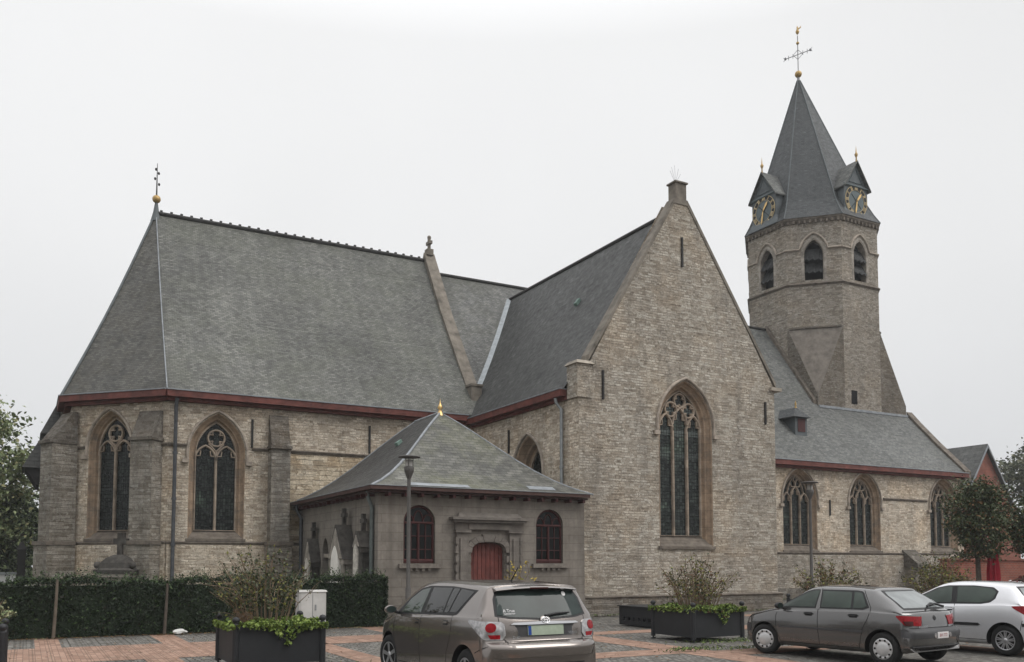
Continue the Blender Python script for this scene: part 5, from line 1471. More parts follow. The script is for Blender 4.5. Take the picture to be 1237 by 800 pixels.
def creeper(base, dens, mats, wts, front, label):
    pts = []
    s = 0.72
    for _ in range(dens):
        x, y = (random.random() * 2 - 1) * s, (random.random() * 2 - 1) * s
        z = 0.74 + 0.05 * random.random() + 0.05 * math.sin(x * 6) * math.sin(y * 7 + 1)
        pts.append((base[0] + x, base[1] + y, z))
    for _ in range(front):
        x = random.gauss(0.2, 0.45); x = max(-0.78, min(0.78, x))
        k_ = random.random() ** 2
        dl = 0.10 + 0.28 * max(0, math.sin(x * 5 + 1.0)) ** 3
        if random.random() < 0.6: pts.append((base[0] + x, base[1] - 0.79 - 0.03 * random.random(), 0.77 - k_ * dl))
        else: pts.append((base[0] - 0.79 - 0.03 * random.random(), base[1] + x, 0.77 - k_ * 0.1))
    o = leaf_cloud('creeper', [(p[0] - base[0], p[1] - base[1], p[2]) for p in pts], 0.065, mats, None, 0.9, 0.8, wts)
    o.location = (base[0], base[1], 0)
    tag(o, label, 'creeping plant', 'creepers filling the planters')
creeper(PL[0][0], 5200, ['moss_green', 'moss_light', 'moss_dark'], [0.5, 0.3, 0.2], 900, 'bright green creeper spilling over the planter left of the taupe car')
creeper(PL[1][0], 3600, ['moss_green', 'moss_dark', 'rust', 'moss_light'], [0.45, 0.3, 0.1, 0.15], 700, 'yellow-green creeper edging the planter before the gable')
shrub('planter_shrub', 'dark leggy holly-like shrub over the bright green creeper, before the hedge', 'shrub', (3.75, 15.95, 0.7), 1.02, 1.66, 44, 0.062, ['holly', 'yellow_green', 'holly_pale'], [0.6, 0.24, 0.16], 19, (0.0, 0.0), 'shrubs in the planters', rad=0.4)
shrub('dry_grass_tuft', 'brown dry grass tuft at the left corner of the creeper planter', 'grass tuft', (3.25, 15.5, 0.68), 0.2, 0.42, 60, 0.05, ['rust', 'stake' if False else 'fallen'], [0.7, 0.3], 3, thick=0.006, aspect=0.2, rad=0.15)
shrub('planter_shrub', 'broad fan of brown twigs with sparse dark leaves, in the planter before the gable', 'shrub', (13.97, 16.4, 0.7), 1.14, 1.42, 60, 0.062, ['holly', 'rust', 'yellow_green'], [0.46, 0.18, 0.36], 10, (0, 0), 'shrubs in the planters', rad=0.45)
shrub('planter_shrub', 'cream and green variegated shrub at the left edge of the picture', 'shrub', (-0.8, 15.6, 0.6), 0.72, 0.95, 40, 0.06, ['varieg', 'varieg_green', 'holly'], [0.6, 0.3, 0.1], 34, (0, 0), 'shrubs in the planters', rad=0.5)
shrub('planter_shrub', 'loose green and rust shrub behind the dark grey hatchback, below the lamp post', 'shrub', (20.3, 18.2, 0.7), 1.15, 1.35, 44, 0.075, ['holly', 'yellow_green', 'rust'], [0.45, 0.35, 0.2], 13, (0, 0), 'shrubs in the planters', rad=0.45)
shrub('planter_shrub', 'olive shrub behind the silver hatchback, left of the round-headed tree', 'shrub', (25.4, 18.2, 0.7), 1.25, 1.5, 54, 0.08, ['yellow_green', 'holly', 'rust'], [0.45, 0.4, 0.15], 16, (0, 0), 'shrubs in the planters', rad=0.45)
shrub('planter_shrub', 'thin twigs with a few yellow leaves behind the roof of the taupe car', 'shrub', (11.2, 20.5, 0.7), 0.62, 1.45, 12, 0.085, ['yellow', 'yellow_green'], [0.7, 0.3], 7, (0.12, -0.05), 'shrubs in the planters', rad=0.3)

# ------------------------------------------------------------------ TREES
def tree(name, label, base, trunk_h, crown_c, crown_r, nclump, per, leaf, mats, wts, trunk_r=0.16, group=None, clump_r=0.5, hollow=0.35, sep_leafsize=None):
    t = thing(name, label, 'tree', base, group)
    B = Vector(base); Cc = B + Vector(crown_c)
    mb = MB()
    top = B + Vector((0, 0, trunk_h))
    mb.tube([B, B + Vector((0.03, 0, trunk_h * 0.5)), top, Cc + Vector((0, 0, crown_r[2] * 0.4))], [trunk_r * 1.25, trunk_r, trunk_r * 0.85, trunk_r * 0.25], 10)
    o = mb.build('trunk', 'bark', t)
    lb = MB(); pts = []
    for i in range(nclump):
        d = Vector((random.gauss(0, 1), random.gauss(0, 1), random.gauss(0, 1))).normalized()
        k_ = hollow + (1 - hollow) * random.random() ** 0.6
        bump_ = 1 + 0.16 * math.sin(d.x * 5 + crown_c[2]) * math.cos(d.y * 4 + 1) + 0.1 * math.sin(d.z * 6)
        c = Cc + Vector((d.x * crown_r[0], d.y * crown_r[1], d.z * crown_r[2])) * k_ * bump_
        if i % 3 == 0:
            s = top.lerp(Cc, random.random() * 0.7)
            lb.tube([s, s.lerp(c, 0.5) + Vector((0, 0, 0.08 * crown_r[2])), c], [trunk_r * 0.32, trunk_r * 0.2, trunk_r * 0.05], 5, caps=False)
        cr_ = clump_r * random.uniform(0.6, 1.25)
        q = rng.normal(size=(per, 3)) * np.array([cr_, cr_, cr_ * 0.55]) * 0.55 + np.array(c)
        pts.append(q)
    lb.build('limbs', 'bark', t)
    leaf_cloud('crown', np.concatenate(pts), leaf, mats, t, 0.5, 0.6, wts)
    return t
tree('clipped_tree', 'round-headed dark street tree in front of the last nave window', (30.55, 20.3, 0), 1.75, (0.05, 0, 3.45), (0.98, 0.98, 1.55), 170, 80, 0.11, ['lime', 'lime_light', 'lime_rust'], [0.72, 0.16, 0.12], 0.10, 'round-headed street trees', 0.42)
tree('clipped_tree', 'dark street tree cut by the right edge of the picture', (32.6, 19.2, 0), 1.75, (0.1, 0, 3.15), (1.1, 1.1, 1.3), 150, 80, 0.11, ['lime', 'lime_light', 'lime_rust'], [0.72, 0.14, 0.14], 0.10, 'round-headed street trees', 0.42)
tree('churchyard_tree', 'tall pale green tree behind the apse at the far left', (-3.3, 50.0, 0), 2.5, (0, 0, 6.0), (3.9, 3.9, 3.8), 200, 95, 0.24, ['oak', 'oak_light', 'oak_yellow'], [0.5, 0.32, 0.18], 0.3, 'trees behind the church', 0.9)
tree('churchyard_tree', 'darker drooping evergreen below the pale tree at the far left', (-1.5, 53.0, 0), 1.0, (0, 0, 3.3), (2.6, 2.4, 2.9), 90, 85, 0.22, ['yew', 'lime', 'oak'], [0.4, 0.4, 0.2], 0.25, 'trees behind the church', 0.8)
tree('churchyard_tree', 'low bushy tree beyond the white garden wall at the left edge', (-3.6, 64.0, 0), 0.6, (0, 0, 3.4), (5.2, 4.0, 3.6), 190, 95, 0.3, ['oak', 'oak_light', 'lime'], [0.5, 0.2, 0.3], 0.3, 'trees behind the church', 1.2)
tree('distant_tree', 'hazy broad tree beyond the brick house at the right edge', (90.0, 50.0, 0), 5, (0, 0, 10.0), (5.5, 5.5, 5.0), 200, 130, 0.36, ['far_green', 'far_light'], [0.6, 0.4], 0.4, 'distant trees', 1.4)
tree('distant_tree', 'hazy lower tree right of the brick house', (92.0, 44.0, 0), 4, (0, 0, 7.0), (5.0, 5.0, 4.2), 150, 130, 0.36, ['far_green', 'far_light', 'oak_yellow'], [0.5, 0.35, 0.15], 0.4, 'distant trees', 1.4)

# the planting across the square, behind the viewer, mirrored in car windows and paint
pts = []
for k_ in range(26):
    c_ = np.array([rng.uniform(-34, 46), rng.uniform(-26, -17), rng.uniform(1.0, 3.0)])
    pts.append(c_ + rng.normal(size=(420, 3)) * np.array([2.4, 1.8, 1.7]))
pts = np.concatenate(pts); pts = pts[pts[:, 2] > 0.1]
setting(leaf_cloud('tree_belt', pts, 0.55, ['lime', 'yew_light', 'oak'], None, 0.3, 0.7, [0.5, 0.3, 0.2]), 'stuff')

# red-leaved bush, yard things at the right
shrub('red_bush', 'dark red-leaved bush at the right edge behind the silver hatchback', 'bush', (29.6, 17.4, 0), 1.15, 1.75, 60, 0.09, ['redleaf', 'redleaf_dark', 'holly'], [0.55, 0.35, 0.1], 26, rad=0.6)
par = thing('folded_parasol', 'tall folded red parasol beside the round-headed tree', 'parasol', (31.3, 20.2, 0))
M['red_cloth'] = plain('red_parasol_cloth', (0.36, 0.018, 0.035), 0.8, var=0.2)
mb = MB()
n_ = 16
prof = [(0.1, 0.75), (0.2, 1.0), (0.19, 1.5), (0.14, 2.1), (0.05, 2.45), (0.02, 2.5)]
vs = []
for r_, z in prof:
    for k_ in range(n_): vs.append((31.3 + r_ * (1 + 0.22 * (-1) ** k_) * math.cos(2 * math.pi * k_ / n_), 20.2 + r_ * (1 + 0.22 * (-1) ** k_) * math.sin(2 * math.pi * k_ / n_), z))
mb.add(vs, [(i * n_ + k_, i * n_ + (k_ + 1) % n_, (i + 1) * n_ + (k_ + 1) % n_, (i + 1) * n_ + k_) for i in range(len(prof) - 1) for k_ in range(n_)])
mb.build('canopy', 'red_cloth', par)
mb = MB(); mb.tube([(31.3, 20.2, 0.05), (31.3, 20.2, 2.6)], 0.025, 8); mb.lathe([(0.28, 0), (0.28, 0.07), (0.04, 0.1)], (31.3, 20.2, 0), 14); mb.build('pole', 'silver_iron', par)

# brick house beyond the nave
house = thing('brick_house', 'red brick house with dark tiled roof beyond the nave at the right', 'house', (72, 50, 0))
M['tile_dark'] = slate('dark_roof_tiles', sc(SL, 0.7), 0.3, 0.33, rough=0.7)
hx, hy, hl, hw, he, ha = 71.4, 46.5, 14.0, 4.6, 5.0, 11.8
mb = MB(); frh = Fr((hx - hw, hy), (1, 0))
facade(mb, frh, [(0, 0), (2 * hw, 0), (2 * hw, he), (hw, ha), (0, he)])
facade(mb, Fr((hx - hw, hy + hl), (0, -1)), [(0, 0), (hl, 0), (hl, he), (0, he)])
facade(mb, Fr((hx + hw, hy), (0, 1)), [(0, 0), (hl, 0), (hl, he), (0, he)])
facade(mb, Fr((hx + hw, hy + hl), (-1, 0)), [(0, 0), (2 * hw, 0), (2 * hw, he), (hw, ha), (0, he)])
mb.build('wall', 'brick_house', house)
mb = MB()
for s in (-1, 1):
    ov = 0.35; sl = (ha - he) / hw
    q = [(hx + s * (hw + ov), hy - 0.3, he - ov * sl + 0.1), (hx + s * (hw + ov), hy + hl + 0.3, he - ov * sl + 0.1), (hx, hy + hl + 0.3, ha + 0.1), (hx, hy - 0.3, ha + 0.1)]
    lo = [(a, b, c - 0.22) for a, b, c in q]
    mb.hexa(lo if s > 0 else lo[::-1], q if s > 0 else q[::-1])
mb.build('roof', 'tile_dark', house)
mb = MB()
for s in (-1, 1): mb.hexa([(hx + s * hw * 1.02, hy - 0.36, he - 0.2), (hx + s * hw * 1.02, hy - 0.3, he - 0.2), (hx, hy - 0.3, ha - 0.2), (hx, hy - 0.36, ha - 0.2)][::s], [(hx + s * hw * 1.02, hy - 0.36, he + 0.02), (hx + s * hw * 1.02, hy - 0.3, he + 0.02), (hx, hy - 0.3, ha + 0.02), (hx, hy - 0.36, ha + 0.02)][::s])
mb.build('verge_board', 'lead', house)
# garden wall of brick under the trees
wl_ = MB(); wl_.box(34.0, 60.0, 24.0, 24.3, 0, 1.9); wl_.box(33.95, 60.05, 23.93, 24.37, 1.903, 1.98)
tag(wl_.build('garden_wall', 'brick_house'), 'red brick garden wall behind the folded parasol', 'garden wall')

# ------------------------------------------------------------------ SMALL THINGS
for (x, y, h_, lab) in ((0.62, 23.8, 1.4, 'bare wooden stake leaning at the left end of the hedge front'), (3.1, 23.86, 1.28, 'dark wooden stake sunk in the hedge beside the litter')):
    mb = MB(); mb.tube([(x, y, 0), (x + 0.03, y, h_ * 0.5), (x + 0.05, y + 0.02, h_)], [0.042, 0.038, 0.03], 7)
    tag(mb.build('wooden_stake', 'stake' if h_ > 1.35 else 'bark'), lab, 'stake', 'stakes in front of the hedge')
M['bag'] = plain('white_plastic', (0.55, 0.55, 0.53), 0.5, var=0.1)
mb = MB(); mb.v = []
for i in range(7):
    for k_ in range(12):
        a = 2 * math.pi * k_ / 12; t_ = math.pi * i / 6
        rr = 0.13 * (1 + 0.25 * math.sin(3 * a + i)) * math.sin(t_) + 0.001
        mb.v.append((3.45 + 1.3 * rr * math.cos(a), 23.72 + rr * math.sin(a), 0.07 - 0.065 * math.cos(t_) * (1 + 0.2 * math.sin(2 * a))))
for i in range(6):
    for k_ in range(12): mb.f.append((i * 12 + k_, i * 12 + (k_ + 1) % 12, (i + 1) * 12 + (k_ + 1) % 12, (i + 1) * 12 + k_)); mb.mi.append(0); mb.sm.append(False)
tag(mb.build('litter_bag', 'bag'), 'crumpled white plastic bag at the foot of the hedge', 'litter')
# utility cabinet
cabt = thing('utility_cabinet', 'pale grey street cabinet between the planter shrub and the hedge', 'utility cabinet', (6.9, 23.4, 0))
M['cabinet'] = plain('pale_grey_polyester', (0.46, 0.45, 0.43), 0.6, var=0.14, scale=2.5)
mb = MB(); mb.box(6.3, 7.02, 23.1, 23.45, 0.05, 1.03); mb.build('body', 'cabinet', cabt)
mb = MB(); mb.hexa([(6.27, 23.07, 1.03), (7.05, 23.07, 1.03), (7.05, 23.48, 1.03), (6.27, 23.48, 1.03)], [(6.3, 23.1, 1.08), (7.02, 23.1, 1.08), (7.02, 23.45, 1.08), (6.3, 23.45, 1.08)]); mb.build('lid', 'cabinet', cabt)
mb = MB(); mb.box(6.34, 6.98, 23.085, 23.1, 0.12, 1.0); o = mb.build('door', 'cabinet', cabt)
mb = MB(); mb.box(6.65, 6.66, 23.075, 23.085, 0.12, 1.0); mb.box(6.72, 6.75, 23.06, 23.085, 0.55, 0.7); mb.build('lock', 'pipe_light', o)
# ballast box behind the planter
bb = thing('steel_box', 'low black steel box with a row of square holes behind the planter', 'steel box', (15.7, 20.3, 0))
mb = MB(); frb = Fr((15.12, 21.15), (0, -1))
holes = [[(0.18 + i * 0.24, 0.16), (0.3 + i * 0.24, 0.16), (0.3 + i * 0.24, 0.25), (0.18 + i * 0.24, 0.25)] for i in range(7)]
facade(mb, frb, [(0, 0.03), (1.9, 0.03), (1.9, 0.55), (0, 0.55)], holes)
for H in holes:
    A = [frb.p(u_, z) for u_, z in H]; B = [frb.p(u_, z, 0.06) for u_, z in H]
    mb.add(A + B, [(i, (i + 1) % 4, 4 + (i + 1) % 4, 4 + i) for i in range(4)] + [(4, 5, 6, 7)])
mb.poly([(15.12, 19.25, 0.55), (16.3, 19.25, 0.55), (16.3, 21.15, 0.55), (15.12, 21.15, 0.55)])
mb.poly([(15.12, 19.25, 0.03), (16.3, 19.25, 0.03), (16.3, 19.25, 0.55), (15.12, 19.25, 0.55)])
mb.poly([(16.3, 21.15, 0.03), (15.12, 21.15, 0.03), (15.12, 21.15, 0.55), (16.3, 21.15, 0.55)])
mb.poly([(16.3, 19.25, 0.03), (16.3, 21.15, 0.03), (16.3, 21.15, 0.55), (16.3, 19.25, 0.55)])
mb.build('box', 'planter', bb)
mb = MB(); mb.box(15.08, 16.34, 19.21, 21.19, 0.553, 0.575); mb.build('lid', 'planter', bb)

# lamp posts
M['lamp_post'] = plain('grey_lamp_post_paint', (0.085, 0.08, 0.075), 0.6, metal=0.2, var=0.25)
M['lamp_glass'] = plain('frosted_lamp_glass', (0.30, 0.29, 0.27), 0.25, var=0.05)
M['orange'] = plain('orange_sticker', (0.50, 0.18, 0.03), 0.6, var=0.1)
def make_lamp():
    t = thing('street_lamp', '', 'street lamp', (0, 0, 0), 'slim grey street lamps')
    mb = MB(); mb.lathe([(0.10, 0), (0.095, 0.1), (0.075, 0.12), (0.075, 1.1), (0.055, 1.15), (0.05, 4.05), (0.05, 4.1)], (0, 0, 0), 14); mb.build('pole', 'lamp_post', t)
    mb = MB(); mb.lathe([(0.052, 4.1), (0.13, 4.3), (0.14, 4.42), (0.12, 4.44)], (0, 0, 0), 16); mb.build('collar', 'lamp_post', t)
    mb = MB(); mb.lathe([(0.10, 4.44), (0.105, 4.62), (0.02, 4.64)], (0, 0, 0), 16); mb.build('lamp_glass', 'lamp_glass', t)
    mb = MB()
    for k_ in range(3):
        a = k_ * 2.1; mb.tube([(0.115 * math.cos(a), 0.115 * math.sin(a), 4.43), (0.12 * math.cos(a), 0.12 * math.sin(a), 4.69)], 0.01, 5)
    mb.lathe([(0.0, 4.66), (0.30, 4.685), (0.31, 4.70), (0.27, 4.73), (0.0, 4.76)], (0, 0, 0), 20); mb.build('canopy', 'lamp_post', t)
    mb = MB(); mb.lathe([(0.0525, 2.02), (0.0525, 2.22)], (0, 0, 0), 14); mb.build('sticker_band', 'orange', t)
    return t
lamp = make_lamp(); l2 = dup(lamp)
for o, l, lab in ((lamp, (9.15, 22.6, 0), 'slim grey street lamp with orange sticker in front of the annex'), (l2, (24.85, 22.9, 0), 'slim grey street lamp in front of the first nave window')):
    o.location = l; o['label'] = lab
    for ch in o.children: ch.matrix_parent_inverse = Matrix.Identity(4)

# left edge: white van roofline, gate pier and railing behind the hedge
gp = thing('iron_gate', 'dark iron gate with a solid pier beside the apse at the left', 'gate', (-0.2, 38.35, 0))
mb = MB(); mb.box(-0.3, -0.02, 38.2, 38.5, 0, 2.3); mb.hexa([(-0.34, 38.16, 2.3), (0.02, 38.16, 2.3), (0.02, 38.54, 2.3), (-0.34, 38.54, 2.3)], [(-0.2, 38.3, 2.6), (-0.12, 38.3, 2.6), (-0.12, 38.4, 2.6), (-0.2, 38.4, 2.6)]); mb.build('pier', 'iron', gp)
mb = MB()
for i in range(6): mb.tube([(0.08 + i * 0.16, 38.25, 0.05), (0.08 + i * 0.16, 38.25, 1.55)], 0.014, 5)
for i in range(20): mb.tube([(-0.45 - i * 0.16, 38.25, 0.05), (-0.45 - i * 0.16, 38.25, 1.1)], 0.014, 5)
mb.box(-3.6, 0.95, 38.23, 38.27, 1.0, 1.04); mb.box(-3.6, 0.95, 38.23, 38.27, 0.2, 0.24); mb.build('railing', 'iron', gp)
wv = thing('garden_wall', 'low white rendered wall with grey coping beyond the gate at far left', 'wall', (-8, 41, 0))
mb = MB(); mb.box(-14, -0.35, 40.9, 41.1, 0, 1.32); mb.build('wall', M.setdefault('whitewall', plain('white_render', (0.62, 0.62, 0.61), 0.8, var=0.1, scale=1)), wv)
mb = MB(); mb.box(-14.05, -0.3, 40.85, 41.15, 1.323, 1.42); mb.build('coping', 'pipe_light', wv)

for l, lab in (((14.9, 14.6, 0), 'small square iron drain grate in the cobbles before the planter'), ((4.2, 21.7, 0), 'small square iron drain grate by the hedge paving')):
    t = thing('drain_grate', lab, 'drain grate', l, 'drain grates in the paving')
    mb = MB(); x, y = l[0], l[1]
    mb.box(x - 0.2, x + 0.2, y - 0.2, y + 0.2, -0.02, 0.004); mb.build('frame', 'iron', t)
    for i in range(6):
        mb = MB(); mb.box(x - 0.16, x + 0.16, y - 0.165 + i * 0.06, y - 0.135 + i * 0.06, 0.004, 0.012); mb.build('bar', 'lamp_post', t)

# fallen leaves and weeds
pts = [(rng.uniform(-3, 30), rng.uniform(12, 23.8), 0.012) for _ in range(1300)] + [(rng.uniform(-3, 9), 23.84 - abs(rng.normal(0, 0.16)), 0.014) for _ in range(900)]
o = leaf_cloud('fallen_leaves', pts, 0.06, ['fallen', 'rust', 'oak_yellow'], None, 6.0, 0.6, [0.5, 0.35, 0.15])
setting(o, 'stuff')
pts = []
for cx_, cy_, n_, sx, sy in ((11.9, 14.2, 260, 0.35, 0.12), (15.6, 14.6, 300, 0.5, 0.1), (14.2, 15.3, 300, 0.9, 0.15), (13.3, 13.9, 160, 0.5, 0.08), (9.3, 24.3, 160, 0.1, 0.2), (20, 24.6, 900, 3.5, 0.08), (31, 31.4, 700, 5, 0.1), (3.9, 14.98, 120, 0.7, 0.06)):
    q = rng.normal(size=(n_, 2)) * np.array([sx, sy]); 
    pts += [(cx_ + a, cy_ + b, 0.03 + 0.06 * rng.random()) for a, b in q]
setting(leaf_cloud('weeds', pts, 0.075, ['grass', 'moss_green', 'yew_light'], None, 0.0, 0.25, [0.5, 0.2, 0.3]), 'stuff')

# ------------------------------------------------------------------ CARS
def paint(name, col, metal=0.7, rough=0.2, coat=1.0, flake=0.06):
    s = NT(name, rough, 0.5)
    s.b.inputs['Coat Weight'].default_value = coat; s.b.inputs['Coat Roughness'].default_value = 0.05
    p = s.node('ShaderNodeTexCoord').outputs['Object']
    c = s.mix(1.0, col, s.ramp(s.noise(p, 260, 2), [(0.3, 1 - flake * 2), (0.7, 1 + flake * 2)]), 'MULTIPLY')
    sep = s.node('ShaderNodeSeparateXYZ'); s.l.new(p, sep.inputs[0])
    dz = s.ramp(sep.outputs[2], [(0.15, 0.55), (0.5, 0.0)])        # road grime low on the flanks
    g = s.math('MULTIPLY', dz, s.ramp(s.noise(p, 5, 5, 0.7), [(0.3, 0.4), (0.7, 1.0)]))
    c = s.mix(g, c, (0.085, 0.075, 0.065))
    return s.done(c, None, s.math('ADD', rough, s.math('MULTIPLY', g, 0.4)), metal)
M['taupe'] = paint('taupe_metallic_paint', (0.19, 0.165, 0.15))
M['darkgrey'] = paint('dark_grey_metallic_paint', (0.125, 0.122, 0.12))
M['silver'] = paint('silver_metallic_paint', (0.66, 0.66, 0.68), 0.55, 0.3)
M['white_paint'] = paint('white_car_paint', (0.62, 0.62, 0.62), 0.0, 0.35)
M['tyre'] = plain('tyre_rubber', (0.018, 0.018, 0.018), 0.85, var=0.25, scale=8)
M['trim'] = plain('black_plastic_trim', (0.016, 0.016, 0.017), 0.5, var=0.1)
M['grey_trim'] = plain('dark_grey_plastic', (0.045, 0.045, 0.047), 0.5, var=0.15)
M['seam'] = plain('panel_gap', (0.006, 0.006, 0.006), 0.9, var=0)
M['alloy'] = plain('alloy_silver', (0.42, 0.42, 0.43), 0.35, metal=0.7, var=0.1)
M['hubcap'] = plain('silver_hubcap', (0.50, 0.50, 0.50), 0.4, metal=0.3, var=0.12)
M['wheel_dark'] = plain('brake_dark', (0.012, 0.012, 0.012), 0.8, var=0)
M['chrome'] = plain('chrome', (0.55, 0.55, 0.56), 0.18, metal=1.0, var=0)
M['lamp_red'] = plain('red_lamp', (0.22, 0.004, 0.008), 0.2, spec=0.2, var=0.35, scale=25, coat=0.1)
M['lamp_dark'] = plain('smoked_lamp', (0.05, 0.012, 0.012), 0.2, spec=0.2, var=0.25, scale=25, coat=0.1)
M['lamp_clear'] = plain('clear_lamp', (0.40, 0.39, 0.39), 0.16, spec=0.6, metal=0.6, var=0.55, scale=16, coat=0.4)
M['plate_pale'] = plain('pale_plate', (0.31, 0.36, 0.28), 0.5, var=0.12, scale=9)
M['plate_white'] = plain('white_plate', (0.60, 0.58, 0.57), 0.5, var=0.05)
M['plate_blue'] = plain('blue_plate_band', (0.015, 0.05, 0.22), 0.5, var=0)
M['plate_red'] = plain('red_plate_letters', (0.30, 0.04, 0.05), 0.6, var=0)
M['sticker'] = plain('white_sticker', (0.65, 0.64, 0.64), 0.6, var=0)
def car_glass(name, col, spec=0.8):
    s = NT(name, 0.03, spec)
    s.b.inputs['Coat Weight'].default_value = 0.0; s.b.inputs['Coat Roughness'].default_value = 0.02
    p = s.node('ShaderNodeTexCoord').outputs['Object']
    # seats and far windows dimly seen through the glass
    n_ = s.ramp(s.noise(p, 2.2, 2), [(0.35, 0.75), (0.65, 1.3)])
    return s.done(s.mix(1.0, col, n_, 'MULTIPLY'))
M['glass_car'] = car_glass('tinted_car_glass', (0.012, 0.013, 0.013), 0.4)
M['glass_green'] = car_glass('greenish_car_glass', (0.026, 0.040, 0.031), 0.5)
M['glass_sky'] = car_glass('sky_tinted_rear_glass', (0.17, 0.185, 0.185))  # pale base colour stands in for bright sky reflected in the rear windows
M['glass_rear'] = car_glass('rear_car_glass', (0.022, 0.031, 0.029), 0.22)

def interp(keys, n):
    """Catmull-Rom through rows of numbers"""
    K = np.array(keys, float); m = len(K); out = []
    for i in range(m - 1):
        p0, p1, p2, p3 = K[max(i - 1, 0)], K[i], K[i + 1], K[min(i + 2, m - 1)]
        for j in range(n):
            t = j / n
            a = 0.5 * (2 * p1 + (p2 - p0) * t + (2 * p0 - 5 * p1 + 4 * p2 - p3) * t * t + (3 * p1 - p0 - 3 * p2 + p3) * t ** 3)
            lo, hi = np.minimum(p1, p2), np.maximum(p1, p2)
            out.append(np.clip(a, lo, hi))
    out.append(K[-1]); return np.array(out)
def lin(tab, x):
    xs = [a for a, b in tab]; return float(np.interp(x, xs, [b for a, b in tab]))

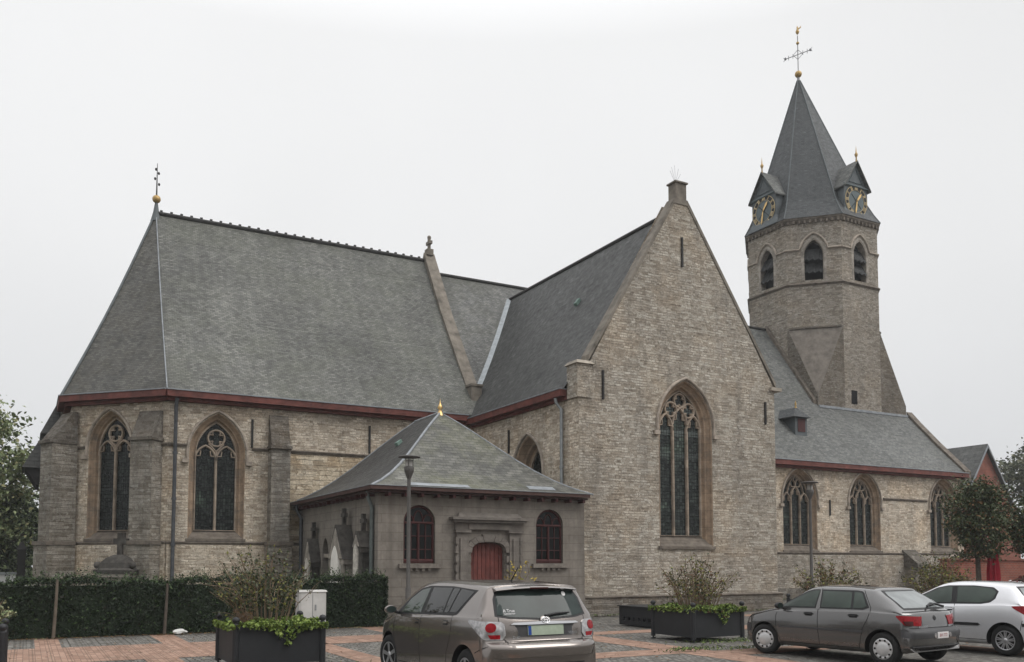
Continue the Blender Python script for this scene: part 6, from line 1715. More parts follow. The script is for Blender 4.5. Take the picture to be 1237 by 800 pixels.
class Car:
    def __init__(s, name, label, sp, paint_mat, group=None):
        s.sp = sp; s.root = thing(name, label, 'car', (0, 0, 0), group); s.paint = paint_mat
        st = interp(sp['st'], 5)          # rows: x, top, half width, bottom
        ring_n = None; vs = []; fs = []
        for x, top, w, zb in st:
            belt = min(lin(sp['belt'], x), top - 0.03)
            zm = zb + (belt - zb) * 0.42
            h = top - belt
            ye = w * 0.95 - sp['tumble'] * max(0.0, h - 0.05)
            ze = top - min(0.085, 0.4 * h)
            key = [(w * 0.90, zb), (w * 0.975, zb + 0.05), (w * 0.995, zb + (belt - zb) * 0.22), (w, zm), (w * 0.992, zm + (belt - zm) * 0.55), (w * 0.965, belt - 0.02 if belt - 0.02 > zm else belt), (w * 0.945, belt + 0.012 if h > 0.06 else belt),
                   ((w * 0.945 + ye) / 2 + 0.012, (belt + ze) / 2), (ye, ze), (ye - 0.07, top - min(0.028, 0.2 * h)), (ye * 0.55, top - min(0.006, 0.1 * h)), (0.0, top)]
            P = interp(key, 3)
            tailw = max(0.0, min(1.0, (sp['tail'][0] - x) / sp['tail'][1])); nosew = max(0.0, min(1.0, (x - sp['nose'][0]) / sp['nose'][1]))
            ring = []
            for y, z in P:
                r_ = min(1.0, abs(y) / max(w, 1e-3))
                xx = x + sp['tail'][2] * tailw * r_ ** 4 - sp['nose'][2] * nosew * r_ ** 2.5
                ring.append((xx, y, z))
            full = ring + [(a, -b, c) for a, b, c in reversed(ring[:-1])]
            ring_n = len(full); vs += full
        m = len(st)
        for i in range(m - 1):
            for k_ in range(ring_n):
                a, b = i * ring_n + k_, i * ring_n + (k_ + 1) % ring_n
                fs.append((a, a + ring_n, b + ring_n, b))
        fs.append(tuple(range(ring_n))); fs.append(tuple(reversed(range((m - 1) * ring_n, m * ring_n))))
        me = bpy.data.meshes.new('body'); me.from_pydata(vs, [], fs)
        bm = bmesh.new(); bm.from_mesh(me); bmesh.ops.recalc_face_normals(bm, faces=bm.faces); bm.to_mesh(me); bm.free()
        me.materials.append(M[paint_mat]); me.materials.append(M['wheel_dark'])
        o = bpy.data.objects.new('body', me); COL.objects.link(o)
        cb = MB()
        for ax in sp['axles']:
            for sd in (-1, 1):
                cb.tube([(ax, sd * (sp['hw'] - 0.27), sp['wr']), (ax, sd * (sp['hw'] + 0.3), sp['wr'])], sp['ar'], 40, 1, True, True)
        cu = cb.build('cut', [paint_mat, 'wheel_dark'])
        md = o.modifiers.new('cut', 'BOOLEAN'); md.object = cu; md.operation = 'DIFFERENCE'; md.solver = 'EXACT'
        bpy.context.view_layer.update()
        dg = bpy.context.evaluated_depsgraph_get()
        nm = bpy.data.meshes.new_from_object(o.evaluated_get(dg))
        o.modifiers.clear(); o.data = nm; nm.name = 'body'
        bpy.data.objects.remove(cu, do_unlink=True)
        nm.polygons.foreach_set('use_smooth', [True] * len(nm.polygons)); nm.set_sharp_from_angle(angle=R(38))
        o.parent = s.root; s.body = o
        bm = bmesh.new(); bm.from_mesh(nm); s.bvh = BVHTree.FromBMesh(bm); bm.free()
    def hit(s, face, u, v):
        if face == 'L': o, d = Vector((u, 3, v)), Vector((0, -1, 0))
        elif face == 'R': o, d = Vector((u, -3, v)), Vector((0, 1, 0))
        elif face == 'B': o, d = Vector((-5, u, v)), Vector((1, 0, 0))
        elif face == 'F': o, d = Vector((5, u, v)), Vector((-1, 0, 0))
        elif face == 'T': o, d = Vector((u, v, 4)), Vector((0, 0, -1))
        else:       # diagonal rear corner: ('D', side)
            sd = face[1]; d = Vector((0.62, -0.785 * sd, 0)).normalized(); rgt = Vector((0.785, 0.62 * sd, 0)).normalized()
            o = rgt * u - d * 5 + Vector((0, 0, v))
        loc, nor, idx, dist = s.bvh.ray_cast(o, d)
        if loc is None: return None, None
        if nor.dot(d) > 0: nor = -nor
        return loc, nor
    def decal(s, name, face, poly, mat, off=0.004, N=26, Mr=10, parent=None, skirt=True, label=None):
        us = [p[0] for p in poly]; u0, u1 = min(us) + 1e-4, max(us) - 1e-4
        mb = MB(); grid = []
        for i in range(N + 1):
            u = u0 + (u1 - u0) * i / N; zs = []
            for (a, b), (c, d) in zip(poly, poly[1:] + poly[:1]):
                if (a - u) * (c - u) <= 0 and abs(c - a) > 1e-9: zs.append(b + (d - b) * (u - a) / (c - a))
            lo, hi = min(zs), max(zs); col = []
            for j in range(Mr + 1):
                loc, nor = s.hit(face, u, lo + (hi - lo) * j / Mr)
                col.append(None if loc is None else (loc + nor * off, loc - nor * 0.004))
            grid.append(col)
        idx = {}
        for i in range(N + 1):
            for j in range(Mr + 1):
                if grid[i][j]: idx[i, j] = len(mb.v); mb.v.append(tuple(grid[i][j][0]))
        for i in range(N):
            for j in range(Mr):
                q = [(i, j), (i + 1, j), (i + 1, j + 1), (i, j + 1)]
                if all(k_ in idx for k_ in q):
                    mb.f.append(tuple(idx[k_] for k_ in q)); mb.mi.append(0); mb.sm.append(True)
        if skirt:
            bd_ = [(i, 0) for i in range(N + 1)] + [(N, j) for j in range(1, Mr + 1)] + [(i, Mr) for i in range(N - 1, -1, -1)] + [(0, j) for j in range(Mr - 1, 0, -1)]
            if all(grid[i][j] for i, j in bd_):
                b0 = len(mb.v)
                for i, j in bd_: mb.v.append(tuple(grid[i][j][0]))
                for i, j in bd_: mb.v.append(tuple(grid[i][j][1]))
                L = len(bd_)
                for k_ in range(L): mb.f.append((b0 + k_, b0 + (k_ + 1) % L, b0 + L + (k_ + 1) % L, b0 + L + k_)); mb.mi.append(0); mb.sm.append(False)
        me = mb.mesh(name)
        bm = bmesh.new(); bm.from_mesh(me); bm.faces.ensure_lookup_table()
        # orient outward
        loc0 = Vector((0, 0, 0.7))
        for f in bm.faces:
            if f.normal.dot(f.calc_center_median() - loc0) < 0: f.normal_flip()
        bm.to_mesh(me); bm.free()
        me.materials.append(M[mat] if isinstance(mat, str) else mat)
        o = bpy.data.objects.new(name, me); COL.objects.link(o); o.parent = parent or s.root
        if label: o['label'] = label
        return o
    def seam(s, face, pts, width=0.011, mat='seam', off=0.0015, mb=None):
        mb = MB()
        P = []
        for (a, b), (c, d) in zip(pts[:-1], pts[1:]):
            k_ = max(1, int(math.hypot(c - a, d - b) / 0.04))
            for i in range(k_): P.append((a + (c - a) * i / k_, b + (d - b) * i / k_))
        P.append(pts[-1])
        prev = None
        for i, (u, v) in enumerate(P):
            a = P[max(i - 1, 0)]; b = P[min(i + 1, len(P) - 1)]
            t = Vector((b[0] - a[0], b[1] - a[1])).normalized(); nn = Vector((-t.y, t.x)) * width / 2
            q = []
            for sg in (-1, 1):
                l, n_ = s.hit(face, u + sg * nn.x, v + sg * nn.y)
                q.append(None if l is None else l + n_ * off)
            if prev and all(q) and (prev[0] - q[0]).length < 0.2: mb.add([prev[0], prev[1], q[1], q[0]], [(0, 1, 2, 3)], 0)
            prev = q if all(q) else None
        if mb.f: mb.build('panel_gap', mat, s.root)
    def wheels(s, kind):
        sp = s.sp; r_ = sp['wr']; w = 0.185
        for ax in sp['axles']:
            for sd in (1, -1):
                yo = sd * (sp['hw'] - 0.035); turn = sp.get('steer', 0) if ax > 0 else 0
                c = Vector((ax, yo, r_))
                mb = MB()
                prof = [(0.62 * r_, 0.0), (0.66 * r_, 0.012), (0.90 * r_, 0.004), (0.975 * r_, -0.022), (r_, -0.05), (r_, -w + 0.04), (0.96 * r_, -w + 0.01), (0.62 * r_, -w)]
                mb.lathe([(a, b) for a, b in prof], (0, 0, 0), 36, 0, 'y')
                flip = Matrix.Diagonal((1, 1 if sd < 0 else -1, 1, 1)) if False else Matrix.Identity(4)
                # lathe axis y maps height to +y: outer face towards sd
                def place(mb_):
                    out = []
                    for x, y, z in mb_.v:
                        y2 = y * sd
                        a = R(turn); xx, yy = x * math.cos(a) - y2 * math.sin(a), x * math.sin(a) + y2 * math.cos(a)
                        out.append((c.x + xx, c.y + yy, c.z + z))
                    mb_.v = out
                    if sd < 0: mb_.f = [tuple(reversed(f)) for f in mb_.f]
                place(mb); mb.f = [tuple(reversed(f)) for f in mb.f]
                wo = mb.build('wheel', 'tyre', s.root)
                mb = MB(); mb.lathe([(0.64 * r_, -0.07), (0.0, -0.07)], (0, 0, 0), 30, 0, 'y'); mb.lathe([(0.62 * r_, -0.16), (0.62 * r_, 0.0)], (0, 0, 0), 30, 0, 'y'); place(mb); mb.build('brake', 'wheel_dark', wo)
                rb = MB(); R0 = 0.655 * r_
                def disc(r0, r1, y0, y1, n_=36): rb.lathe([(r0, y0), (r0, y1), (r1, y1), (r1, y0)], (0, 0, 0), n_, 0, 'y')
                if kind == 'hubcap':
                    rb.lathe([(R0, -0.01), (R0 * 0.98, 0.01), (R0 * 0.78, 0.012), (R0 * 0.7, 0.0), (R0 * 0.62, 0.014), (R0 * 0.3, 0.026), (0.0, 0.03)], (0, 0, 0), 36, 0, 'y')
                else:
                    rb.lathe([(R0 * 0.86, -0.03), (R0 * 0.88, 0.002), (R0, 0.006), (R0 * 1.0, -0.02)], (0, 0, 0), 36, 0, 'y')
                    rb.lathe([(R0 * 0.26, -0.05), (R0 * 0.24, 0.0), (R0 * 0.1, 0.01), (0.0, 0.01)], (0, 0, 0), 20, 0, 'y')
                    k_ = 9 if kind == 'multi' else 5
                    for i in range(k_):
                        for da in ((-0.11, 0.11) if kind == 'multi' else (-0.07, 0.07)):
                            a = 2 * math.pi * i / k_ + 0.2
                            a0, a1 = a + da * 1.6, a + da
                            wd = 0.012 if kind == 'multi' else 0.022
                            p0 = Vector((math.cos(a0), 0, math.sin(a0))) * R0 * 0.2; p1 = Vector((math.cos(a1), 0, math.sin(a1))) * R0 * 0.9
                            t = (p1 - p0).normalized(); q = Vector((-t.z, 0, t.x)) * wd
                            f_ = lambda v, y: Vector((v.x, y, v.z))
                            rb.hexa([f_(p0 - q, -0.04), f_(p1 - q * 0.8, -0.03), f_(p1 + q * 0.8, -0.03), f_(p0 + q, -0.04)], [f_(p0 - q, 0.0), f_(p1 - q * 0.8, 0.002), f_(p1 + q * 0.8, 0.002), f_(p0 + q, 0.0)])
                place(rb); rim = rb.build('rim', 'hubcap' if kind == 'hubcap' else 'alloy', wo)
                if kind == 'hubcap':
                    hb = MB()
                    for i in range(10):
                        a = 2 * math.pi * i / 10
                        cc = (math.cos(a) * R0 * 0.8, 0, math.sin(a) * R0 * 0.8)
                        hb.tube([(cc[0], 0.005, cc[2]), (cc[0], 0.0165, cc[2])], 0.02, 8)
                    place(hb); hb.build('vent_holes', 'wheel_dark', wo)
    def mirror(s, x, z, col, sd):
        w = lin([(r_[0], r_[2]) for r_ in sorted(s.sp['st'], key=lambda r_: r_[0])], x)
        mb = MB(); c = Vector((x, sd * (w + 0.09), z))
        mb.lathe([(0.0, -0.06), (0.05, -0.055), (0.085, -0.02), (0.09, 0.03), (0.08, 0.05)], (0, 0, 0), 14, 0, 'x')
        mb.v = [(c.x - v[0] * 0.9 , c.y + v[1] * 1.15, c.z + v[2] * 0.72) for v in mb.v]
        mb.f = [tuple(reversed(f)) for f in mb.f]
        o = mb.build('wing_mirror', col, s.root)
        mb = MB(); mb.tube([(x + 0.01, sd * (w * 0.93), z - 0.05), (x + 0.01, sd * (w + 0.05), z - 0.03)], 0.025, 6); mb.build('arm', 'trim', o)
        mb = MB(); mb.lathe([(0.07, 0.0), (0.0, 0.001)], (0, 0, 0), 14, 0, 'x'); mb.v = [(c.x - 0.047 - v[0], c.y + v[1] * 1.15, c.z + v[2] * 0.72) for v in mb.v]; mb.build('mirror_glass', 'glass_rear', o)
    def handle(s, x, z, mat, sd='L', dark=True):
        if dark: s.decal('handle_recess', sd, [(x - 0.09, z - 0.035), (x - 0.09, z + 0.03), (x + 0.07, z + 0.03), (x + 0.07, z - 0.035)], 'trim' if mat != 'trim' else 'seam', 0.002, 6, 3)
        s.decal('door_handle', sd, [(x - 0.10, z - 0.012), (x - 0.10, z + 0.016), (x + 0.08, z + 0.018), (x + 0.08, z - 0.012)], mat, 0.03, 8, 2)
def mir(poly): return [(-u, v) for u, v in poly]
def arc_pts(cx, cz, r_, a0, a1, n=10): return [(cx + r_ * math.cos(R(a0 + (a1 - a0) * i / n)), cz + r_ * math.sin(R(a0 + (a1 - a0) * i / n))) for i in range(n + 1)]
def lettering(car, text, face, u, v, size, mat, name, off=0.006):
    """flat lettering laid on the body; u grows towards the reader's right on the rear when u is mirrored"""
    cu = bpy.data.curves.new('t', 'FONT'); cu.body = text; cu.size = size; cu.align_x = 'CENTER'; cu.align_y = 'CENTER'
    to = bpy.data.objects.new('t', cu); COL.objects.link(to); bpy.context.view_layer.update()
    me = bpy.data.meshes.new_from_object(to.evaluated_get(bpy.context.evaluated_depsgraph_get()))
    bpy.data.objects.remove(to, do_unlink=True)
    for vt in me.vertices:
        l, n_ = car.hit(face, u - vt.co.x if face == 'B' else u + vt.co.x, v + vt.co.y)
        if l is not None: vt.co = l + n_ * off
    me.materials.clear(); me.materials.append(M[mat]); me.name = name
    o = bpy.data.objects.new(name, me); COL.objects.link(o); o.parent = car.root
    return o

# --- taupe compact van seen from behind
SV = dict(st=[(-2.20, 0.58, 0.80, 0.36), (-2.215, 0.68, 0.83, 0.33), (-2.19, 0.735, 0.85, 0.31), (-2.14, 0.765, 0.865, 0.29), (-2.105, 0.80, 0.872, 0.28), (-2.09, 0.95, 0.876, 0.27), (-2.055, 1.07, 0.88, 0.26), (-1.96, 1.24, 0.885, 0.25), (-1.84, 1.42, 0.888, 0.24), (-1.79, 1.49, 0.89, 0.23), (-1.74, 1.515, 0.89, 0.22),
              (-1.4, 1.535, 0.893, 0.20), (-0.7, 1.555, 0.895, 0.18), (0.0, 1.55, 0.895, 0.18), (0.45, 1.49, 0.893, 0.18), (0.85, 1.315, 0.89, 0.18), (1.3, 1.10, 0.885, 0.19), (1.48, 1.015, 0.88, 0.20), (1.85, 0.91, 0.85, 0.22), (2.08, 0.80, 0.80, 0.24), (2.19, 0.66, 0.74, 0.25), (2.22, 0.52, 0.70, 0.27)],
          belt=[(-2.3, 1.08), (-1.2, 1.06), (0, 1.0), (1.2, 0.95), (2.2, 0.75)], tumble=0.36, tail=(-1.2, 0.85, 0.17), nose=(1.0, 1.2, 0.30), axles=(-1.44, 1.34), hw=0.895, wr=0.325, ar=0.385, steer=8)
v = Car('parked_car', 'taupe metallic compact van seen from behind, parked before the annex', SV, 'taupe')
v.seams = MB()
dlo = [(1.12, 0.985), (0.1, 1.035), (-1.02, 1.07), (-1.14, 1.09), (-1.30, 1.23), (-1.52, 1.43), (-0.7, 1.465), (0.1, 1.455), (0.4, 1.41), (0.75, 1.25)]
for sd in ('L', 'R'):
    v.decal('window_trim', sd, dlo, 'trim', 0.003, 60, 8)
    v.decal('side_window', sd, [(0.90, 1.025), (0.12, 1.055), (0.06, 1.425), (0.36, 1.385), (0.68, 1.24)], 'glass_green', 0.007, 24, 8)
    v.decal('side_window', sd, [(0.02, 1.065), (-0.66, 1.09), (-0.72, 1.44), (-0.04, 1.432)], 'glass_car', 0.007, 20, 8)
    v.decal('side_window', sd, [(-0.70, 1.10), (-0.83, 1.10), (-0.97, 1.435), (-0.76, 1.44)], 'glass_car', 0.007, 10, 8)
    v.decal('side_window', sd, [(-0.88, 1.11), (-1.10, 1.115), (-1.27, 1.255), (-1.44, 1.405), (-1.02, 1.435)], 'glass_car', 0.007, 16, 8)
    v.handle(0.22 - 0.02, 0.93, 'taupe', sd); v.handle(-0.82, 0.965, 'taupe', sd)
    v.seam(sd, [(1.1, 0.98), (1.12, 0.7), (1.02, 0.42), (0.95, 0.26)])
    v.seam(sd, [(0.07, 1.03), (0.06, 0.6), (0.02, 0.26)])
    v.seam(sd, [(-1.0, 1.07), (-1.02, 0.9), (-0.98, 0.72), (-0.9, 0.55), (-0.86, 0.27)])
    v.seam(sd, [(0.9, 0.28), (-0.9, 0.28)])
    v.seam(sd, [(-1.76, 0.62), (-2.02, 0.72)])
# tailgate
v.decal('window_trim', 'B', [(-0.70, 1.10), (-0.68, 1.30), (-0.60, 1.44), (0.60, 1.44), (0.68, 1.30), (0.70, 1.10), (0.5, 1.065), (0.0, 1.04), (-0.5, 1.065)], 'trim', 0.003, 44, 10)
rw = v.decal('rear_window', 'B', [(-0.665, 1.12), (-0.645, 1.29), (-0.58, 1.415), (0.58, 1.415), (0.645, 1.29), (0.665, 1.12), (0.5, 1.09), (0.0, 1.065), (-0.5, 1.09)], 'glass_rear', 0.007, 44, 10)
sb_ = MB()
for y0, y1, dx in ((-0.60, 0.60, 0),):
    sec = [(-1.66, 1.53), (-1.90, 1.485), (-1.93, 1.466), (-1.90, 1.452), (-1.75, 1.46)]
    ys = np.linspace(-0.63, 0.63, 15)
    for (ya, yb) in zip(ys[:-1], ys[1:]):
        f_ = lambda y: [(x + 0.05 * abs(y / 0.63) ** 3, y, z - 0.035 * (y / 0.63) ** 2) for x, z in sec]
        A, B = f_(ya), f_(yb)
        sb_.add(A + B, [(i, (i + 1) % 5, 5 + (i + 1) % 5, 5 + i) for i in range(5)], 0, False)
    sb_.add(f_(-0.63), [(0, 1, 2, 3, 4)]); sb_.add(f_(0.63), [(4, 3, 2, 1, 0)])
sp_o = sb_.build('roof_spoiler', 'taupe', v.root)
mb = MB(); mb.box(-1.935, -1.925, -0.14, 0.14, 1.455, 1.472); mb.build('brake_light', 'lamp_dark', sp_o)
for sd in (1, -1):
    D = ('D', sd)
    # u along the corner: rear inner edge to a point well forward on the flank
    q = lambda x, y: 0.785 * x + 0.62 * sd * y * 1.0
    a_in, a_out = 0.785 * -2.07 + 0.62 * 0.60, 0.785 * -1.58 + 0.62 * 0.88
    tl = [(a_in + 0.03, 0.80), (a_in, 0.86), (a_in + 0.01, 0.99), (a_in + 0.06, 1.03), (a_out - 0.02, 1.045), (a_out + 0.02, 1.02), (a_out - 0.12, 0.93), (a_out - 0.25, 0.85), (a_out - 0.32, 0.80)]
    o = v.decal('tail_light', D, tl, 'lamp_clear', 0.014, 30, 10)
    L_ = a_out - a_in
    cu_, cv_ = a_in + 0.17, 0.955
    v.decal('lamp_lens', D, [(cu_ + 0.066 * math.cos(R(a)), cv_ + 0.06 * math.sin(R(a))) for a in range(0, 360, 15)], 'lamp_red', 0.022, 14, 8, o)
    v.decal('lamp_lens', D, [(a_in + 0.06, 0.81), (a_in + 0.06, 0.865), (a_in + 0.20, 0.865), (a_in + 0.17, 0.81)], 'lamp_red', 0.02, 8, 4, o)
v.decal('plate_recess', 'B', [(-0.42, 0.835), (-0.46, 0.985), (0.46, 0.985), (0.42, 0.835)], 'taupe' if False else 'grey_trim', 0.001, 20, 4, skirt=False)
po = v.decal('number_plate', 'B', [(-0.275, 0.85), (-0.275, 0.975), (0.275, 0.975), (0.275, 0.85)], 'plate_pale', 0.014, 8, 3)
v.decal('plate_band', 'B', [(0.225, 0.855), (0.225, 0.97), (0.27, 0.97), (0.27, 0.855)], 'plate_blue', 0.017, 3, 2, po)
cs = v.decal('chrome_strip', 'B', [(-0.52, 0.992), (-0.50, 1.012), (0, 1.022), (0.50, 1.012), (0.52, 0.992), (0.40, 0.985), (-0.40, 0.985)], 'chrome', 0.03, 24, 3)
# three-ellipse chrome badge
mb = MB(); l0, n0 = v.hit('B', 0.0, 1.035)
for rx_, rz_, dz in ((0.072, 0.048, 0), (0.030, 0.046, 0.0), (0.058, 0.017, 0.022)):
    mb.tube([l0 + n0 * 0.03 + Vector((0.0, 0.85 * rx_ * math.cos(R(a)), 0.85 * (dz + rz_ * math.sin(R(a))))) + Vector((0.35 * rz_ * math.sin(R(a)), 0, 0)) for a in range(0, 361, 20)], 0.0055, 6, caps=False)
mb.build('badge', 'chrome', v.root)
v.decal('badge_dish', 'B', [(0.078 * math.cos(R(a)), 1.035 + 0.054 * math.sin(R(a))) for a in range(0, 360, 15)], 'taupe', 0.024, 12, 6)
v.seam('B', [(-0.66, 1.09), (-0.665, 0.86), (-0.60, 0.80), (-0.54, 0.70)], 0.009); v.seam('B', [(0.66, 1.09), (0.665, 0.86), (0.60, 0.80), (0.54, 0.70)], 0.009)
v.decal('bumper_step', 'B', [(-0.56, 0.70), (-0.6, 0.77), (0.6, 0.77), (0.56, 0.70)], 'taupe', 0.006, 20, 3)
v.seam('B', [(-0.6, 0.775), (0.6, 0.775)], 0.014)
v.decal('bumper_valance', 'B', [(-0.62, 0.36), (-0.66, 0.47), (0.66, 0.47), (0.62, 0.36)], 'trim', 0.006, 20, 3)
lettering(v, 'VERSO', 'B', -0.43, 0.865, 0.05, 'chrome', 'model_badge', 0.005)
lettering(v, 'D-4D', 'B', 0.44, 0.83, 0.045, 'chrome', 'engine_badge', 0.005)
lettering(v, 'A True', 'B', 0.50, 1.165, 0.055, 'sticker', 'window_sticker', 0.011); lettering(v, 'Gentleman', 'B', 0.50, 1.13, 0.035, 'sticker', 'window_sticker', 0.011)
v.decal('round_sticker', 'B', [(-0.42 + 0.032 * math.cos(R(a)), 1.375 + 0.03 * math.sin(R(a))) for a in range(0, 360, 20)], 'sticker', 0.010, 8, 4)
def wiper(car, pts, w=0.02):
    mb = MB(); P = []
    for u, z in pts:
        l, n_ = car.hit('B', u, z); P.append(l + n_ * 0.035)
    mb.tube(P, [w * 0.9] * (len(P) - 1) + [w * 0.5], 6); mb.build('rear_wiper', 'trim', car.root)
wiper(v, [(0.0, 1.085), (-0.2, 1.11), (-0.40, 1.118)])
mb = MB(); mb.lathe([(0.03, 0), (0.02, 0.03)], (-1.15, 0.0, 1.525), 8); mb.tube([(-1.15, 0, 1.54), (-1.36, 0, 1.74)], [0.012, 0.006], 6); mb.build('antenna', 'trim', v.root)
v.mirror(1.0, 1.07, 'taupe', 1); v.mirror(1.0, 1.07, 'taupe', -1)
v.decal('windscreen', 'T', [(0.56, -0.50), (0.56, 0.50), (1.22, 0.68), (1.22, -0.68)], 'glass_car', 0.004, 14, 14)
v.decal('headlight', 'F', [(-0.76, 0.72), (-0.72, 0.82), (-0.46, 0.77), (-0.48, 0.69)], 'lamp_clear', 0.006, 10, 4); v.decal('headlight', 'F', [(0.76, 0.72), (0.72, 0.82), (0.46, 0.77), (0.48, 0.69)], 'lamp_clear', 0.006, 10, 4)
v.wheels('five')
# --- dark grey five-door hatchback
SG = dict(st=[(-1.965, 0.36, 0.74, 0.30), (-1.99, 0.42, 0.77, 0.28), (-2.0, 0.56, 0.79, 0.265), (-1.985, 0.615, 0.80, 0.26), (-1.93, 0.64, 0.81, 0.255), (-1.895, 0.66, 0.815, 0.25), (-1.875, 0.80, 0.82, 0.24), (-1.84, 0.915, 0.825, 0.235), (-1.76, 0.965, 0.83, 0.23), (-1.50, 1.13, 0.84, 0.22), (-1.20, 1.295, 0.842, 0.21), (-1.08, 1.345, 0.844, 0.205),
              (-0.6, 1.378, 0.845, 0.20), (-0.1, 1.38, 0.845, 0.20), (0.22, 1.345, 0.843, 0.20), (0.55, 1.17, 0.84, 0.20), (0.95, 0.945, 0.835, 0.205), (1.15, 0.90, 0.83, 0.21), (1.55, 0.825, 0.81, 0.215), (1.80, 0.74, 0.775, 0.225), (1.93, 0.63, 0.73, 0.24), (1.985, 0.54, 0.70, 0.245), (2.0, 0.42, 0.68, 0.26)],
          belt=[(-2.0, 0.90), (-1.2, 0.925), (0, 0.90), (1.0, 0.86), (2.0, 0.7)], tumble=0.40, tail=(-1.3, 0.6, 0.13), nose=(0.9, 1.1, 0.26), axles=(-1.38, 1.20), hw=0.845, wr=0.292, ar=0.345, steer=14)
g = Car('parked_car', 'dark grey five-door hatchback, parked between the square planter and the silver car', SG, 'darkgrey')
g.seams = MB()
for sd in ('L', 'R'):
    g.decal('window_trim', sd, [(0.90, 0.925), (-0.02, 0.945), (-1.00, 0.955), (-1.11, 1.0), (-0.93, 1.275), (-0.8, 1.295), (0.12, 1.295), (0.28, 1.255), (0.62, 1.09)], 'trim', 0.003, 50, 8)
    g.decal('side_window', sd, [(0.80, 0.955), (0.03, 0.97), (0.0, 1.27), (0.10, 1.275), (0.26, 1.23), (0.58, 1.075)], 'glass_green', 0.007, 22, 8)
    g.decal('side_window', sd, [(-0.10, 0.97), (-0.74, 0.975), (-0.70, 1.262), (-0.07, 1.27)], 'glass_green', 0.007, 18, 8)
    g.decal('side_window', sd, [(-0.79, 0.98), (-0.98, 0.985), (-1.055, 1.02), (-0.91, 1.25), (-0.75, 1.262)], 'glass_green', 0.007, 14, 8)
    g.decal('door_frame', sd, [(0.005, 0.93), (-0.085, 0.93), (-0.05, 1.29), (-0.01, 1.29)], 'darkgrey', 0.009, 6, 8)
    g.handle(0.16, 0.835, 'trim', sd); g.handle(-0.80, 0.845, 'trim', sd)
    g.seam(sd, [(0.86, 0.92), (0.92, 0.75), (0.90, 0.5), (0.80, 0.27)])
    g.seam(sd, [(-0.04, 1.32), (-0.05, 0.93), (-0.06, 0.6), (-0.10, 0.27)])
    g.seam(sd, [(-0.93, 1.31), (-1.14, 1.0), (-1.14, 0.93), (-1.10, 0.80), (-1.0, 0.62), (-0.93, 0.28)])
    g.decal('rubbing_strip', sd, [(0.84, 0.55), (0.84, 0.585), (-1.0, 0.59), (-1.0, 0.555)], 'grey_trim', 0.012, 40, 2)
    g.seam(sd, [(0.80, 0.275), (-0.95, 0.275)])
g.decal('window_trim', 'B', [(-0.64, 0.975), (-0.57, 1.22), (-0.5, 1.30), (0.5, 1.30), (0.57, 1.22), (0.64, 0.975)], 'trim', 0.003, 36, 10)
g.decal('rear_window', 'B', [(-0.60, 1.0), (-0.535, 1.21), (-0.47, 1.275), (0.47, 1.275), (0.535, 1.21), (0.60, 1.0)], 'glass_sky', 0.007, 36, 10)
for s_ in (1, -1):
    D = ('D', s_)
    i0, o0 = 0.785 * -1.88 + 0.62 * 0.42, 0.785 * -1.70 + 0.62 * 0.84
    o = g.decal('tail_light', D, [(i0 + 0.015, 0.70), (i0, 0.86), (o0 - 0.02, 0.885), (o0 + 0.03, 0.87), (o0 - 0.10, 0.715)], 'lamp_red', 0.012, 24, 6)
    g.decal('reversing_lens', D, [(i0 + 0.16, 0.705), (i0 + 0.16, 0.785), (o0 - 0.07, 0.79), (o0 - 0.11, 0.712)], 'lamp_dark', 0.016, 10, 4, o)
g.decal('bumper_cover', 'B', [(-0.74, 0.50), (-0.78, 0.655), (0.78, 0.655), (0.74, 0.50)], 'grey_trim', 0.02, 30, 6)
for sd in ('L', 'R'):
    g.decal('bumper_side', sd, [(-1.74, 0.52), (-1.74, 0.645), (-1.93, 0.645), (-1.93, 0.50)], 'grey_trim', 0.017, 8, 4)
g.decal('bumper_lip', 'B', [(-0.72, 0.335), (-0.72, 0.36), (0.72, 0.36), (0.72, 0.335)], 'grey_trim', 0.02, 24, 2)
po = g.decal('number_plate', 'B', [(-0.17, 0.49), (-0.17, 0.59), (0.17, 0.59), (0.17, 0.49)], 'plate_white', 0.03, 6, 3)
lettering(g, 'BVI 772', 'B', 0, 0.54, 0.075, 'plate_red', 'plate_lettering', 0.033)
for s_ in (1, -1): g.decal('plate_lamp', 'B', [(s_ * 0.23 + 0.04 * math.cos(R(a)), 0.54 + 0.04 * math.sin(R(a))) for a in range(0, 360, 30)], 'lamp_clear', 0.03, 6, 4)
g.decal('lion_badge', 'B', [(0.035 * math.cos(R(a)) + 0.008 * math.cos(R(3 * a)), 0.83 + 0.045 * math.sin(R(a))) for a in range(0, 360, 24)], 'trim', 0.008, 8, 4)
lettering(g, 'PEUGEOT', 'B', 0.38, 0.683, 0.055, 'alloy', 'maker_badge', 0.006); lettering(g, '306', 'B', -0.46, 0.683, 0.055, 'alloy', 'model_badge', 0.006)
g.seam('B', [(-0.75, 0.935), (0, 0.95), (0.75, 0.935)], 0.012); g.seam('B', [(-0.7, 0.668), (0.7, 0.668)], 0.012); g.seam('B', [(-0.40, 0.88), (-0.40, 0.67)]); g.seam('B', [(0.40, 0.88), (0.40, 0.67)])
wiper(g, [(-0.02, 0.995), (-0.25, 1.045), (-0.50, 1.03)])
mb = MB(); l, n_ = g.hit('T', -1.68, -0.0); mb.tube([l + Vector((0, -0.1, 0.01)), l + Vector((-0.02, -0.30, 0.05)), l + Vector((-0.08, -0.5, 0.0))], 0.02, 6); mb.build('washer_hose', 'trim', g.root)
g.mirror(0.76, 0.97, 'trim', 1); g.mirror(0.76, 0.97, 'trim', -1)
g.decal('windscreen', 'T', [(0.28, -0.5), (0.28, 0.5), (0.88, 0.64), (0.88, -0.64)], 'glass_car', 0.004, 14, 14)
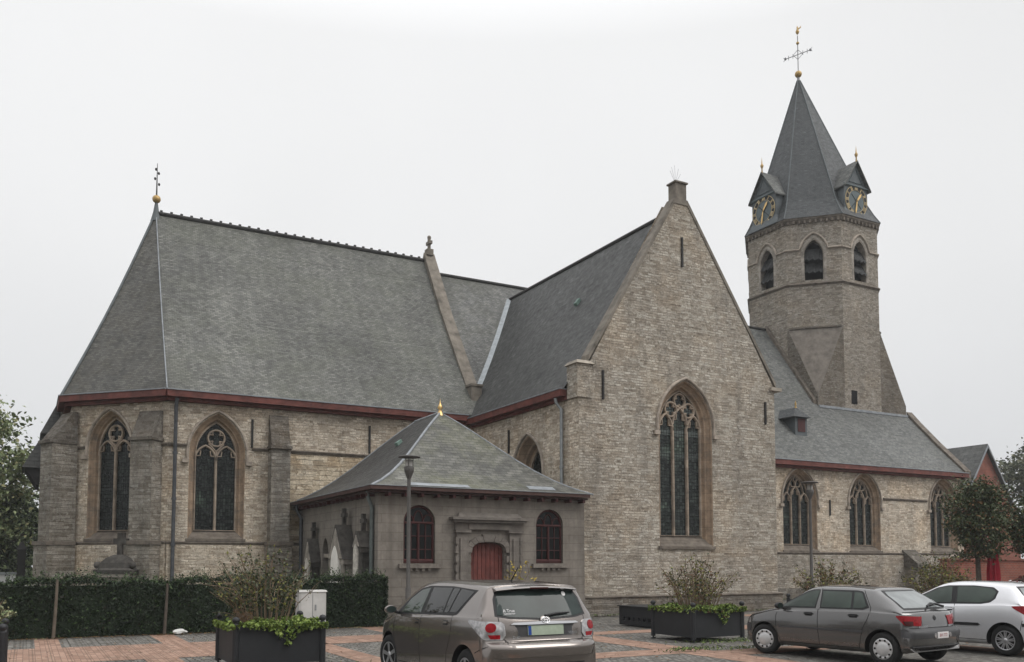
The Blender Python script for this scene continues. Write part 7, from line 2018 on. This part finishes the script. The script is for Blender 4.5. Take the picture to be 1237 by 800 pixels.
for s_ in (1, -1):
    g.decal('headlight', 'F', [(s_ * 0.68, 0.58), (s_ * 0.66, 0.685), (s_ * 0.36, 0.665), (s_ * 0.36, 0.58)], 'lamp_clear', 0.006, 10, 4)
    g.decal('indicator', 'L' if s_ > 0 else 'R', [(1.58, 0.60), (1.58, 0.70), (1.72, 0.685), (1.74, 0.60)], 'lamp_clear', 0.004, 6, 4)
    g.decal('bumper_side', 'L' if s_ > 0 else 'R', [(1.57, 0.43), (1.57, 0.57), (1.80, 0.57), (1.80, 0.43)], 'grey_trim', 0.008, 8, 4)
g.wheels('hubcap')

# --- silver three-door hatchback
SS = dict(st=[(-1.90, 0.40, 0.74, 0.33), (-1.925, 0.50, 0.77, 0.31), (-1.92, 0.585, 0.79, 0.29), (-1.88, 0.64, 0.80, 0.275), (-1.84, 0.68, 0.805, 0.26), (-1.815, 0.80, 0.812, 0.25), (-1.77, 0.92, 0.817, 0.24), (-1.70, 0.995, 0.82, 0.235), (-1.56, 1.17, 0.825, 0.225), (-1.38, 1.335, 0.828, 0.215), (-1.27, 1.38, 0.83, 0.21),
              (-0.8, 1.425, 0.83, 0.20), (-0.3, 1.43, 0.83, 0.20), (0.08, 1.385, 0.828, 0.20), (0.5, 1.19, 0.825, 0.20), (0.95, 0.985, 0.82, 0.205), (1.12, 0.935, 0.815, 0.21), (1.45, 0.855, 0.79, 0.22), (1.70, 0.74, 0.74, 0.235), (1.84, 0.60, 0.69, 0.25), (1.90, 0.47, 0.65, 0.27)],
          belt=[(-1.9, 0.97), (-1.2, 0.975), (0, 0.92), (1.0, 0.87), (1.9, 0.7)], tumble=0.40, tail=(-1.1, 0.7, 0.17), nose=(0.8, 1.1, 0.32), axles=(-1.26, 1.18), hw=0.826, wr=0.298, ar=0.352, steer=0)
def silver_car(label, pm, group=None):
    c = Car('parked_car', label, SS, pm, group); c.seams = MB()
    for sd in ('L', 'R'):
        c.decal('window_trim', sd, [(0.88, 0.93), (-0.1, 0.965), (-0.80, 0.985), (-0.98, 1.02), (-1.10, 1.12), (-1.11, 1.24), (-1.0, 1.315), (-0.6, 1.345), (-0.05, 1.335), (0.18, 1.285), (0.55, 1.10)], 'trim', 0.003, 50, 8)
        c.decal('side_window', sd, [(0.76, 0.965), (-0.19, 0.995), (-0.15, 1.31), (-0.04, 1.31), (0.15, 1.26), (0.5, 1.09)], 'glass_green', 0.007, 22, 8)
        c.decal('side_window', sd, [(-0.30, 1.0), (-0.80, 1.01), (-0.96, 1.045), (-1.065, 1.13), (-1.07, 1.22), (-0.98, 1.285), (-0.6, 1.32), (-0.26, 1.318)], 'glass_green', 0.007, 20, 8)
        c.handle(-0.14, 0.87, pm, sd)
        c.seam(sd, [(0.84, 0.92), (0.88, 0.7), (0.80, 0.28)]); c.seam(sd, [(-0.26, 0.98), (-0.27, 0.6), (-0.30, 0.28)])
        c.decal('rubbing_strip', sd, [(0.74, 0.545), (0.74, 0.60), (-0.78, 0.615), (-0.80, 0.58), (-0.78, 0.56)], 'trim', 0.014, 36, 3)
        c.seam(sd, [(0.80, 0.29), (-0.9, 0.29)])
        c.decal('bumper_strip', sd, [(-1.60, 0.58), (-1.60, 0.64), (-1.86, 0.655), (-1.86, 0.585)], 'trim', 0.014, 10, 3)
        c.seam(sd, [(-1.56, 0.5), (-1.60, 0.69), (-1.80, 0.69)])
    c.decal('window_trim', 'B', [(-0.60, 1.01), (-0.57, 1.20), (-0.5, 1.335), (0.5, 1.335), (0.57, 1.20), (0.60, 1.01), (0, 0.985)], 'trim', 0.003, 36, 10)
    c.decal('rear_window', 'B', [(-0.565, 1.04), (-0.535, 1.20), (-0.47, 1.305), (0.47, 1.305), (0.535, 1.20), (0.565, 1.04), (0, 1.015)], 'glass_sky', 0.007, 36, 10)
    for s_ in (1, -1):
        D = ('D', s_); i0, o0 = 0.785 * -1.78 + 0.62 * 0.54, 0.785 * -1.42 + 0.62 * 0.82
        o = c.decal('tail_light', D, [(i0, 0.79), (i0 - 0.015, 0.87), (i0 + 0.09, 0.945), (i0 + 0.27, 0.975), (o0, 0.96), (o0 - 0.03, 0.915), (o0 - 0.18, 0.81), (i0 + 0.18, 0.78)], 'lamp_red', 0.012, 26, 6)
        c.decal('lamp_lens', D, [(i0 + 0.14, 0.83), (i0 + 0.17, 0.93), (i0 + 0.28, 0.955), (i0 + 0.24, 0.83)], 'lamp_dark', 0.016, 10, 4, o)
    c.decal('bumper_strip', 'B', [(-0.72, 0.575), (-0.72, 0.65), (0.72, 0.65), (0.72, 0.575)], 'trim', 0.014, 30, 3)
    c.decal('bumper_lip', 'B', [(-0.70, 0.385), (-0.70, 0.415), (0.70, 0.415), (0.70, 0.385)], 'chrome', 0.012, 24, 2)
    c.decal('number_plate', 'B', [(-0.17, 0.68), (-0.17, 0.775), (0.17, 0.775), (0.17, 0.68)], 'plate_white', 0.012, 6, 3)
    c.seam('B', [(-0.66, 0.98), (-0.68, 0.78), (-0.6, 0.66), (0.6, 0.66), (0.68, 0.78), (0.66, 0.98)], 0.01)
    wiper(c, [(0.0, 1.02), (-0.2, 1.05), (-0.36, 1.06)])
    c.mirror(0.72, 0.985, pm, 1); c.mirror(0.72, 0.985, pm, -1)
    c.decal('windscreen', 'T', [(0.14, -0.5), (0.14, 0.5), (0.88, 0.62), (0.88, -0.62)], 'glass_car', 0.004, 14, 14)
    for s_ in (1, -1): c.decal('headlight', 'F', [(s_ * 0.66, 0.64), (s_ * 0.60, 0.76), (s_ * 0.36, 0.68), (s_ * 0.38, 0.58)], 'lamp_clear', 0.006, 10, 4)
    c.wheels('multi')
    return c
s3 = silver_car('silver three-door hatchback at the right, half behind the dark grey hatchback', 'silver')

def park(car, loc, heading):
    car.root.location = (loc[0], loc[1], 0); car.root.rotation_euler = (0, 0, R(heading))
# heading: direction of the car's nose, degrees from +X
park(v, (6.05, 12.25), 90.5)
park(g, (13.9, 12.08), 96)
park(s3, (17.36, 11.9), 95)
wcar = silver_car('small white car seen far off behind the red-leaved bush', 'white_paint')
park(wcar, (37.8, 22.4), 150)
